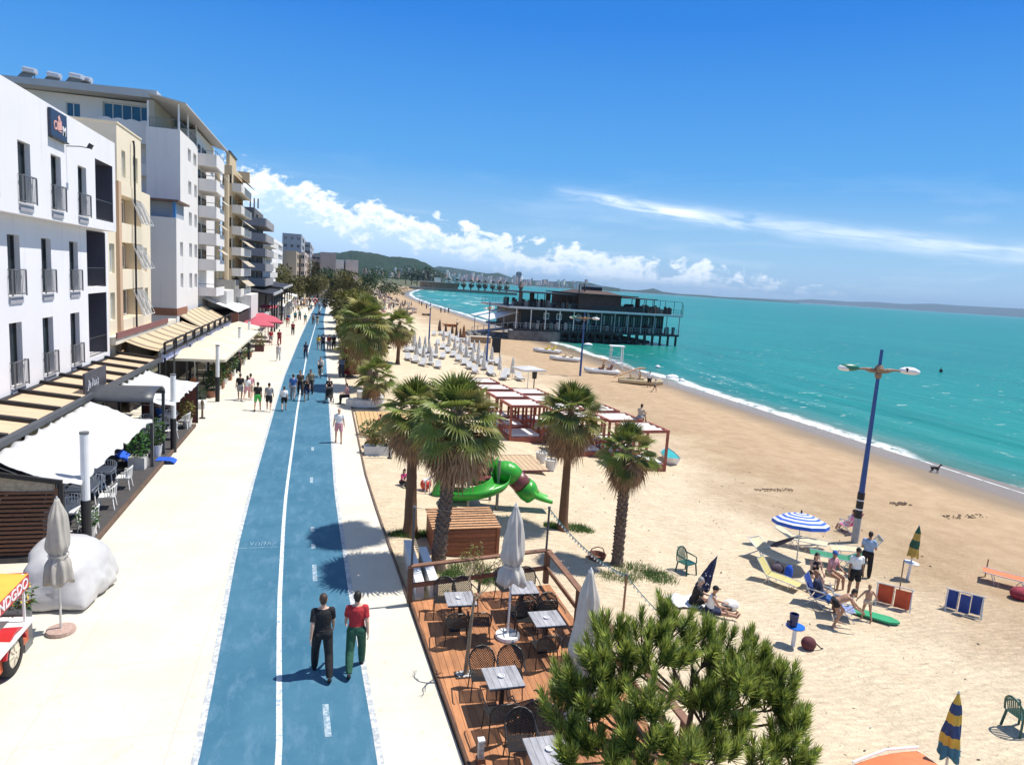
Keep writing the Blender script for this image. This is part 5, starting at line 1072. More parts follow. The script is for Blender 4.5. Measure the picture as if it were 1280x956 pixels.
# ---- foreground left: closed parasol, covered heap, food cart
def closed_parasol(label,loc,h,zb,rt,rb,cl,pm,bm,base='disc',group=None,tie=None,seed=0,lean=0,cat='parasol',bands=None,wrap=True):
    random.seed(seed+900); o=thing('closed_parasol',label,cat,loc,0,group,rx=0,ry=lean); m=MB(); n=40
    ph=[U(0,6.28) for i in range(4)]
    def R(z,t):   # z 0..1 bottom to top
        b=rt+(rb-rt)*(1-z)**.8
        if z>.80: b*=max(.10,((1-z)/.20))**.6
        if tie: b*=1-.42*math.exp(-((z-tie)/.07)**2)
        b*=.72+.28*min(1,(1-z)*1.6); return b*(1+.20*sin(8*t+ph[0]+3*z)*(1-.4*z)+.10*sin(3*t+ph[1]+6*z)+.05*sin(13*t+ph[3]-9*z)) + .012
    vs=[];fs=[]; K=26
    for i in range(K+1):
        z=i/K
        for j in range(n):
            t=2*PI*j/n; r=R(z,t); zz=zb+(h-zb)*z+(0 if z>0 else .07*sin(4*t+ph[2])); vs.append((r*cos(t),r*sin(t),zz))
    for i in range(K):
        for j in range(n): k=(j+1)%n; fs.append((i*n+j,i*n+k,(i+1)*n+k,(i+1)*n+j))
    fs.append(tuple(range(K*n,K*n+n))); fs.append(tuple(reversed(range(n)))); m.add(vs,fs)
    if bands:
        for q,f in enumerate(fs):
            zc=(q//n)/K; m.m[q]=int(zc*len(bands)*.999)%len(bands) if q<K*n else 0
        m.build('folded_canopy',bands,o,smooth=True)
    else: m.build('folded_canopy',cl,o,smooth=True)
    m=MB(); m.lathe([(.026,0),(.026,zb+.3)],8); m.build('pole',pm,o)
    m=MB(); m.lathe([(.015,h-.01),(.03,h+.01),(.012,h+.06)],8); m.build('finial',pm,o)
    if base=='disc': m=MB(); m.lathe([(.29,0),(.30,.03),(.29,.09),(.06,.11)],20); m.build('base',bm,o)
    if tie: m=MB(); z=zb+(h-zb)*tie; m.lathe([(rt+(rb-rt)*.55,z-.02),((rt+(rb-rt)*.55)*.98,z+.02)],16,cap=False); m.build('strap',cl,o)
    return o
GFB=fabric('parasol_greige',(.52,.48,.42),.9,.2); GRAN=mat('pink_granite',(.42,.29,.24),.6,.3,22); STEEL=mat('pale_steel',(.62,.62,.60),.4,.1,metal=.4)
closed_parasol('folded greige parasol on a round granite base beside the white covered heap',(-5.65,16.58,0),3.15,1.22,.17,.24,GFB,STEEL,GRAN,tie=.33,seed=1)
random.seed(77)
o=thing('covered_heap','bulky heap wrapped in a white plastic cover on the plaza','covered load',(-6.15,18.6,0)); bm=bmesh.new()
for x,y,z in ((-.85,-1.1,0),(.75,-1.25,.02),(.98,.2,0),(.85,1.2,0),(-.7,1.35,0),(-1.0,.3,0),(-.62,-.75,1.0),(.45,-.95,.95),(.98,-.15,.62),(.62,.55,1.28),(-.2,.95,1.30),(-.75,.35,1.34),(.05,-.2,1.52),(-.9,-.2,.8),(.35,1.3,.7),(.95,.7,.7),(-.85,1.0,.75)): bm.verts.new((x,y,z))
bmesh.ops.convex_hull(bm,input=bm.verts); bmesh.ops.subdivide_edges(bm,edges=bm.edges[:],cuts=7,use_grid_fill=True)
for k in range(5): bmesh.ops.smooth_vert(bm,verts=bm.verts[:],factor=.5,use_axis_x=True,use_axis_y=True,use_axis_z=True)
for v in bm.verts:
    q=v.co.copy(); a=math.atan2(q.y,q.x); lo=max(0,1-q.z/1.1)
    f=.05*noise.noise(q*2.2)+.035*noise.noise(q*5+V(3,0,0))+.05*lo*abs(sin(6*a+3*q.z+2*noise.noise(q*1.5)))-.05*lo
    v.co=V(q.x*(1+f*1.6),q.y*(1+f*1.3),max(0,q.z*(1+f*.5)))
m=MB(); bm.verts.index_update(); m.add([v.co.copy() for v in bm.verts],[tuple(v.index for v in f.verts) for f in bm.faces]); bm.free()
m.build('plastic_cover',mat('tarp_white',(.50,.49,.485),.45,.10,2),o,smooth=True)
RED=mat('cart_red',(.48,.02,.03),.4,.08); YEL=fabric('canopy_yellow',(.72,.46,.07),.8,.2)
o=thing('food_cart','red and white food cart with a yellow canopy and red lettered valance','food cart',(-7.14,14.4,0))
m=MB(); m.add([(-1.6,-2.4,.30),(1.16,-2.4,.30),(1.16,1.35,.30),(-1.6,1.35,.30),(-1.6,-2.4,.80),(1.16,-2.4,.80),(1.16,1.35,.80),(-1.6,1.35,.80)],[(3,2,1,0),(4,5,6,7),(0,1,5,4),(1,2,6,5),(2,3,7,6),(3,0,4,7)]); m.build('body',mat('cart_orange_red',(.52,.10,.03),.35,.5,5),o)
m=MB(); m.sheet(lambda u,v:(-1.6+2.9*u,-2.5+3.8*v,.905-.06*u**3),10,10,.07); bo=m.build('counter_top',mat('cart_white',(.72,.72,.74),.35,.05),o)
m=MB()
for k in range(7): m.cb((.72,-1.5+k*.27,.907),(.34,.09,.012),rz=.5)
m.build('vent_slot',DFR,bo)
m=MB(); m.box(-1.3,-.05,-1.6,.7,.906,.925); m.build('tray',mat('tray_dark',(.06,.045,.05),.4),o)
wh=MB(); wh.T=Matrix.Translation((1.10,.55,.43))@Matrix.Rotation(PI/2,4,'Y'); wh.lathe([(.27,-.12),(.40,-.12),(.43,-.07),(.43,.07),(.40,.12),(.27,.12)],28,cap=False); w_=wh.build('wheel',mat('tyre_black',(.015,.015,.016),.8),o,smooth=True)
m=MB(); m.T=Matrix.Translation((1.10,.55,.43))@Matrix.Rotation(PI/2,4,'Y'); m.lathe([(.275,.10),(.25,.06),(.05,.11),(.02,.12)],20); 
for k in range(8): a=k*PI/4; m.bar((.05*cos(a),.05*sin(a),.115),(.26*cos(a),.26*sin(a),.09),.035)
m.build('rim',mat('rim_cream',(.62,.56,.44),.4),w_)
m=MB(); m.T=Matrix.Translation((1.10,.55,.43))@Matrix.Rotation(PI/2,4,'Y'); N=18
for k in range(N):
    a=PI*.08+PI*.84*k/N; b=PI*.08+PI*.84*(k+1)/N
    for r in ((.46,.52),): m.add([(-r[0]*sin(a),r[0]*cos(a),-.14),(-r[1]*sin(a),r[1]*cos(a),-.14),(-r[1]*sin(b),r[1]*cos(b),-.14),(-r[0]*sin(b),r[0]*cos(b),-.14),(-r[0]*sin(a),r[0]*cos(a),.16),(-r[1]*sin(a),r[1]*cos(a),.16),(-r[1]*sin(b),r[1]*cos(b),.16),(-r[0]*sin(b),r[0]*cos(b),.16)],[(3,2,1,0),(4,5,6,7),(0,1,5,4),(2,3,7,6),(1,2,6,5),(3,0,4,7)])
m.build('mudguard',RED,o)
m=MB(); m.add([(-2.2,-1.6,2.05),(1.28,-1.6,1.88),(1.28,1.15,1.88),(-2.2,1.15,2.05),(-.5,-.2,2.2)],[(0,1,4),(1,2,4),(2,3,4),(3,0,4)]); m.build('canopy',YEL,o)
va=MB(); va.box(1.262,1.282,-1.6,1.15,1.60,1.878); va.box(-2.2,1.26,1.13,1.15,1.66,1.90); vv=va.build('valance',RED,o)
Mx=Matrix(((0,0,1,0),(1,0,0,0),(0,1,0,0),(0,0,0,1)))
textmesh('GNDGDO',.30,WW,vv,Matrix.Translation((1.286,.30,1.735))@Mx@Matrix.Scale(1.15,4,(1,0,0)))
for x,y in ((1.2,1.08),(1.2,-1.5),(-2.1,1.08),(-2.1,-1.5)): m=MB(); m.bar((x,y,.7),(x,y,1.9),.04); m.build('canopy_post',CHW,o)
fl=thing('flower_box','box of red and yellow flowers under the yellow canopy','flowers',(-6.35,15.95,0)); m=MB(); m.box(-.35,.3,-.2,.2,0,1.0); m.build('box',GRL,fl); f=MB(); leaves(f,(0,0,1.22),(.42,.24,.34),240,.08); f.build('foliage',FOL['green'],fl)
f=MB(); leaves(f,(0,-.02,1.28),(.40,.24,.30),60,.07); f.build('red_blossom',mat('petal_red',(.45,.02,.03),.6),fl); f=MB(); leaves(f,(.1,-.02,1.25),(.36,.24,.30),50,.06); f.build('yellow_blossom',mat('petal_yellow',(.6,.42,.05),.6),fl)
# ---------------------------------------------------------------- timber terrace by the sand
def wood(name,c,st=(1,6,1),sc=4,v=.28): return mat(name,c,.65,v,sc,stretch=st,island=.18)
DW=wood('deck_board_orange',(.40,.175,.075),(1,.25,1),6); RW_=wood('rail_timber_brown',(.115,.055,.032),(1,1,1)); GT=wood('grey_table_board',(.30,.30,.32),(1,.3,1),8)
dk=thing('timber_deck','orange-brown boarded timber deck with dark edge beside the white path','deck',(4.2,13,0))
DL=lambda y:lerpl(DK,y)+.03
m=MB(); bw=.142
for i in range(30):
    x0=2.0+i*(bw+.007); x1=x0+bw
    if x0>6.3: break
    ya=7.6; yb=16.9+ (x0-2.2)*.12
    # left edge follows the path
    ylo=ya
    inv=lambda x: next((7.6+k*.05 for k in range(200) if DL(7.6+k*.05)<x),17.0)
    ya0,ya1=inv(x0),inv(x1)
    if x1<DL(17): continue
    m.prism([(x0-4.2,min(ya0,yb)-13),(x1-4.2,ya1-13),(x1-4.2,yb-13),(x0-4.2,yb-13)],.06+.0006*(i%3),.10+.0006*(i%3))
m.build('deck_boards',DW,dk)
m=MB(); 
for k in range(24):
    y0=7.6+k*.385; y1=y0+.385
    m.add([(DL(y0)-4.2-.055,y0-13,-.05),(DL(y0)-4.2,y0-13,-.05),(DL(y1)-4.2,y1-13,-.05),(DL(y1)-4.2-.055,y1-13,-.05),(DL(y0)-4.2-.055,y0-13,.112),(DL(y0)-4.2,y0-13,.112),(DL(y1)-4.2,y1-13,.112),(DL(y1)-4.2-.055,y1-13,.112)],[(3,2,1,0),(4,5,6,7),(1,2,6,5),(3,0,4,7)])
m.build('edge_beam',RW_,dk); m=MB(); m.prism([(DL(7.6)-4.2,-5.4),(6.28-4.2,-5.4),(6.28-4.2,4.1),(DL(17.1)-4.2,3.8),(DL(12)-4.2,-1)],-.6,.055); m.build('substructure',mat('dark_timber',(.04,.025,.018)),dk)
rl=thing('timber_railing','dark brown timber railing with two rails round the deck','railing',(6.25,17.3,.1)); P0=V(-3.98,-.47,0); P1=V(-.02,.2,0); P2=V(.05,-8.2,0)
for p in (P0,P1,P1.lerp(P2,.30),P1.lerp(P2,.62),P1.lerp(P2,.92)): m=MB(); m.cb(p+V(0,0,.48),(.14,.14,.96)); m.build('post',RW_,rl)
for a,b in ((P0,P1),(P1,P2)):
    for z,w_,h_ in ((.98,.16,.05),(.45,.05,.12)): m=MB(); m.bar(a+V(0,0,z),b+V(0,0,z),w_,h_); m.build('rail',wood('rail_timber_light',(.20,.10,.06),(1,1,1)),rl)
pl=[]
for p,h,l in ((V(2.3,16.86,.1),2.55,'tall thin black pole at the path corner of the deck railing'),(V(6.2,17.55,.1),2.2,'thin black pole at the far corner of the deck railing holding the light string'),(GS(777,786),1.55,'reddish-brown wooden stake holding the light string beside the pine')):
    o=thing('pole',l,'pole',p); m=MB(); m.tube([(0,0,0),(0,0,h)],.032,8); m.build('shaft',GFR if h>2 else mat('stake_wood',(.28,.14,.08)),o); m=MB(); m.lathe([(.05,h),(.04,h+.05)],8); m.build('cap',GRL,o); pl.append(V(p.x,p.y,p.z+h))
gx=GS(850,800); pl.append(V(gx.x,gx.y,gx.z+.3)); q0=pl[0]
o=thing('light_string','string of small white bulbs on a green wire from the railing pole to the stake','string lights',pl[1])
def cat_(a,b,s,n=28): return [a.lerp(b,i/n)-V(0,0,s*4*(i/n)*(1-i/n)) for i in range(n+1)]
m=MB(); w1=cat_(pl[1],pl[2],.25); w2=cat_(pl[2],pl[3],.12,14); m.tube([p-pl[1] for p in w1+w2[1:]],.012,5); m.build('wire',mat('green_wire',(.02,.14,.12),.6),o); m=MB()
for p in w1[1:]+w2[1:]: m.ell(p-pl[1]-V(0,0,.05),(.028,.028,.04),6,5)
b_=m.build('bulb',mat('bulb_white',(.78,.78,.74),.3),o); b_['kind']='stuff'
o=thing('string_wire','thin dark wire strung between the two deck poles','wire',pl[0]); m=MB(); m.tube([p-pl[0] for p in cat_(pl[0],pl[1],.12,12)],.006,4); m.build('wire',BLK,o)
# low white walls, kerb fence
for l,a,b in (('long low white wall along the path edge beyond the deck',V(2.55,17.15,0),V(2.62,20.2,0)),('white bench-like slab wall beside the long low one',V(3.0,17.2,0),V(2.95,19.6,0))):
    o=thing('low_wall',l,'wall',(a+b)/2); m=MB(); L=(b-a).length; m.box(-.11 if 'long' in l else -.2,.11 if 'long' in l else .2,-L/2,L/2,-.3,.42 if 'long' in l else .25); m.build('wall',POTW,o); m=MB(); m.box(-.12 if 'long' in l else -.21,.12 if 'long' in l else .21,-L/2-.01,L/2+.01,.423 if 'long' in l else .253,.46 if 'long' in l else .29); m.build('coping',CHW,o)
# tables and mesh chairs
CHB=mat('black_steel_chair',(.018,.017,.018),.45,.1)
def meshchair(label,loc,rz):
    o=thing('mesh_chair',label,'chair',loc,rz,'black mesh chairs on the timber deck')
    def back(u,v): # u -1..1 across, v 0..1 up
        w_=.25+.02*sin(PI*v)-(.10*max(0,v-.7)/.3); return V(u*w_,-.20-.13*v-.05*(1-u*u),.44+.42*v)
    def seat(u,v): return V(u*(.235+.02*v),-.20+.43*v,.445-.025*sin(PI*v)*(1-u*u*.5))
    def lattice(mb,fn,n,mv,r):
        for k in range(-mv,n+1):
            for sgn in (1,-1):
                pts=[]
                for t in range(mv+1):
                    u=(k+t)/n if sgn>0 else (n-k-t)/n
                    if -1e-6<=u<=1+1e-6: pts.append(fn(u*2-1,t/mv))
                if len(pts)>1:
                    for a,b in zip(pts,pts[1:]): mb.bar(a,b,r,r*.7)
    m=MB(); lattice(m,back,11,9,.013); m.build('backrest_mesh',CHB,o); m=MB(); lattice(m,seat,11,9,.015); m.build('seat',CHB,o)
    m=MB(); m.tube([back(-1,0),back(-1,.5),back(-1,.85),back(-.7,1),back(0,1.02),back(.7,1),back(1,.85),back(1,.5),back(1,0)],.016,6); m.tube([seat(-1,0),seat(-1,1),seat(1,1),seat(1,0)],.013,6); m.build('frame',CHB,o)
    for s in (-1,1): m=MB(); m.tube([back(s,.52),V(s*.28,-.02,.66),V(s*.29,.2,.645),V(s*.285,.25,.60)],.014,6); m.build('armrest',CHB,o)
    for s in (-1,1):
        for y in (-.19,.22): m=MB(); m.tube([(s*.24,y,.44),(s*.265,y+(.04 if y>0 else -.05),0)],.013,6); m.build('leg',CHB,o)
    return o
def deck_table(label,loc,rz):
    o=thing('deck_table',label,'table',loc,rz,'grey slatted tables on the timber deck'); m=MB()
    for k in range(6): m.box(-.36+k*.12+.003,-.24+k*.12-.003,-.36,.36,.72,.75)
    m.build('tabletop',GT,o); m=MB(); m.box(-.345,.345,-.345,.345,.69,.717); m.build('under_frame',CHB,o); m=MB(); m.box(-.04,.04,-.04,.04,.02,.69); m.build('pedestal',CHB,o); m=MB(); m.cb((0,0,.012),(.5,.42,.024)); m.build('base_plate',CHB,o); return o
C0=None
TB=[(3.31,15.35,'by the path at the far rail'),(5.0,15.75,'at the far rail near the standing parasol'),(5.12,14.1,'beside the right-hand railing'),(3.52,11.95,'in the middle of the deck'),(3.75,9.75,'nearest the camera, next to the pine')]
random.seed(4)
for i,(x,y,l) in enumerate(TB):
    rz=R_(U(-4,4)); deck_table('grey slatted table '+l,(x,y,.102),rz)
    for j,(dx,dy,r,s) in enumerate(((-.24,.66,PI,'far left'),(.30,.64,PI,'far right'),(-.22,-.66,0,'near left'),(.34,-.62,0,'near right'))):
        lab=f'black mesh chair on the {s} side of the table {l}'
        if len(lab.split())>16: lab=f'black mesh chair, {s} side, table {l}'
        loc=(x+dx+U(-.04,.04),y+dy+U(-.05,.05),.102)
        if C0 is None: C0=meshchair(lab,loc,r+U(-.2,.2))
        else: dup(C0,loc,r+U(-.25,.25),lab)
    o=thing('ashtray','white ashtray on the grey table '+l,'ashtray',(x+U(-.05,.05),y,.853),0,'ashtrays on the deck tables'); m=MB(); m.lathe([(.05,0),(.065,.035),(.052,.035),(.045,.012)],14); m.build('bowl',CHW,o); m=MB(); m.cb((.01,0,.03),(.05,.012,.012),rz=.6); m.build('cigarette_rest',CHW,o)
PGY=fabric('parasol_offwhite',(.60,.57,.52),.9,.2)
u1=closed_parasol('tall closed off-white parasol on a round white base amid the deck tables',(4.38,14.72,.1),3.3,1.42,.13,.30,PGY,CHW,CHW,tie=.22,seed=3); u2p=(5.0,11.55,.1)
closed_parasol('closed off-white parasol behind the pine at the deck railing',(5.02,11.55,.1),3.05,.55,.17,.30,PGY,CHW,CHW,tie=.20,seed=4)
# bare trunk through the deck and the twiggy shrub beyond
def bare(label,loc,pts,r,seed,n,L,buds=None,name='bare_tree',cutoff=False):
    random.seed(seed); o=thing(name,label,'tree',loc); m=MB(); P=[Vector(p) for p in pts]; m.tube(P,[r*(1-.5*i/(len(P)-1)) for i in range(len(P))],8); tips=[]
    def grow(p,d,l,rr,k):
        e=p+d*l; mdl=p.lerp(e,.5)+V(U(-1,1),U(-1,1),U(-1,1))*l*.08; m.tube([p,mdl,e],[rr,rr*.8,rr*.55],5)
        if k==0: tips.append(e); return
        for j in range(2 if k>1 else 3): grow(e if j else mdl,(d+V(U(-.7,.7),U(-.7,.7),U(-.2,.5))).normalized(),l*U(.6,.85),rr*.55,k-1)
    for j in range(n): a=j*2.4+seed; grow(P[-1]-V(0,0,.05*j),V(cos(a)*.8,sin(a)*.8,U(.4,.9)).normalized(),L*U(.7,1.1),r*.4,2)
    m.build('trunk',mat('pale_bark',(.24,.18,.12),.9,.3,6),o)
    if buds: f=MB(); [leaves(f,t,(.09,.09,.08),9,.05) for t in tips]; f.build('leaf_buds',FOL[buds],o)
    return o
bare('leaning bare-topped young tree growing through a square hole in the deck',(3.07,13.32,.1),[(0,0,-.1),(.04,.0,.6),(.07,.02,1.2),(.12,.05,1.75)],.055,2,3,.34,None)
o=thing('tree_pit','square pit of white gravel round the leaning bare tree on the deck','tree pit',(3.07,13.32,.105)); m=MB(); m.box(-.22,.22,-.14,.14,0,.012); m.build('pit_board',mat('dark_timber',(.04,.025,.018)),o); m=MB()
for i in range(70): m.ell((U(-.19,.19),U(-.11,.11),.02),(.022,.018,.014),6,4)
g_=m.build('gravel',mat('white_gravel',(.6,.6,.57),.8),o); g_['kind']='stuff'
p=GS(598,748); bare('twiggy shrub with yellow buds growing behind the deck railing',(p.x,p.y,p.z),[(0,0,-.1),(.0,.0,.35),(.03,.0,.7)],.06,5,6,.55,'yellow','bare_shrub')
for l,x,y in (('small black and white deck lamp post near the front of the deck',600,952),):
    p=G(x,y,.1); o=thing('deck_lamp',l,'lamp',p); m=MB(); m.box(-.07,.07,-.07,.07,0,.10); m.build('foot',RW_,o); m=MB(); m.box(-.05,.05,-.05,.05,.10,.42); m.build('body',mat('lamp_speckle',(.35,.35,.32),.5,.8,16),o); m=MB(); m.box(-.06,.06,-.06,.06,.42,.45); m.build('cap',CHW,o)
# slatted hut
HT=wood('hut_timber_red',(.27,.088,.038),(1,1,4),5); HTT=wood('hut_slat_light',(.50,.27,.13),(4,1,1),5)
o=thing('timber_hut','red-brown timber box hut with a pale slatted sloping roof behind the deck','hut',(4.5,21.2,-.3)); 
m=MB()
for k in range(7):
    z=.0+k*.135; m.box(-1.05,1.05,-.78,-.74,z,z+.127); m.box(-1.05,-1.01,-.735,.9,z,z+.127); m.box(1.01,1.05,-.735,.9,z,z+.127); m.box(-1.05,1.05,.905,.945,z,z+.127)
m.build('wall_boards',HT,o); m=MB()
for k in range(9): y=-.80+k*.20; m.box(-1.12,1.12,y,y+.135,.97+.012*k,1.0+.012*k)
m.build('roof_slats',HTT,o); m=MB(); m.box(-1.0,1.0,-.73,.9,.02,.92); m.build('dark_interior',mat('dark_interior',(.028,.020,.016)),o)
for sx in (-1.03,1.03): m=MB(); m.box(sx-.05,sx+.05,-.83,-.785,0,.96); m.build('corner_post',HT,o)
# play tower with slides
GRN=mat('play_green',(.035,.33,.03),.35,.12,3,spec=.5); MRN=mat('play_maroon',(.16,.045,.05),.4,.1); 
o=thing('play_tower','bright green playground tower with a spiral slide and a tube slide on the sand','playground',(6.2,26.2,-.5))
def helix(t): a=PI*.10-t*PI*1.55; r=.95; return V(-.25+r*cos(a),-.55+r*sin(a)*.85,1.15-1.0*t)
m=MB(); N=26; vs=[];fs=[]
for i in range(N+1):
    t=i/N; c=helix(t); d=(helix(min(1,t+.02))-helix(max(0,t-.02))).normalized(); s=d.cross(V(0,0,1)).normalized()
    for u,z in ((-.36,.34),(-.38,.36),(-.30,.05),(-.18,0),(0,-.02),(.18,0),(.30,.05),(.38,.36),(.36,.34),(.26,.0),(0,-.07),(-.26,.0)): vs.append(c+s*u+V(0,0,z))
K=12
for i in range(N):
    for j in range(K): k=(j+1)%K; fs.append((i*K+j,i*K+k,(i+1)*K+k,(i+1)*K+j))
m.add(vs,fs); m.build('spiral_slide',GRN,o,smooth=True)
tp=[V(.75,-.25,1.5),V(1.05,-.3,1.45)]; e1=V(1.25,-.3,1.35); e2=V(1.95,-.35,.62)
m=MB(); m.tube([(.55,-.2,1.42),(.9,-.25,1.45),(1.15,-.3,1.40),(1.35,-.3,1.22)],[.40,.43,.44,.42],18); m.ell((1.02,-.28,1.45),(.44,.42,.42),16,10); m.build('tube_elbow',GRN,o,smooth=True)
m=MB(); m.tube([(1.30,-.3,1.28),(1.75,-.34,.82)],[.40,.40],18); m.build('tube_section',MRN,o,smooth=True)
m=MB(); m.tube([(1.70,-.34,.88),(1.95,-.36,.60),(2.15,-.38,.40)],[.43,.43,.36],18); m.ell((1.90,-.36,.70),(.44,.42,.44),16,10); m.build('tube_elbow',GRN,o,smooth=True)
m=MB(); vs=[];fs=[]
for i in range(11):
    t=i/10; c=V(1.95+.95*t,-.37-.05*t,.50-.50*t+.16*t*t)
    for u,z in ((-.36,.30-.12*t),(-.33,.02),(0,-.06),(.33,.02),(.36,.30-.12*t),(.30,.06),(0,-.02),(-.30,.06)): vs.append(c+V(.12*(z),u,z))
for i in range(10):
    for j in range(8): k=(j+1)%8; fs.append((i*8+j,i*8+k,(i+1)*8+k,(i+1)*8+j))
m.add(vs,fs); m.build('chute',GRN,o,smooth=True)
for k,(x,y) in enumerate(((-.6,-.6),(.6,-.6),(-.6,.6),(.6,.6))): m=MB(); m.tube([(x,y,-.2),(x,y,2.0)],.06,10); m.build('post',mat('post_grey_brown',(.24,.22,.18),.5,.2),o)
m=MB(); m.cb((0,0,1.0),(1.2,1.2,.07)); m.build('platform',MRN,o)
m=MB()
for i in range(16):   # curved green shield with an opening
    a0=-PI*.98+i*PI*.98/16; a1=a0+PI*.98/16
    for z0,z1 in ((1.02,1.15),(1.70,1.98)) if 5<i<11 else ((1.02,1.98),):
        P_=lambda a,z,r:(cos(a)*r,sin(a)*r*.8,z); m.add([P_(a0,z0,.70),P_(a1,z0,.70),P_(a1,z1,.70),P_(a0,z1,.70),P_(a0,z0,.66),P_(a1,z0,.66),P_(a1,z1,.66),P_(a0,z1,.66)],[(0,1,2,3),(7,6,5,4),(3,2,6,7)])
m.build('curved_panel',GRN,o,smooth=False)
m=MB(); m.cb((-.63,.1,1.45),(.04,.9,.85)); m.cb((0,.63,1.4),(1.1,.04,.75)); m.build('side_panel',mat('play_dark_green',(.015,.09,.03),.5),o)
m=MB(); m.bar((-.65,.4,1.0),(-2.2,.9,-.1),.5,.05); m.build('stair',mat('dark_timber',(.04,.025,.018)),o)
m=MB()
for k in range(9): x=-.75-k*.17; m.bar((x,.75,1.0-(k*.17)*.7),(x,.75,1.75-(k*.17)*.7),.035)
m.bar((-.7,.75,1.78),(-2.2,.75,.72),.05); m.build('stair_railing',CHW,o)
for l,p,cl,k in (('red and white play ball lying by the green play tower',GS(532,612),MRN,0),('bright green cone toy beside the green play tower',GS(548,618),GRN,1)):
    o=thing('beach_ball' if not k else 'cone_toy',l,'toy',(p.x,p.y,p.z)); m=MB()
    if k: m.lathe([(.3,0),(.28,.1),(.14,.45),(.10,.62),(.02,.66)],14); m.build('cone',cl,o); m=MB(); m.lathe([(.34,-.02),(.34,.05)],14); m.build('rim',mat('play_dark_green',(.015,.09,.03),.5),o)
    else: m.ell((0,0,.24),(.24,.24,.24),16,10); m.build('ball',mat('toy_red',(.55,.06,.03),.4),o,smooth=True); m=MB(); m.lathe([(.15,.435),(.08,.475),(.02,.485)],14); m.build('white_patch',CHW,o)
# planter, bamboo floor, red fabric, curved bench, poles
o=thing('planter_box','low white planter box with a bushy shrub at the path edge','planter',(2.55,32.6,-.05)); m=MB(); m.box(-.65,.65,-.3,.3,-.1,.42); m.build('box',POTW,o); f=MB(); leaves(f,(.2,0,.95),(.55,.35,.6),420,.11); leaves(f,(-.3,.1,.65),(.3,.3,.28),120,.09); f.build('foliage',FOL['yellow'],o); m=MB(); m.tube([(.2,0,.4),(.2,0,.9)],.03,5); m.build('stem',WOOD,o)
o=thing('hedge_tuft','flat dark green shrub by the path beyond the white planter box','shrub',(2.35,36.5,-.05)); f=MB(); leaves(f,(.3,0,.4),(.8,.6,.35),420,.11); f.build('foliage',FOL['green'],o); m=MB(); m.tube([(0.3,0,-.1),(.3,0,.3)],.04,5); m.build('stem',WOOD,o)
o=thing('potted_plant','pale square planter behind the low white planter box','potted plant',(2.6,34.0,-.05)); m=MB(); m.box(-.5,.4,-.35,.35,-.1,.45); m.build('pot',TERR,o); f=MB(); leaves(f,(0,0,.6),(.45,.35,.25),160,.09); f.build('foliage',FOL['olive'],o)
BAM=mat('bamboo_floor',(.55,.36,.17),.7,.2,3,stretch=(14,.5,1))
o=thing('boardwalk_floor','orange boarded floor panel between the white path and the palms','floor panel',(3.6,39.6,-.05)); m=MB()
for k in range(14): m.box(-1.7+k*.26,-1.7+k*.26+.235,-3.2,3.2,0,.06)
m.build('floor_boards',BAM,o)
m=MB(); m.box(-1.7,1.9,-3.2,3.2,-.3,-.01); m.build('bearer',RW_,o)
for x,y,l in ((9.6,33.2,'square boarded floor panel on the sand right of the play tower'),):
    o=thing('boardwalk_floor',l,'floor panel',(x,y,gz(x,y)+.03)); m=MB()
    for k in range(11): m.box(-1.4+k*.26,-1.4+k*.26+.235,-1.5,1.5,0,.05)
    m.build('floor_boards',mat('bleached_boards',(.50,.36,.22),.8,.2,3,stretch=(14,.5,1)),o); m=MB(); m.box(-1.42,1.42,-1.53,-1.5,-.02,.06); m.box(-1.42,1.42,1.5,1.53,-.02,.06); m.build('edge_strip',MRN,o)
o=thing('dark_pole','thin dark pole standing by the white planter box','pole',(3.05,31.9,-.1)); m=MB(); m.tube([(0,0,0),(0,0,2.2)],.04,8); m.build('shaft',BLK,o); m=MB(); m.lathe([(.12,0),(.1,.06),(.04,.1)],10); m.build('foot',BLK,o)
o=thing('curved_bench','curved white concrete bench round the low palm','bench',(2.4,46,0)); m=MB(); vs=[];fs=[]
for i in range(15):
    a=-PI*.75+PI*1.3*i/14
    for r,z in ((1.05,0),(1.05,.45),(1.5,.45),(1.5,0)): vs.append((r*cos(a),r*sin(a)*1.4,z))
for i in range(14):
    for j in range(3): fs.append((i*4+j,i*4+j+1,(i+1)*4+j+1,(i+1)*4+j))
fs+=[(0,1,2,3),(59,58,57,56)]; m.add(vs,fs); m.build('seat',POTW,o); m=MB(); m.tube([(1.27*cos(-PI*.75+PI*1.3*i/14),1.27*sin(-PI*.75+PI*1.3*i/14)*1.4,.47) for i in range(15)],.05,6); m.build('trim',CHW,o)
o=thing('hung_fabric','dark red fabric hanging on a frame by the path','fabric',(2.3,57.5,0)); m=MB(); m.sheet(lambda u,v:(-.9+1.8*u,.12*sin(u*20),2.5-2.3*v),26,4,.02); m.build('fabric',mat('fabric_dark_red',(.30,.02,.04),.9),o); m=MB(); m.bar((-.95,0,0),(-.95,0,2.6),.06); m.bar((.95,0,0),(.95,0,2.6),.06); m.bar((-.95,0,2.55),(.95,0,2.55),.06); m.build('frame',BLK,o)
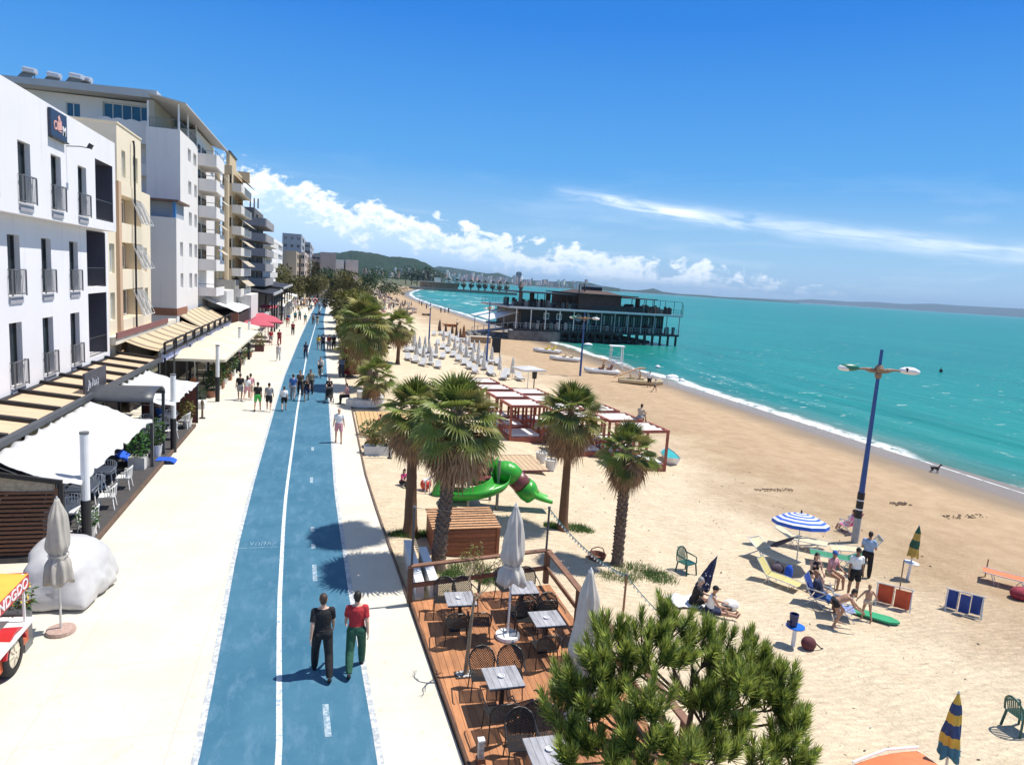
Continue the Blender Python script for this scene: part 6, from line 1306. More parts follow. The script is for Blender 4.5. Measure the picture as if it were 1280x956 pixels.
# ---- red cabanas
RT=wood('cabana_timber_red',(.30,.085,.055),(1,1,1)); CBW=fabric('cabana_cloth',(.66,.62,.58),.9,.2)
CAB=None
cabl=['left column, nearest','left column, second','left column, third','left column, farthest','middle column, nearest','middle column, second','middle column, third','middle column, farthest','right column, nearest','right column, second','right column, third','right column, farthest']
ci_=0
for cx_,cy_ in ((11.9,40.2),(14.7,37.2),(17.3,34.4)):
    for k in range(4):
        x=cx_-.28*k; y=cy_+2.75*k; z=zs(x)+.02; l='red timber beach cabana, '+cabl[ci_]; ci_+=1
        if CAB is None:
            CAB=thing('beach_cabana',l,'cabana',(x,y,z),R_(4),'red timber cabanas on the sand')
            for sx in (-1,1):
                for sy in (-1,1): m=MB(); m.box(sx*1.05-.06,sx*1.05+.06,sy*1.05-.06,sy*1.05+.06,-.1,2.15); m.build('post',RT,CAB)
            m=MB(); m.box(-1.12,1.12,-1.12,-1.02,2.15,2.3); m.box(-1.12,1.12,1.02,1.12,2.15,2.3); m.box(-1.12,-1.02,-1.015,1.015,2.15,2.3); m.box(1.02,1.12,-1.015,1.015,2.15,2.3); m.build('top_frame',RT,CAB)
            m=MB(); m.sheet(lambda u,v:(-1.01+2.02*u,-1.01+2.02*v,2.27-.07*abs(sin(v*PI*3))),4,18,.015); m.build('roof_cloth',CBW,CAB)
            m=MB(); m.box(-1.1,1.1,-1.1,1.1,-.1,.32); m.build('platform',RT,CAB); m=MB(); m.box(-.9,.9,-.95,.7,.325,.45); m.build('mattress',CHW,CAB)
            m=MB(); 
            for k2 in range(5): m.bar((-1.05,-.9+k2*.45,.35),(-1.05,-.9+k2*.45,.85),.05)
            m.bar((-1.05,-1.05,.88),(-1.05,1.05,.88),.07); m.bar((-1.0,1.05,.9),(1.0,1.05,.9),.07); m.bar((-1.0,1.05,.6),(1.0,1.05,.6),.05); m.build('side_rail',RT,CAB)
        else: dup(CAB,(x,y,z),R_(4),l)
for i,(x,y) in enumerate(((676,577),(688,587))):
    p=GS(x,y); pot(['white pot on the sand, left of the pair by the cabanas','white pot on the sand, right of the pair by the cabanas'][i],(p.x,p.y,p.z),'dark',.55,.33,POTW,60,ls=.08)
# ---- lamps
LBL=mat('lamp_blue',(.015,.07,.25),.4,.1); LGR=mat('lamp_green',(.02,.16,.10),.4,.1); LBR=mat('lamp_bracket_brown',(.25,.16,.10),.6,.15)
def lamp2(px_,py_,h,label,az=0,big=True,rx=0,ry=0,glob=False):
    p=GS(px_,py_); o=thing('street_lamp',label,'street lamp',(p.x,p.y,p.z-.1),az,'blue beach street lamps',rx,ry); m=MB(); m.lathe([(.13,0),(.12,h*.25),(.085,h*.6),(.06,h)],12); m.build('pole',LBL,o)
    if big:
        for z0,z1,mm in ((.0,1.2,mat('bare_zinc',(.32,.34,.36),.5)),(1.2,1.55,BLK),(1.55,1.62,CHW),(1.62,1.95,BLK),(1.95,2.0,CHW),(2.0,2.3,BLK)): m=MB(); m.lathe([(.145,z0),(.142,z1)],14); m.build('base_band' if z0 else 'base_sleeve',mm,o)
    hz=h*.90
    for s in (-1,1):
        m=MB(); m.tube([(0,0,hz-.1),(s*.35,0,hz-.02),(s*.62,0,hz+.02),(s*.95,0,hz+.0)],[.05,.10,.05,.035],8); m.build('arm',LBR,o)
        m=MB(); m.ell((s*1.25,0,hz+.04),(.42,.20,.15),14,8); hd=m.build('lamp_head',LGR if s<0 else CHW,o,smooth=True); m=MB(); m.ell((s*1.42,0,hz+.005),(.32,.18,.13),14,8); m.build('lens',CHW,hd,smooth=True)
        if s>0: m=MB(); m.box(s*1.05,s*1.12,-.18,.18,hz+.0,hz+.16); m.build('stripe',BLK,hd)
    m=MB(); m.lathe([(.10,hz-.35),(.14,hz-.2),(.09,hz-.1),(.20,hz+.05),(.10,hz+.2)],10); m.build('bracket',LBR,o)
lamp2(1068,678,8.3,'tall blue street lamp with two leaf-shaped heads rising from the sunny sand',R_(-12))
lamp2(725,470,7.5,'blue street lamp behind the palms and in front of the pier restaurant',R_(-15),False)
lamp2(608,455,7.6,'blue street lamp beside the black board and the pale parasols',R_(60),False)
lamp2(536,430,6.2,'thin far street lamp among the folded parasols',R_(75),False)
p=GS(613,452); o=thing('notice_board','black upright board beside the blue lamp post','board',(p.x+.5,p.y-.5,p.z)); m=MB(); m.box(-.55,.55,-.05,.05,1.2,3.0); m.build('panel',BLK,o)
for sx in (-.5,.5): m=MB(); m.box(sx-.04,sx+.04,.055,.12,0,3.0); m.build('post',GRL,o)
# ---- folded parasols and loungers
FW=fabric('folded_pale',(.68,.66,.62),.9,.15); FB=fabric('folded_brown',(.16,.10,.07),.9,.1); FO=fabric('folded_rust',(.28,.13,.06),.9,.1); LGY=mat('lounger_pale_grey',(.42,.42,.43),.7,.15); LCU=mat('lounger_cushion',(.44,.44,.44),.8,.1)
ULP=[(517,441,0),(524,441,0),(531,441,0),(536,446,0),(545,448,0),(549,420,1),(557,419,1),(565,422,1),(570,425,1),(575,427,1),(579,429,2),(582,436,0),(586,439,0),(592,446,0),(598,447,0),(606,454,0),(614,456,0),(624,470,0),(640,475,0),(554,432,0),(561,437,0),(568,442,0),(575,447,0),(582,452,0),(590,457,0),(597,462,0),(604,467,0),(520,452,0),(529,455,0),(538,459,0)]
PU={}; LG=None
for i,(x,y,k) in enumerate(ULP):
    p=GS(x,y); kk=('pale','brown','rust')[k]; lab=f'{kk} folded beach parasol in the far rows of loungers'
    g_='pale folded parasols among the loungers' if k==0 else 'brown folded parasols among the loungers' if k==1 else 'rust folded parasols'
    if k not in PU: PU[k]=closed_parasol(lab,(p.x,p.y,p.z),2.9,.9,.13,.26,(FW,FB,FO)[k],STEEL,GRL,base=None,group=g_,seed=30+k,cat='parasol')
    else: dup(PU[k],(p.x,p.y,p.z),U(0,6),sc=U(.74,.84))
    for s in (-1,1):
        q=V(p.x+s*.85,p.y+.2,zs(p.x+s*.85))
        if LG is None:
            LG=thing('sun_lounger','pale grey sun lounger set out in the far rows','sun lounger',q,R_(-8),'pale sun loungers in rows on the far sand'); m=MB(); m.sheet(lambda u,v:(-.33+.66*u,-.95+1.9*v,.34+(max(0,v-.62)/.38)*.45),4,12,.06); m.build('cushion',LCU,LG); m=MB(); m.box(-.34,.34,-.95,.95,.22,.27); m.build('frame',LGY,LG)
            for a in (-.3,.3):
                for b in (-.85,.8): m=MB(); m.box(a-.03,a+.03,b-.03,b+.03,0,.22); m.build('leg',LGY,LG)
        else: dup(LG,q,R_(-8+U(-8,8)))
# far crowd of parasols and loungers: one mass
random.seed(8); m=MB(); cm4=[mat('far_brown',(.20,.13,.09)),mat('far_pale',(.5,.46,.42)),mat('far_pink',(.42,.24,.20)),mat('far_dark',(.05,.05,.06))]
for i in range(420):
    y=U(175,430); x=U(5,27)+bend(y)*.8
    z=gz(x,y); m.k=random.choice((0,1,1,1,2,3)); 
    if random.random()<.4: m.lathe([(.04,0),(.04,.6),(.24,.7),(.05,2.0)],6,(x,y,z))
    else: m.cb((x,y,z+.3),(.7,1.9,.45),U(-.3,.3))
struct(m.build('far_beach_clutter',cm4),'stuff')
# square white parasol, table box, boats, tower
p=GS(659,488); parasol('white square parasol standing alone on the sand above the cabanas',(p.x,p.y,p.z),2.4,.25,CLW,None,.2,2.1)
p=GS(667,486); o=thing('bin_post','dark bin on a post next to the white square parasol','bin',(p.x,p.y,p.z)); m=MB(); m.bar((0,0,0),(0,0,1.2),.08); m.build('post',BLK,o); m=MB(); m.lathe([(.22,1.0),(.26,1.7),(.2,1.75)],10); m.build('bin',BLK,o)
p=GS(600,428); o=thing('sand_platform','low pale timber platform on the far sand','platform',(p.x,p.y,p.z),R_(-10)); m=MB(); m.box(-1.7,1.7,-.8,.8,.0,.9); m.build('box',mat('pale_timber',(.36,.25,.15),.8),o); m=MB(); m.box(-1.8,1.8,-.9,.9,.9,1.0); m.build('top',mat('pale_board',(.55,.46,.36),.8),o)
def boat(label,px_,py_,rz,c1,c2,slide,L=4.2):
    p=GS(px_,py_); o=thing('pedal_boat',label,'pedal boat',(p.x,p.y,p.z),rz,'pedal boats on the shore')
    for s in (-1,1):
        m=MB(); vs=[];fs=[]; n=14
        for i in range(n+1):
            t=i/n*2-1; w_=.30*(1-abs(t)**3)+.02; up=.35*max(0,t-.45)**1.3; c=V(t*L/2,s*.65,.30+up)
            for a,b in ((-1,.22),(-.8,-.12),(0,-.30),(.8,-.12),(1,.22)): vs.append(c+V(0,a*w_,b))
        for i in range(n):
            for j in range(5): k=(j+1)%5; fs.append((i*5+j,i*5+k,(i+1)*5+k,(i+1)*5+j))
        m.add(vs,fs); m.build('hull',c1,o,smooth=True)
    m=MB(); m.box(-L*.38,L*.30,-.62,.62,.48,.56); m.build('deck',c1,o)
    for x in (-.9,.1): m=MB(); m.cb((x,0,.66),(.5,1.1,.18)); m.cb((x-.25,0,.92),(.1,1.1,.45),ry=-.2); m.build('seat',c2,o)
    if slide: m=MB(); m.bar((-.3,.2,1.75),(-L*.62,.2,.5),.55,.08); m.build('slide',slide,o); m=MB(); m.bar((.1,.0,.5),(-.2,.0,1.75),.08); m.bar((.1,.45,.5),(-.2,.45,1.75),.08); m.bar((-.35,.2,1.72),(.45,.2,1.78),.5,.1); m.build('slide_frame',slide,o)
    return o
BY=mat('boat_yellow',(.62,.45,.04),.4); BO=mat('boat_cream',(.55,.43,.25),.5); BWH=mat('boat_white',(.66,.65,.62),.4); BOR=mat('boat_slide_orange',(.58,.33,.14),.5)
boat('pale and yellow pedal boat farthest along the shore near the pier',684,441,R_(150),BWH,BY,None); boat('white pedal boat second along the shore near the pier',706,451,R_(155),BWH,BO,None); boat('white pedal boat with an orange slide beside the lifeguard tower',752,467,R_(165),BWH,TERR,BOR); boat('cream pedal boat with an orange slide nearest on the wet sand',800,480,R_(-20),BO,BO,BOR,4.8)
p=GS(563,408); o=thing('rowing_boat','small orange-brown boat on the far sand','boat',(p.x,p.y,p.z),R_(-5)); m=MB(); m.add([(-2,0,.7),(-1.2,-.6,.45),(1.4,-.6,.5),(2.2,0,1.3),(1.4,.6,.5),(-1.2,.6,.45),(-1.1,-.3,0),(1.2,-.3,0),(1.2,.3,0),(-1.1,.3,0)],[(0,1,6),(1,2,7,6),(2,3,7),(3,4,8),(3,8,7),(4,5,9,8),(5,0,9),(0,6,9),(6,7,8,9)]); m.build('hull',mat('boat_rust',(.42,.13,.04),.6),o); m=MB(); m.box(-.2,.2,-.5,.5,.38,.44); m.build('thwart',WOOD,o)
p=GS(812,540); o=thing('rowing_boat','small boat with a turquoise inside behind the right cabana','boat',(19.9,35.6,zs(19.9)),R_(75))
o.scale=(.75,.75,.8); m=MB(); m.add([(-1.5,0,.6),(-1.,-.6,.5),(1.,-.6,.5),(1.6,0,.8),(1.,.6,.5),(-1.,.6,.5),(-1.0,-.35,0),(1.,-.35,0),(1.,.35,0),(-1.0,.35,0)],[(0,1,6),(1,2,7,6),(2,3,7),(3,4,8),(3,8,7),(4,5,9,8),(5,0,9),(0,6,9),(6,7,8,9)]); m.build('hull',CHW,o); m=MB(); m.add([(-1.4,0,.55),(-.95,-.54,.46),(.95,-.54,.46),(1.5,0,.7),(.95,.54,.46),(-.95,.54,.46)],[(0,1,2,3,4,5)]); m.build('inside',mat('boat_turquoise',(.03,.35,.36),.5),o)
o=thing('lifeguard_tower','white lifeguard stand with a flat roof in the shallows','lifeguard stand',(36.4,81.5,-1.8),R_(-15)); 
for sx in (-1,1):
    for sy in (-1,1): m=MB(); m.bar((sx*.8,sy*.7,-.3),(sx*.7,sy*.6,3.1),.09); m.build('leg',CHW,o)
m=MB(); m.box(-.95,.95,-.85,.85,3.1,3.2); m.build('roof',CHW,o); m=MB(); m.box(-.75,.75,-.65,.65,.9,.98); m.build('platform',CHW,o)
m=MB(); 
for z in (.4,1.3,1.7): m.bar((-.75,-.66,z),(.75,-.66,z),.06); m.bar((-.75,.66,z),(.75,.66,z),.06)
for x in (-.4,0,.4): m.bar((x,-.66,.98),(x,-.66,1.7),.05)
m.build('rails',CHW,o)
for i,(x,y) in enumerate(((840,473),(852,477),(822,460),(735,432))):
    p=G(x,y,-1.8); o=thing('buoy',['larger white float nearest the cream pedal boat','small white float right of the larger one','small white float off the lifeguard stand','white board-like float near the pier'][i],'buoy',(p.x,p.y,-1.8),0,'white floats in the sea'); m=MB(); m.ell((0,0,.15),((.9,.4,.35) if i in(0,3) else (.4,.3,.25)),12,8); m.build('float',CHW,o,smooth=True); m=MB(); m.tube([(0,0,.3),(0,0,.6)],.04,6); m.build('handle',CHW,o)
# ---- beach group
PGN=mat('chair_dark_green',(.015,.085,.065),.4,.1)
def RZ(p,d): return -math.atan2(p.x,p.y)+R_(d)
def plastic_chair(label,px_,py_,rz):
    p=GS(px_,py_); rz=RZ(p,rz); o=thing('plastic_chair',label,'chair',(p.x,p.y,p.z-.02),rz,'dark green plastic chairs on the sand')
    m=MB(); m.sheet(lambda u,v:(-.24+.48*u,-.22+.46*v,.43-.02*sin(PI*u)*sin(PI*v)),6,6,.025); m.build('seat',PGN,o)
    m=MB(); A=[V(.26*cos(PI*k/12),-.22-.12*sin(PI*k/12),.43+.45*sin(PI*k/12)**.7) for k in range(13)]; m.tube(A,.025,6)
    for k in range(7): x=-.18+k*.06; m.bar((x*.9,-.22,.44),(x,-.22-.12*(1-(x/.26)**2)**.5,.43+.45*(1-(x/.26)**2)**.35),.032,.012)
    m.build('backrest',PGN,o)
    for s in (-1,1): m=MB(); m.tube([(s*.25,-.27,.66),(s*.27,-.05,.64),(s*.27,.18,.62),(s*.25,.22,.43)],.022,6); m.build('armrest',PGN,o)
    for s in (-1,1):
        for y in (-.2,.21): m=MB(); m.bar((s*.22,y,.42),(s*.26,y*1.25,0),.05); m.build('leg',PGN,o)
plastic_chair('dark green plastic chair standing alone near the grass patch',857,716,-130); plastic_chair('dark green slat-backed plastic chair at the right edge of the picture',1274,912,-40)
# striped parasol
BLS=mat('stripe_blue',(.03,.12,.55),.8,.05); WHS=fabric('stripe_white',(.80,.80,.80),.9,.2)
p=GS(995,709); o=thing('beach_parasol','open blue and white ring-striped parasol shading the beach group','parasol',(p.x,p.y,p.z),0,None,R_(-6),R_(3)); m=MB(); n=10; R0=1.0; H0=1.72
rr=[0,.10,.2,.3,.4,.5,.6,.7,.8,.9,1.0]
Zf=lambda r:H0+.32*(1-r*r)
for i in range(10):
    for j in range(n):
        a=2*PI*j/n; b=2*PI*(j+1)/n; m.k=i%2
        P_=lambda r,t,dz=0:(R0*r*cos(t),R0*r*sin(t),Zf(r)-dz)
        m.add([P_(rr[i],a),P_(rr[i+1],a),P_(rr[i+1],b),P_(rr[i],b)],[(0,1,2,3)] if i else [(1,2,3)])
m.k=0
for j in range(n): a=2*PI*j/n; b=2*PI*(j+1)/n; m.add([(R0*cos(a),R0*sin(a),Zf(1)),(R0*cos(b),R0*sin(b),Zf(1)),(R0*1.01*cos(b),R0*1.01*sin(b),Zf(1)-.13),(R0*1.01*cos(a),R0*1.01*sin(a),Zf(1)-.13)],[(3,2,1,0)])
m.build('canopy',[BLS,WHS],o); m=MB(); m.lathe([(.022,-.2),(.022,2.1)],8); m.build('pole',STEEL,o); m=MB(); m.lathe([(.03,2.05),(.035,2.12),(.01,2.17)],8); m.build('finial',BLK,o); m=MB()
for j in range(n): a=2*PI*j/n; m.bar((.03*cos(a),.03*sin(a),2.0),(.98*cos(a),.98*sin(a),Zf(.98)-.03),.014)
m.build('rib',STEEL,o)
# loungers of the group
def folding(label,px_,py_,rz,c,kind,off=(0,0),cat='sun lounger'):
    p=GS(px_,py_); rz=RZ(p,rz); o=thing('folding_lounger',label,cat,(p.x+off[0],p.y+off[1],p.z),rz)
    if kind=='flat': segs=[((-.98,.42),(-.35,.40)),((-.34,.40),(.35,.40)),((.36,.40),(.98,.72))]
    elif kind=='raised': segs=[((-.95,.30),(-.3,.36)),((-.29,.36),(.35,.36)),((.36,.38),(.80,.98))]
    else: segs=[]
    if segs:
        for a,b in segs: m=MB(); m.sheet(lambda u,v:(-.30+.60*u,a[0]+(b[0]-a[0])*v,a[1]+(b[1]-a[1])*v-.03*sin(PI*u)),4,4,.012); m.build('sling',c,o)
        m=MB()
        for s in (-1,1):
            pts=[(s*.32,a[0],a[1]) for a,b in segs]+[(s*.32,segs[-1][1][0],segs[-1][1][1])]; m.tube(pts,.018,6); m.tube([(s*.33,-.7,.38),(s*.33,-.55,0)],.016,6); m.tube([(s*.33,.2,.39),(s*.33,.45,0)],.016,6); m.tube([(s*.33,.35,.39),(s*.33,.1,0)],.016,6)
        m.tube([(-.32,segs[-1][1][0],segs[-1][1][1]),(.32,segs[-1][1][0],segs[-1][1][1])],.018,6); m.build('frame',STEEL,o)
    else:   # folded and standing on its edge
        w_,h_=(1.0,.72)
        m=MB()
        for k in range(2 if kind=='fold2' else 3):
            n_=2 if kind=='fold2' else 3; x0=-w_/2+k*w_/n_+.03; x1=x0+w_/n_-.05; m.sheet(lambda u,v:(x0+(x1-x0)*u,-.16*(k%2)+.10*(1-v)+.015*sin(PI*u*2),.05+(h_-.07)*v),4,5,.015)
        m.build('sling',c,o); m=MB()
        n_=2 if kind=='fold2' else 3
        for k in range(n_+1): x=-w_/2+k*w_/n_; m.bar((x,.12,0),(x,-.02,h_),.03)
        m.bar((-w_/2-.05,.0,h_),(w_/2+.08,.0,h_),.03); m.bar((-w_/2-.05,.12,.04),(w_/2+.08,.12,.04),.03); m.bar((-w_/2,-.25,0),(-w_/2,-.02,h_),.03); m.bar((w_/2,-.25,0),(w_/2,-.02,h_),.03); m.bar((-w_/2,-.25,.02),(w_/2,-.25,.02),.03)
        m.build('frame',STEEL,o)
    return o
LBE=mat('sling_beige',(.62,.52,.34),.8,.1); LYE=mat('sling_yellow_green',(.52,.45,.18),.8,.1); LGN=mat('sling_green',(.02,.20,.10),.7,.1); LRD=mat('sling_red',(.48,.075,.03),.7,.2); LBU=mat('sling_blue',(.015,.05,.26),.7,.15); LOR=mat('sling_orange',(.65,.17,.06),.7,.1)
folding('beige sun lounger with a raised head end under the striped parasol',965,705,52,LBE,'flat'); folding('pale beige sun lounger right behind the striped parasol pole',1000,690,85,LBE,'flat',(.3,.4)); folding('yellow-green sling lounger tilted back at the edge of the parasol shade',970,730,72,LYE,'raised').scale=(.82,)*3
folding('green folding lounger behind the two seated people',1046,708,-82,LGN,'flat'); folding('white sun lounger leaning behind the man in blue',1060,705,-75,LBE,'raised',(.8,.5)); folding('red folded lounger standing on its edge',1115,758,4,LRD,'fold2'); folding('blue folded loungers standing side by side on the sand',1203,766,5,LBU,'fold3'); folding('orange-red sun lounger at the right edge of the beach',1262,738,-88,LOR,'flat',(.4,.2))
p=GS(1046,700); o=thing('parasol_tilted','small dark folded parasol lying behind the striped one','parasol',(15.8,21.6,zs(15.8)+.1),R_(60),None,R_(60)); m=MB(); m.lathe([(.04,.9),(.09,1.1),(.07,1.6),(.02,1.8)],10); m.build('folded_canopy',mat('dark_mauve',(.08,.06,.07)),o); m=MB(); m.lathe([(.02,-.3),(.02,.95)],6); m.build('pole',STEEL,o)
def beach_chair(label,px_,py_,rz,c,off=(0,0)):
    p=GS(px_,py_); rz=RZ(p,rz); o=thing('beach_chair',label,'chair',(p.x+off[0],p.y+off[1],p.z),rz); m=MB(); m.sheet(lambda u,v:(-.27+.54*u,-.22+.46*v,.33-.03*sin(PI*v)),4,5,.012); m.build('seat_sling',c,o); m=MB(); m.sheet(lambda u,v:(-.27+.54*u,-.24-.28*v,.36+.60*v),4,5,.012); m.build('back_sling',c,o); m=MB()
    for s in (-1,1): m.tube([(s*.29,-.53,.97),(s*.29,-.23,.34),(s*.29,.25,.34)],.016,6); m.tube([(s*.30,.25,0),(s*.30,-.15,.35),(s*.30,-.40,.62)],.016,6); m.tube([(s*.30,-.45,0),(s*.30,-.05,.34),(s*.30,.22,.58)],.016,6); m.tube([(s*.30,-.38,.60),(s*.30,.22,.58)],.022,6)
    m.build('frame',STEEL,o); return o
beach_chair('dark blue beach chair with white arms holding the bald man',1024,757,-100,LBU); beach_chair('blue and white folding chair beside the green board',1056,772,-80,mat('sling_blue_white',(.20,.26,.50),.7,.6,9)); beach_chair('magenta-backed beach chair behind the lamp post',1058,664,60,mat('sling_magenta',(.55,.02,.22),.7,.1))
p=GS(1090,771); o=thing('bodyboard','green bodyboard lying under the child','board',(p.x,p.y,p.z+.03),RZ(p,-3)); m=MB(); m.prism([(-.75,-.2),(.5,-.24),(.72,-.1),(.78,0),(.72,.1),(.5,.24),(-.75,.2)],0,.06); m.build('board',mat('board_green',(.02,.30,.13),.5),o); m=MB(); m.prism([(-.76,-.21),(-.70,-.21),(-.70,.21),(-.76,.21)],.0,.064); m.build('tail_trim',PGN,o)
p=GS(991,807); o=thing('pedestal_table','small blue round-topped table on a white post with a dark bin','table',(p.x,p.y,p.z)); m=MB(); m.lathe([(.06,-.1),(.055,.58)],10); m.build('post',CHW,o); m=MB(); m.lathe([(.05,.56),(.26,.58),(.26,.61)],18); m.build('tabletop',mat('bright_blue_plastic',(.01,.12,.5),.4),o); m=MB(); m.T=Matrix.Translation((-.08,0,.62)); m.lathe([(.10,0),(.13,.36),(.11,.36),(.09,.05)],12); m.build('bin',mat('bin_navy',(.02,.025,.10),.5),o); m=MB(); m.cb((-.24,0,.72),(.05,.10,.12)); m.build('handle',mat('bin_navy',(.02,.025,.10)),o)
p=GS(1010,810); o=thing('backpack','maroon backpack lying on the sand by the blue table','bag',(p.x,p.y,p.z)); m=MB(); m.ell((0,0,.15),(.24,.17,.20),14,10,Matrix.Rotation(.5,3,'Y')); m.build('bag_body',mat('bag_maroon',(.10,.025,.03),.8,.3,9),o,smooth=True); m=MB(); m.tube([(.15,-.1,.2),(.32,-.14,.05),(.42,-.1,.02)],.018,6); m.build('strap',BLK,o)
p=GS(1134,724); o=closed_parasol('closed green and yellow parasol on a white pedestal table',(p.x,p.y,p.z),2.05,.92,.07,.15,None,STEEL,None,base=None,seed=12,lean=R_(5),bands=[mat('para_yellow',(.50,.33,.06)),mat('para_green',(.02,.09,.05)),mat('para_yellow',(.50,.33,.06)),mat('para_green',(.02,.09,.05))],cat='parasol'); m=MB(); m.lathe([(.05,-.1),(.05,.62)],10); m.lathe([(.04,.63),(.27,.64),(.27,.67),(.04,.68)],18); m.build('pedestal',CHW,o)
p=GS(1178,985); o=closed_parasol('closed blue and yellow banded parasol at the bottom edge',(p.x,p.y,p.z),2.1,.75,.06,.17,None,STEEL,None,base=None,seed=14,bands=[mat('para_teal',(.03,.16,.24)),mat('para_yellow2',(.55,.38,.05)),mat('para_navy',(.015,.05,.16)),mat('para_yellow2',(.55,.38,.05)),mat('para_navy',(.015,.05,.16)),mat('para_yellow2',(.55,.38,.05))])
p=GS(1140,1012); o=thing('beach_shelter','orange sun shelter with a white edge at the bottom of the picture','shelter',(p.x,p.y,p.z),R_(5)); m=MB(); m.sheet(lambda u,v:(-.85+1.75*u,-.5+1.2*v,.55+.25*sin(PI*(u*.8+.15))*sin(PI*(.15+.7*v))),10,8,.015); m.build('fabric',LOR,o); m=MB(); m.tube([(-.85,-.5,.58),(-.88,.7,.59)],.03,6); m.tube([(-.86,.71,.66),(0,.72,.76),(.9,.71,.65)],.025,6); m.build('edge_trim',CHW,o)
for sx in (-.8,.85): m=MB(); m.bar((sx,-.4,0),(sx,-.4,.58),.03); m.bar((sx,.65,0),(sx,.65,.6),.03); m.build('pole',STEEL,o)
p=GS(1231,721); o=thing('stake','thin rusty stake standing in the sand','stake',(p.x,p.y,p.z)); m=MB(); m.tube([(0,0,-.1),(.03,0,.72)],.022,6); m.build('shaft',mat('rust',(.20,.09,.05)),o); m=MB(); m.bar((-.35,0,.02),(0,0,.02),.015); m.build('cord',BLK,o)
p=GS(1124,740); o=thing('stake','pale stick standing behind the red folded lounger','stake',(p.x,p.y,p.z)); m=MB(); m.tube([(0,0,-.1),(0,0,1.2)],.022,6); m.build('shaft',mat('pale_bark',(.24,.18,.12)),o); m=MB(); m.lathe([(.03,1.2),(.02,1.23)],6); m.build('cap',STEEL,o)
p=GS(1268,745); o=thing('red_bag','dark red bundle of towels at the right edge lounger','bag',(p.x,p.y-.2,p.z)); m=MB(); m.ell((0,0,.2),(.38,.3,.24),14,10); m.build('bundle',mat('towel_red',(.28,.03,.05),.9,.5,9),o,smooth=True); m=MB(); m.ell((.3,-.2,.1),(.2,.15,.1),10,8); m.build('towel',mat('cloth_beige',CLO['beige']),o)
# things by the sitting couple
p=GS(887,745); o=closed_parasol('dark navy star-dotted parasol, closed and leaning beside the sitting couple',(p.x-.1,p.y+.4,p.z),1.25,.08,.04,.20,mat('navy_dots',(.015,.02,.07),.8,.3,9),STEEL,None,base=None,seed=20,lean=R_(22)); m=MB()
for i in range(26): a=U(0,6.28); z=U(.2,.9); r=.05+.165*(1-(z-.08)/1.17); m.ell((r*1.08*cos(a),r*1.08*sin(a),z),(.018,.018,.018),6,4)
m.build('dots',CHW,o)
p=GS(855,754); o=thing('beach_towel','white crumpled towel under the sitting couple','towel',(p.x,p.y,p.z)); m=MB(); m.sheet(lambda u,v:(-.5+1.1*u,-.4+.8*v,.05+.10*noise.noise(V(u*4,v*4,1))+.10*(1-u)),14,12,.02); m.build('cloth',CHW,o,smooth=True); m=MB(); m.sheet(lambda u,v:(.1+.9*u,-.5+.6*v,.05+.03*noise.noise(V(u*4,v*4,4))),8,8,.015); m.build('mat',mat('cloth_grey',CLO['grey']),o)
p=GS(912,762); o=thing('beach_bag','white and black beach bag beside the sitting couple','bag',(p.x,p.y,p.z)); m=MB(); m.ell((0,0,.16),(.30,.2,.18),14,10); m.build('bag_body',mat('bag_white',(.65,.64,.62),.8,.35,7),o,smooth=True); m=MB(); m.ell((-.15,-.1,.12),(.15,.14,.12),10,8); m.build('dark_flap',BLK,o,smooth=True)
p=GS(760,702); o=thing('basket','brown wicker basket at the foot of the short scaly palm','basket',(p.x-.35,p.y+.2,p.z)); m=MB(); m.lathe([(.26,0),(.34,.22),(.31,.22),(.24,.05)],14); m.build('basket_body',mat('wicker',(.20,.09,.06),.9,.4,14),o); m=MB(); m.tube([(-.3,0,.2),(-.2,0,.42),(0,0,.48),(.2,0,.42),(.3,0,.2)],.02,6); m.build('handle',mat('wicker',(.20,.09,.06)),o)
for i,(x,y,l) in enumerate(((970,718,'dark bag under the striped parasol'),(985,722,'bright blue bag hanging under the striped parasol'))):
    p=GS(x,y); o=thing('bag',l,'bag',(p.x,p.y,p.z)); m=MB(); m.ell((0,0,.2),(.28,.2,.24) if i==0 else (.16,.12,.30),12,9); m.build('bag_body',mat('bag_dark_mauve',(.07,.05,.07),.8,.4,8) if i==0 else BLU,o,smooth=True); m=MB(); m.tube([(-.1,0,.4),(0,0,.52),(.1,0,.4)],.015,5); m.build('handle',BLK,o)
for i,(x,y,w_) in enumerate(((968,613,1.1),(1125,630,.5),(1205,646,1.3),(560,640,.3))):
    p=GS(x,y); f=MB(); random.seed(i); 
    for k in range(60): q=V(U(-w_,w_),U(-.25,.25),0); f.cb((q.x,q.y,.02),(U(.03,.12),U(.02,.05),.03),U(0,3))
    s=f.build('seaweed',mat('dry_seaweed',(.12,.075,.045)),None,loc=(p.x,p.y,p.z+.02)); struct(s,'stuff')
# scattered shells, sticks and litter, on the dry sand
random.seed(31); f=MB()
for i in range(420):
    x=U(6,24); y=U(6,34); s_=U(.012,.035); f.k=0 if random.random()<.7 else 1; f.cb((x,y,gz(x,y)+s_*.3),(s_*U(1,3),s_,s_*.7),U(0,3))
struct(f.build('beach_debris',[mat('debris_dark',(.09,.06,.04)),mat('debris_pale',(.6,.56,.48))]),'stuff')
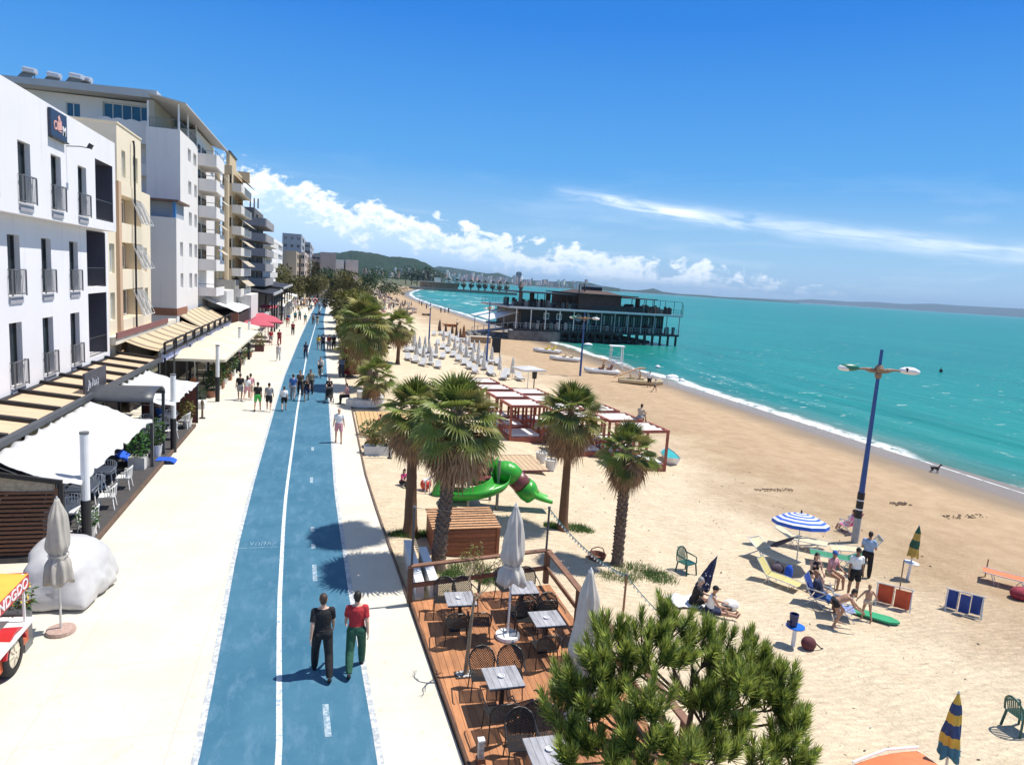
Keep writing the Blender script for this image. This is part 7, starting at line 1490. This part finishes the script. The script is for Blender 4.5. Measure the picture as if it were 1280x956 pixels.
# ---------------------------------------------------------------- pier restaurant
DKB=mat('pier_dark',(.020,.019,.022),.6,.3,2); PGR=mat('pier_grey',(.34,.35,.35),.6,.15,2); PPL=mat('pier_pale',(.72,.72,.70),.6,.1,2); PGL=glassy('pier_glass',(.015,.022,.025)); BRD=mat('pier_brown',(.075,.045,.035),.8,.3,3)
PB=V(50,124,-1.8); pr=thing('pier_restaurant','two-storey dark restaurant on piles standing out over the turquoise water','pier restaurant',PB,R_(4))
def pm(): return MB()
L=17.3; W=7.5; Z=lambda z:z+1.8
m=pm(); m.box(-L,L,-3.2,W*2,Z(.10),Z(.48)); m.build('lower_deck',DKB,pr)
for k in range(18):
    x=-L+4+k*(2*L-4.4)/17
    for j,y in enumerate((-2.8,3.)): m=pm(); m.box(x-.16,x+.16,y-.16,y+.16,-2,Z(.10)); m.build('pile',DKB,pr)
m=pm(); m.box(-L+5.5,L-6,-2.4,12,Z(-1.55),Z(-.95)); m.build('under_beam',DKB,pr)
m=pm(); m.box(-L+2,L-2.2,-.6,W*2-1,Z(.48),Z(4.0)); hall=m.build('hall_wall',DKB,pr)
for k in range(30):
    x=-1.5+k*(L-1)/30
    m=pm(); m.box(x,x+.30,-.66,-.605,Z(1.5),Z(3.5)); m.build('window',PGL if k%3 else mat('pier_pale_pane',(.34,.42,.40),.4),hall)
for x in (-10.2,-7.6): m=pm(); m.box(x-.55,x+.55,-.66,-.605,Z(2.2),Z(3.4)); fr_=m.build('picture_frame',PPL,hall); m=pm(); m.box(x-.38,x+.38,-.70,-.665,Z(2.4),Z(3.22)); m.build('pane',PGL,fr_)
m=pm(); m.T=Matrix.Translation((-3.6,-.62,Z(2.8)))@Matrix.Rotation(PI/2,4,'X'); m.lathe([(.75,0),(.75,.06),(.55,.06),(.55,.09),(.2,.09),(.2,.1)],24); m.build('round_emblem',PGR,hall)
m=pm(); m.box(-L-1.2,L+.4,-3.4,W*2,Z(4.0),Z(4.36)); m.build('upper_deck',PGR,pr); m=pm(); m.box(-L-1.2,L+.4,-3.45,-3.405,Z(4.16),Z(4.44)); m.build('deck_fascia',PPL,pr)
for k in range(13): x=-L+.2+k*(2*L-.4)/12; m=pm(); m.box(x-.07,x+.07,-3.3,-3.16,Z(.48),Z(4.0)); m.build('post',PPL if k<5 else PGR,pr)
def prail(z,x0,x1,y,mm,h=1.0,n=40):
    m=pm(); m.box(x0,x1,y-.04,y+.04,z+h-.06,z+h); m.box(x0,x1,y-.02,y+.02,z+h*.5,z+h*.5+.04)
    for k in range(n+1): x=x0+(x1-x0)*k/n; m.box(x-.02,x+.02,y-.018,y+.018,z,z+h-.06)
    m.build('railing',mm,pr)
prail(Z(.48),-L,L,-3.15,PGR,1.0,60); prail(Z(4.37),-L-1,L+.3,-3.3,mat('rail_dark',(.05,.055,.06)),1.0,70); prail(Z(4.37),-L-1,L+.3,W*2-.1,mat('rail_dark',(.05,.055,.06)),1.0,50)
m=pm(); m.box(-2.0,8.5,-3.29,-3.25,Z(4.40),Z(5.25)); m.build('screen_panel',DKB,pr)
m=pm(); m.box(-4.2,4.8,-1.5,W*1.6,Z(4.37),Z(7.3)); m.build('upper_pavilion',BRD,pr)
m=pm(); m.box(-5.0,8.0,-2.4,W*1.8,Z(7.3),Z(7.5)); m.build('pavilion_roof',DKB,pr); m=pm(); m.add([(-3.5,-1.5,Z(7.5)),(5,-1.5,Z(7.5)),(5,10,Z(7.5)),(-3.5,10,Z(7.5)),(-1.5,1,Z(8.1)),(3,1,Z(8.1)),(3,8,Z(8.1)),(-1.5,8,Z(8.1))],[(4,5,6,7),(0,1,5,4),(1,2,6,5),(2,3,7,6),(3,0,4,7)]); m.build('roof_ridge',BRD,pr)
m=pm(); m.box(-.6,2.0,1.5,5.5,Z(8.1),Z(8.8)); cu_=m.build('cupola',DKB,pr); m=pm(); m.box(-.9,2.3,1.2,5.8,Z(8.8),Z(9.05)); m.build('cupola_roof',PPL,cu_)
m=pm(); m.tube([(-3.6,0,Z(7.5)),(-3.6,0,Z(9.0)),(-2.6,0,Z(9.2)),(-2.4,0,Z(8.4)),(-2.4,0,Z(7.5))],.12,8); m.build('flue',DKB,pr)
m=pm(); m.box(5.0,12.2,-2.6,W*1.5,Z(7.0),Z(7.18)); m.build('side_awning',BRD,pr); m=pm(); m.box(-L+.2,-5.1,-2.8,W*1.6,Z(6.95),Z(7.15)); m.build('side_awning',DKB,pr)
for x in (-16,-14.5,-13,-11.6,-10,-8.6,-7.2,-5.8,6.5,8,9.6,11.4): m=pm(); m.box(x-.06,x+.06,-2.7,-2.58,Z(4.37),Z(6.98)); m.build('awning_post',DKB,pr)
for x in (-12.6,-9.3,10): m=pm(); m.box(x-.35,x+.35,1,1.7,Z(4.37),Z(6.95)); m.build('thick_pillar',BRD,pr)
m=pm(); 
for x0,x1 in ((12.3,17.5),):
    for y in (-3.2,5): m.bar((x0,y,Z(7.0)),(x1,y,Z(6.9)),.07); [m.bar((x,y,Z(4.37)),(x,y,Z(6.95)),.07) for x in (13.6,15.6,17.4)]
m.build('open_frame',DKB,pr)
m=pm(); m.box(L+.30,L+.40,-3.3,-3.2,Z(4.37),Z(6.5)); m.build('flag_pole',PGR,pr)
m=pm(); m.lathe([(.3,Z(4.37)),(.3,Z(7.6)),(.55,Z(7.9)),(.2,Z(8.6)),(.05,Z(9.0))],10,(-L+1.5,-1,0)); m.build('stone_pillar',mat('pillar_brown',(.16,.12,.10),.8,.4,2),pr); m=pm(); m.lathe([(.2,Z(8.9)),(.32,Z(9.3)),(.08,Z(10))],10,(-L+1.5,-1,0)); m.build('white_finial',CHW,pr)
m=pm(); m.box(-L-1,-L+9,-3.3,-2.4,Z(-1.75),Z(.08)); m.build('stone_base',mat('rock_grey',(.16,.15,.14),.9,.4,1,bump=.6),pr)
# furniture and guests on the decks read as one mass
random.seed(12); m=pm()
gm=[DKB,BRD,mat('guest_pale',(.42,.36,.32)),mat('guest_teal',(.08,.14,.14))]
for i in range(150):
    m.k=random.choice((0,0,0,1,1,2,3)); x=random.choice((U(-17,-5),U(5,17),U(6,17)));h=U(.7,1.5); m.cb((x,U(-3.0,7),Z(4.37)+h/2),(U(.35,.7),U(.35,.6),h),U(0,3))
for i in range(50): m.k=random.choice((0,1,2,3)); h=U(.8,1.6); m.cb((U(-15,16.8),U(-2.9,-1.),Z(.48)+h/2),(U(.3,.6),U(.3,.5),h),U(0,3))
q=m.build('deck_furniture',gm,pr); q['kind']='stuff'
# gangway from the beach
gp_=V(33.5,128,-1.7); gw=thing('pier_gangway','railed gangway with white sloping canopies leading from the sand to the pier','gangway',gp_)
def Q(x,y,Y): return PYY(x,y,Y)-gp_
m=MB(); a=Q(588,412,131); b=Q(655,404,124); a.z=.1; b.z=2.2
m.add([a+V(0,-1.4,0),b+V(0,-1.4,0),b+V(0,1.4,0),a+V(0,1.4,0),a+V(0,-1.4,.25),b+V(0,-1.4,.25),b+V(0,1.4,.25),a+V(0,1.4,.25)],[(3,2,1,0),(4,5,6,7),(0,1,5,4),(1,2,6,5),(2,3,7,6),(3,0,4,7)]); m.build('ramp',PGR,gw)
for k in range(10): p=a.lerp(b,k/9)+V(0,-1.45,.25); m=MB(); m.box(p.x-.06,p.x+.06,p.y-.06,p.y+.06,p.z-.1,p.z+1.1); m.build('rail_post',CHW,gw)
m=MB(); m.bar(a+V(0,-1.45,1.3),b+V(0,-1.45,1.3),.08); m.build('hand_rail',CHW,gw)
for c in (((598,394.5),(612,399.5),(648,389.5),(640,386.5)),((588,392.5),(594,394),(632,386),(627,384.5))):
    y0=123.4 if c[0][0]>590 else 127.5; P=[Q(*c[0],y0+3),Q(*c[1],y0),Q(*c[2],y0),Q(*c[3],y0+3)]; m=MB(); m.add(P+[p-V(0,0,.12) for p in P],[(0,1,2,3),(7,6,5,4),(1,0,4,5),(2,1,5,6),(3,2,6,7),(0,3,7,4)]); m.build('canopy',CHW,gw)
    for p in (P[1],P[1].lerp(P[2],.5),P[2]): m=MB(); m.box(p.x-.06,p.x+.06,p.y+.1,p.y+.22,0,p.z-.12); m.build('canopy_post',PGR,gw)
rk=thing('rock_base','low bank of dark rocks under the gangway','rocks',(31.5,124.5,-1.7)); random.seed(6)
m=MB()
for i in range(60): m.ell((U(-6.5,6),U(-2.2,2),U(-.1,.5)),(U(.4,.9),U(.4,.8),U(.3,.6)),8,6)
q=m.build('boulders',mat('rock_grey',(.16,.15,.14)),rk); q['kind']='stuff'; m=MB(); m.box(-7,6.5,-2.6,2,-.5,.1); m.build('bank',mat('rock_dark',(.10,.09,.085),.9,.4,1),rk)
# far pier with palms
fp=thing('stone_pier','long low stone pier across the bay carrying a row of palms','pier',(118,600,-1.8),R_(28.5)); a=G(512,361,-1.8); b=G(645,369,-1.8); a.z=b.z=0
fp.location=((a.x+b.x)/2,(a.y+b.y)/2,-1.8); fp.rotation_euler=(0,0,math.atan2(b.y-a.y,b.x-a.x)); LL=(b-a).length
m=MB(); m.box(-LL/2,LL/2,-3,4,-2,2.2); m.build('wall',mat('stone_pale',(.30,.28,.24),.9,.3,.3),fp); m=MB(); m.box(-LL/2,LL/2,-3.4,-3.01,-1,1.2); m.build('rock_armour',mat('rock_grey',(.16,.15,.14)),fp)
bh=thing('beach_pavilion','long brown low pavilion with a white roof cabin on the far pier','pavilion',fp.location+V(0,0,2.2)); bh.rotation_euler=fp.rotation_euler
u=lambda x:(G(x,360+.065*(x-512)/1,-1.8)-V(fp.location.x,fp.location.y,-1.8)).dot(V(cos(fp.rotation_euler[2]),sin(fp.rotation_euler[2]),0))
x0,x1=u(518),u(563)
m=MB(); m.box(x0,x1,-2.5,6,.0,4.6); m.build('wall',mat('pav_brown',(.24,.13,.085),.9,.3,.5),bh); m=MB(); m.box(x0-1,x1+1,-3,6.5,4.6,5.1); m.build('roof',mat('pav_roof',(.48,.42,.35),.8),bh); xm=u(538); m=MB(); m.box(xm-2.5,xm+2.5,-1,3,5.1,8.8); m.build('white_cabin',BW,bh)
FPALM=None
for i,x in enumerate((552,562,571,580,590,598,608,617,626)):
    t_=u(x); d_=V(cos(fp.rotation_euler[2]),sin(fp.rotation_euler[2]),0); q=V(fp.location.x,fp.location.y,.4)+d_*t_; lab='far palm in the row standing on the stone pier'
    if FPALM is None:
        FPALM=thing('pier_palm',lab,'palm',q,0,'palms in a row on the far pier'); tr=trunk([(0,0,0),(.1,0,3),(0,0,6.2)],.5,.42,False,3); tr.build('trunk',mat('palm_bark_dark',(.08,.055,.04)),FPALM); g_,d2=crown(2.7,26,77,.3,-55,10,16); c=g_.build('crown',[mat('far_palm_green',(.03,.045,.02)),mat('far_palm_olive',(.06,.06,.03)),PET],FPALM); c.location=(0,0,6.6); s=d2.build('dead_leaf_skirt',[mat('far_palm_dead',(.09,.06,.04)),PET],FPALM); s.location=(0,0,6.6)
    else: dup(FPALM,q,U(0,6))
# ---------------------------------------------------------------- people in the scene
def AZ(p): return math.degrees(math.atan2(p.x,p.y))
def pp(x,y,face,label,rel=False,sand=False,**k):
    p=GS(x,y) if sand else G(x,y,.004)
    if sand: p.z-=.02
    f=face+(AZ(p) if rel else 0)
    return person(p,f,label,**k)
GP='walkers on the promenade'
# the two men in front
pp(402,842,-3,'man in black T-shirt and black trousers walking away on the blue lane',pose='walk',top='black',bot='black',skin='fair',hair='brown',h=1.83,hi=True)
pp(444,836,2,'man in red T-shirt and green track trousers walking away on the blue lane',pose='walk2',top='red',bot='dgreen',skin='fair',hair='dark',h=1.80,hi=True,shoes='black')
# middle distance
pp(300,500,4,'person in black T-shirt and grey shorts walking on the pale plaza',pose='walk',top='black',bot='grey',botk='shorts',skin='tan',shoes='grey',hair='brown')
pp(309,501,8,'person in white T-shirt and rose shorts beside the one in black and grey',pose='walk2',top='white',bot='pink',botk='shorts',shoes='white',fem=True,h=1.66)
pp(313,499,2,'person in pale pink top half hidden behind the one in white',pose='walk',top='pink',bot='beige',botk='shorts',shoes='white',hair='brown',h=1.72)
pp(322,513,0,'person in black T-shirt and bright green shorts walking on the plaza',pose='walk2',top='black',bot='bgreen',botk='shorts',skin='tan',shoes='black')
pp(336,514,5,'person in grey T-shirt and black shorts beside the green shorts',pose='walk',top='grey',bot='black',botk='shorts',shoes='white',skin='fair')
pp(355,513,-5,'boy in white T-shirt and black shorts at the edge of the blue lane',pose='walk2',top='white',bot='black',botk='shorts',shoes='black',h=1.5,hair='brown')
pp(366,500,6,'person in blue hooded top walking away on the blue lane',pose='walk',top='blue',bot='grey',shoes='black')
pp(375,494,180,'person in dark brown top, left of the group on the blue lane',pose='walk',top='brown',bot='black',shoes='black',skin='tan')
pp(383,501,176,'person in black dress-like top and shorts at the front of the lane group',pose='walk2',top='black',bot='navy',botk='shorts',shoes='black',fem=True,h=1.66,skin='tan')
pp(388,492,182,'person in dark khaki jacket, right of the group on the blue lane',pose='walk',top='khaki',bot='black',shoes='black',skin='brown')
pp(382,448,0,'person in navy clothes walking alone along the centre line',pose='walk',top='navy',bot='navy',shoes='black',fem=True,h=1.66)
q=G(400,471,.004); person(V(q.x,q.y,q.z-.02),175,'cyclist in grey top riding toward the camera at the shady lane edge',pose='ride',top='lgrey',bot='black',botk='shorts',shoes='white')
def bicycle(label,loc,face):
    o=thing('bicycle',label,'bicycle',loc,-R_(face)); T_=mat('tyre_black',(.015,.015,.016),.8)
    for y in (-.52,.55):
        m=MB(); m.tube([(0,y+.33*cos(t*PI/10),.34+.33*sin(t*PI/10)) for t in range(21)],.022,6,False); w_=m.build('wheel',T_,o); m=MB(); [m.bar((0,y,.34),(0,y+.32*cos(t*PI/6),.34+.32*sin(t*PI/6)),.008) for t in range(12)]; m.build('spoke',STEEL,w_)
    m=MB(); [m.tube([a,b],.018,6) for a,b in (((0,-.52,.34),(0,-.12,.34)),((0,-.12,.34),(0,-.25,.86)),((0,-.52,.34),(0,-.22,.78)),((0,-.22,.78),(0,.35,.80)),((0,-.12,.34),(0,.35,.74)),((0,.35,.98),(0,.55,.34)))]; m.build('frame',mat('bike_dark',(.03,.035,.04),.4),o)
    m=MB(); m.cb((0,-.26,.90),(.16,.26,.06)); m.build('saddle',BLK,o); m=MB(); m.tube([(-.28,.30,1.0),(0,.36,.98),(.28,.30,1.0)],.014,6); m.build('handlebar',BLK,o)
bicycle('dark bicycle ridden by the cyclist at the lane edge',(q.x,q.y,.004),175)
q=G(411,501,.004); person(q,178,'woman in black pushing a dark pushchair on the path',pose='push',top='black',bot='black',fem=True,h=1.66,skin='fair',hair='dark')
o=thing('pushchair','dark pushchair pushed by the woman in black','pushchair',(q.x+.02,q.y-.62,.0),R_(180)); m=MB()
m.sheet(lambda u,v:(-.22+.44*u,-.15+.45*v,.50-.10*v),4,4,.03); m.sheet(lambda u,v:(-.22+.44*u,-.17-.14*v,.52+.40*v),4,4,.03); m.build('seat',BLK,o); m=MB(); m.sheet(lambda u,v:(-.24+.48*u,-.30+.42*sin(v*PI/2),.95+.14*sin(v*PI)-.05*v),6,8,.02); m.build('hood',mat('hood_dark',(.03,.03,.035)),o)
for s in (-1,1):
    m=MB(); m.tube([(s*.24,-.45,.98),(s*.24,-.1,.5),(s*.24,.35,.12)],.015,6); m.tube([(s*.24,-.25,.12),(s*.24,.1,.5)],.015,6); m.build('frame',GRL,o)
    for y in (-.25,.35): m=MB(); m.T=Matrix.Translation((s*.26,y,.12))@Matrix.Rotation(PI/2,4,'Y'); m.lathe([(.06,-.025),(.12,-.02),(.12,.02),(.06,.025)],14); m.build('wheel',BLK,o)
pp(423,553,182,'bald man in white T-shirt and pink shorts walking toward the camera on the path',pose='stroll',top='white',bot='pink',botk='shorts',skin='fair',hair=None,h=1.78,shoes='brown')
pp(398,437,0,'person in yellow top walking away at the lane edge',pose='walk',top='yellow',bot='grey',botk='shorts',shoes='white',fem=True,h=1.66)
pp(403.5,437,0,'person in navy top between the yellow and the red tops',pose='walk2',top='navy',bot='black',shoes='black')
pp(411,437.5,0,'person in red top second from the right in the row of four',pose='walk',top='dred',bot='grey',shoes='black')
pp(417,437.5,0,'person in black, rightmost in the row of four on the path',pose='walk2',top='black',bot='black',shoes='black')
pp(348,451,178,'person in patterned pale top and grey trousers walking toward the camera',pose='walk',top='lgrey',bot='lgrey',shoes='white',fem=True,h=1.66,skin='tan')
pp(338.5,431,0,'person in bright red top on the plaza beside the square planter',pose='walk',top='red',bot='grey',botk='shorts',shoes='black')
pp(349,431,0,'person in dark red jacket right of the bright red one',pose='walk2',top='dred',bot='dred',shoes='black')
pp(366,418.5,0,'person in maroon top alone on the plaza near the lane',pose='walk',top='dred',bot='black',shoes='black',hair='dark')
pp(298,466,150,'person in black leaning by the hedge pots',pose='stand',top='black',bot='black',skin='tan',fem=True,h=1.62)
pp(427,471.5,0,'person in grey-blue jacket with a dark bag on the path',pose='stand',top='denim',bot='navy',shoes='black',skin='tan')
o=thing('shoulder_bag','dark bag held by the person in grey-blue on the path','bag',G(425.3,471.5,.0)+V(0,0,.25)); m=MB(); m.cb((0,0,.3),(.35,.16,.5)); m.build('bag_body',BLK,o); m=MB(); m.tube([(-.12,0,.55),(0,0,.75),(.12,0,.55)],.02,5); m.build('handle',BLK,o)
q=V(1.45,45.2,0.0); person(q+V(0,0,.03),-95,'person in white top and dark trousers sitting on the curved white bench',pose='sit',top='pink',bot='black',skin='fair',hair='dark')
q=V(3.15,38.3,-.02); person(q,-40,'child in red clothes sitting on the orange boards by the path',pose='ground',top='red',bot='red',hair='brown',h=1.35,shoes=None)
q=GS(503,606); person(q,150,'child in magenta top squatting on the sand under the palm',pose='ground',top='magenta',bot='black',hair='dark',h=1.3,fem=True,shoes=None)
for i,(x,y,f,t,b_,pz,l) in enumerate([(-7.9,27.6,-90,'black','black','sit','person in black sitting at a table under the nearest shade cloth'),(-8.5,28.2,60,'white','black','sit','person in white sitting deep under the nearest shade cloth'),(-8.0,38.0-.9,10,'blue','navy','sit','person in blue sitting before the dark red partition'),(-8.3,47.9,160,'orange','black','sit','person in orange-red top sitting under the nearest cream parasol'),(-8.9,50.2,30,'grey','black','sit','person in grey sitting under the cream parasols')]):
    person(V(x,y,.15 if y<40 else 0),f,l,pose=pz,top=t,bot=b_,skin='tan',fem=i%2==1,h=1.68)
# crowd further down, every one a person
random.seed(17)
TOPS=['black','white','red','navy','grey','blue','pink','yellow','brown','lgrey','magenta','lblue','orange','teal','beige']; BOTS=['black','navy','grey','denim','beige','brown']
def where(x,y):
    return ('on the plaza near the pink parasols' if y<105 else 'far down the plaza') if x<-3 else ('on the blue lane in the distance' if x<.3 else 'on the path in the distance')
used=set(); comb_=[(t,b) for t in TOPS for b in BOTS]; random.shuffle(comb_)
spots=[(359,409),(361,405),(369,402),(374.5,400),(381.5,405.5),(391.5,405),(396.5,406),(399,396.5),(386,391),(389,389.5),(352,402),(346,404),(341,407),(347,396),(354,393),(358,391),(362,393),(366,390),(370,388),(373,391),(377,387),(380,385),(383,384),(364,386),(368,384.5),(372,383.5),(376,382.5),(380,381.5),(384,381),(388,381.5),(392,381),(396,381.5),(400,382),(404,383),(394,385),(399,386),(405,387),(360,387.5),(356,388),(343,399),(350,390),(378,379),(382,378.5),(386,378),(390,378),(394,378.5),(398,379),(390,376.5),(394,376.5),(386,376.5)]
for i,(x,y) in enumerate(spots):
    t_,b_=comb_[i]; p=G(x,y,.004); fem=i%3==0; bk=random.choice(('trousers','shorts'))
    wd={'trousers':'trousers','shorts':'shorts'}[bk]
    person(p,random.choice((0,180,175,5,-4)),f'person in {t_} top and {b_} {wd} {where(p.x,p.y)}',pose=random.choice(('walk','walk2','stroll')),top=t_,bot=b_,botk=bk,skin=random.choice(('fair','tan')),fem=fem,h=U(1.6,1.82),group=GP)
# beach
pp(1065,745,150,'man in white T-shirt and dark shorts standing in the beach group',rel=True,sand=True,pose='stand',top='white',bot='black',botk='shorts',skin='brown',hair='black',h=1.76,hi=True,shoes=None)
pp(1081,720,10,'man in pale blue shirt and black trousers standing with his back turned',rel=True,sand=True,pose='chat',top='lblue',bot='black',skin='tan',hair='dark',h=1.74,hi=True)
def seat_box(label,px_,py_,c): 
    p=GS(px_,py_); o=thing('beach_stool',label,'stool',(p.x,p.y,p.z),-R_(AZ(p))); m=MB(); m.box(-.22,.22,-.2,.2,.36,.41); m.build('seat',c,o)
    for a in (-.19,.19):
        for b in (-.17,.17): m=MB(); m.bar((a,b,0),(a,b,.36),.035); m.build('leg',STEEL,o)
    return p
p=seat_box('low stool under the woman in black by the striped parasol',1015,733,LBE); person(p+V(0,0,-.02),AZ(p)+150,'woman in black sleeveless top sitting beside the striped parasol',pose='sit',top='black',topk='vest',bot='black',botk='swim',fem=True,h=1.68,skin='fair',hair='dark',hi=True,shoes=None)
p=seat_box('low stool under the man in the pink shirt',1036,731,LBE); person(p+V(0,0,-.02),AZ(p)+125,'man in pale pink shirt and blue cap sitting beside the woman in black',pose='sit',top='pink',bot='beige',botk='swim',skin='tan',hair='blue',h=1.72,hi=True,shoes=None)
p=GS(1024,757); person(p+V(0,0,-.06),AZ(p)+100,'bald man in dark clothes lying back in the dark blue beach chair',pose='sitback',top='navy',bot='blue',botk='shorts',skin='brown',hair=None,h=1.75,hi=True,shoes=None)
pp(1040,782,75,'bare-chested boy in black shorts bending forward over the sand',rel=True,sand=True,pose='bend',top=None,bot='black',botk='swim',skin='tan',hair='dark',h=1.62,hi=True,shoes=None)
pp(1082,773,-25,'small child in beige swim shorts standing on the green board, arms out',rel=True,sand=True,pose='child',top=None,bot='beige',botk='swim',skin='tan',hair='blond',h=1.16,hi=True,shoes=None)
pp(866,757,90,'man in black T-shirt sitting on the white towel',rel=True,sand=True,pose='ground',top='black',bot='black',botk='shorts',skin='fair',hair='grey',h=1.76,hi=True,shoes=None)
pp(886,767,80,'woman in white vest and black cap sitting on the towel edge',rel=True,sand=True,pose='groundleg',top='white',topk='vest',bot='navy',botk='shorts',skin='tan',hair='black',h=1.66,hi=True,shoes=None,fem=True)
p=GS(1059,663); person(p+V(0,0,-.08),AZ(p)-60,'person with white top sitting in the magenta beach chair',pose='sitback',top='white',bot='white',botk='shorts',skin='fair',hair='brown',h=1.6,fem=True,shoes=None)
pp(811,484,170,'man in white shirt standing at the cream pedal boat',rel=True,sand=True,pose='stand',top='white',bot='black',botk='shorts',skin='tan')
pp(818,490,90,'bare-legged child walking past the cream pedal boat',rel=True,sand=True,pose='walk',top='beige',bot='navy',botk='swim',skin='tan',h=1.4,shoes=None)
q=V(18.2,36.6,zs(18.2)+2.3); person(q+V(0,0,-.08),50,'person in pale top sitting up on the right-hand cabana roof edge',pose='ground',top='beige',bot='grey',botk='shorts',skin='tan')
for i,(x,y,t_) in enumerate(((551,391,'black'),(556,391,'navy'),(560.5,391.5,'brown'),(533,386,'grey'),(527,382.5,'denim'),(524,380.5,'red'),(571,409,'white'))):
    pp(x,y,U(0,360),['dark figure, left of three by the far waterline','dark figure, middle of three by the far waterline','dark figure, right of three by the far waterline','lone grey figure further along the far waterline','far figure in blue jeans cloth on the wet sand','far figure in red on the wet sand','figure in white near the orange-brown boat'][i],sand=True,pose='stand',top=t_,bot='black',skin='tan')
p=G(1176,465,-1.8); person(V(p.x,p.y,-2.85),40,'swimmer in a dark suit standing chest-deep in the sea',pose='stand',top='black',bot='black',skin='tan',h=1.8)
# dog at the water's edge
p=GS(1168,591); d=remesh('body',[('l',[(V(0,-.34,.50),.08,.10),(V(0,-.2,.50),.11,.13),(V(0,.0,.49),.115,.135),(V(0,.2,.47),.13,.17),(V(0,.33,.53),.09,.12)]),('c',V(0,.30,.56),V(0,.46,.72),.075,.06),('e',V(0,.50,.76),(.065,.09,.065)),('c',V(0,.55,.74),V(0,.66,.71),.042,.03),('c',V(0,-.36,.54),V(0,-.55,.66),.03,.014),
  ('e',V(.05,.46,.82),(.02,.03,.05)),('e',V(-.05,.46,.82),(.02,.03,.05))]+[x for s in (-1,1) for x in (('c',V(s*.07,.26,.45),V(s*.08,.24,.24),.055,.035),('c',V(s*.08,.24,.24),V(s*.08,.27,.03),.032,.026),('e',V(s*.08,.29,.025),(.032,.05,.022)),('c',V(s*.07,-.30,.48),V(s*.08,-.20,.30),.075,.045),('c',V(s*.08,-.20,.30),V(s*.08,-.37,.20),.04,.03),('c',V(s*.08,-.37,.20),V(s*.08,-.34,.03),.028,.024),('e',V(s*.08,-.31,.025),(.032,.05,.022)))],.014,2)
d.materials.append(mat('dog_coat',(.045,.03,.025),.8,.4,6)); o=bpy.data.objects.new('dog',d); COL.objects.link(o); o.location=(p.x,p.y,p.z-.01); o.rotation_euler=(0,0,-R_(AZ(p)+55)); o.scale=(.72,)*3; tag(o,'dark brown dog trotting at the edge of the surf','dog'); m=MB(); m.T=Matrix.Translation((0,.37,.64))@Matrix.Rotation(-.7,4,'X'); m.lathe([(.078,-.012),(.078,.012)],12,cap=False); m.build('collar',mat('cloth_red',CLO['red']),o)
bpy.data.scenes.remove(TSC)
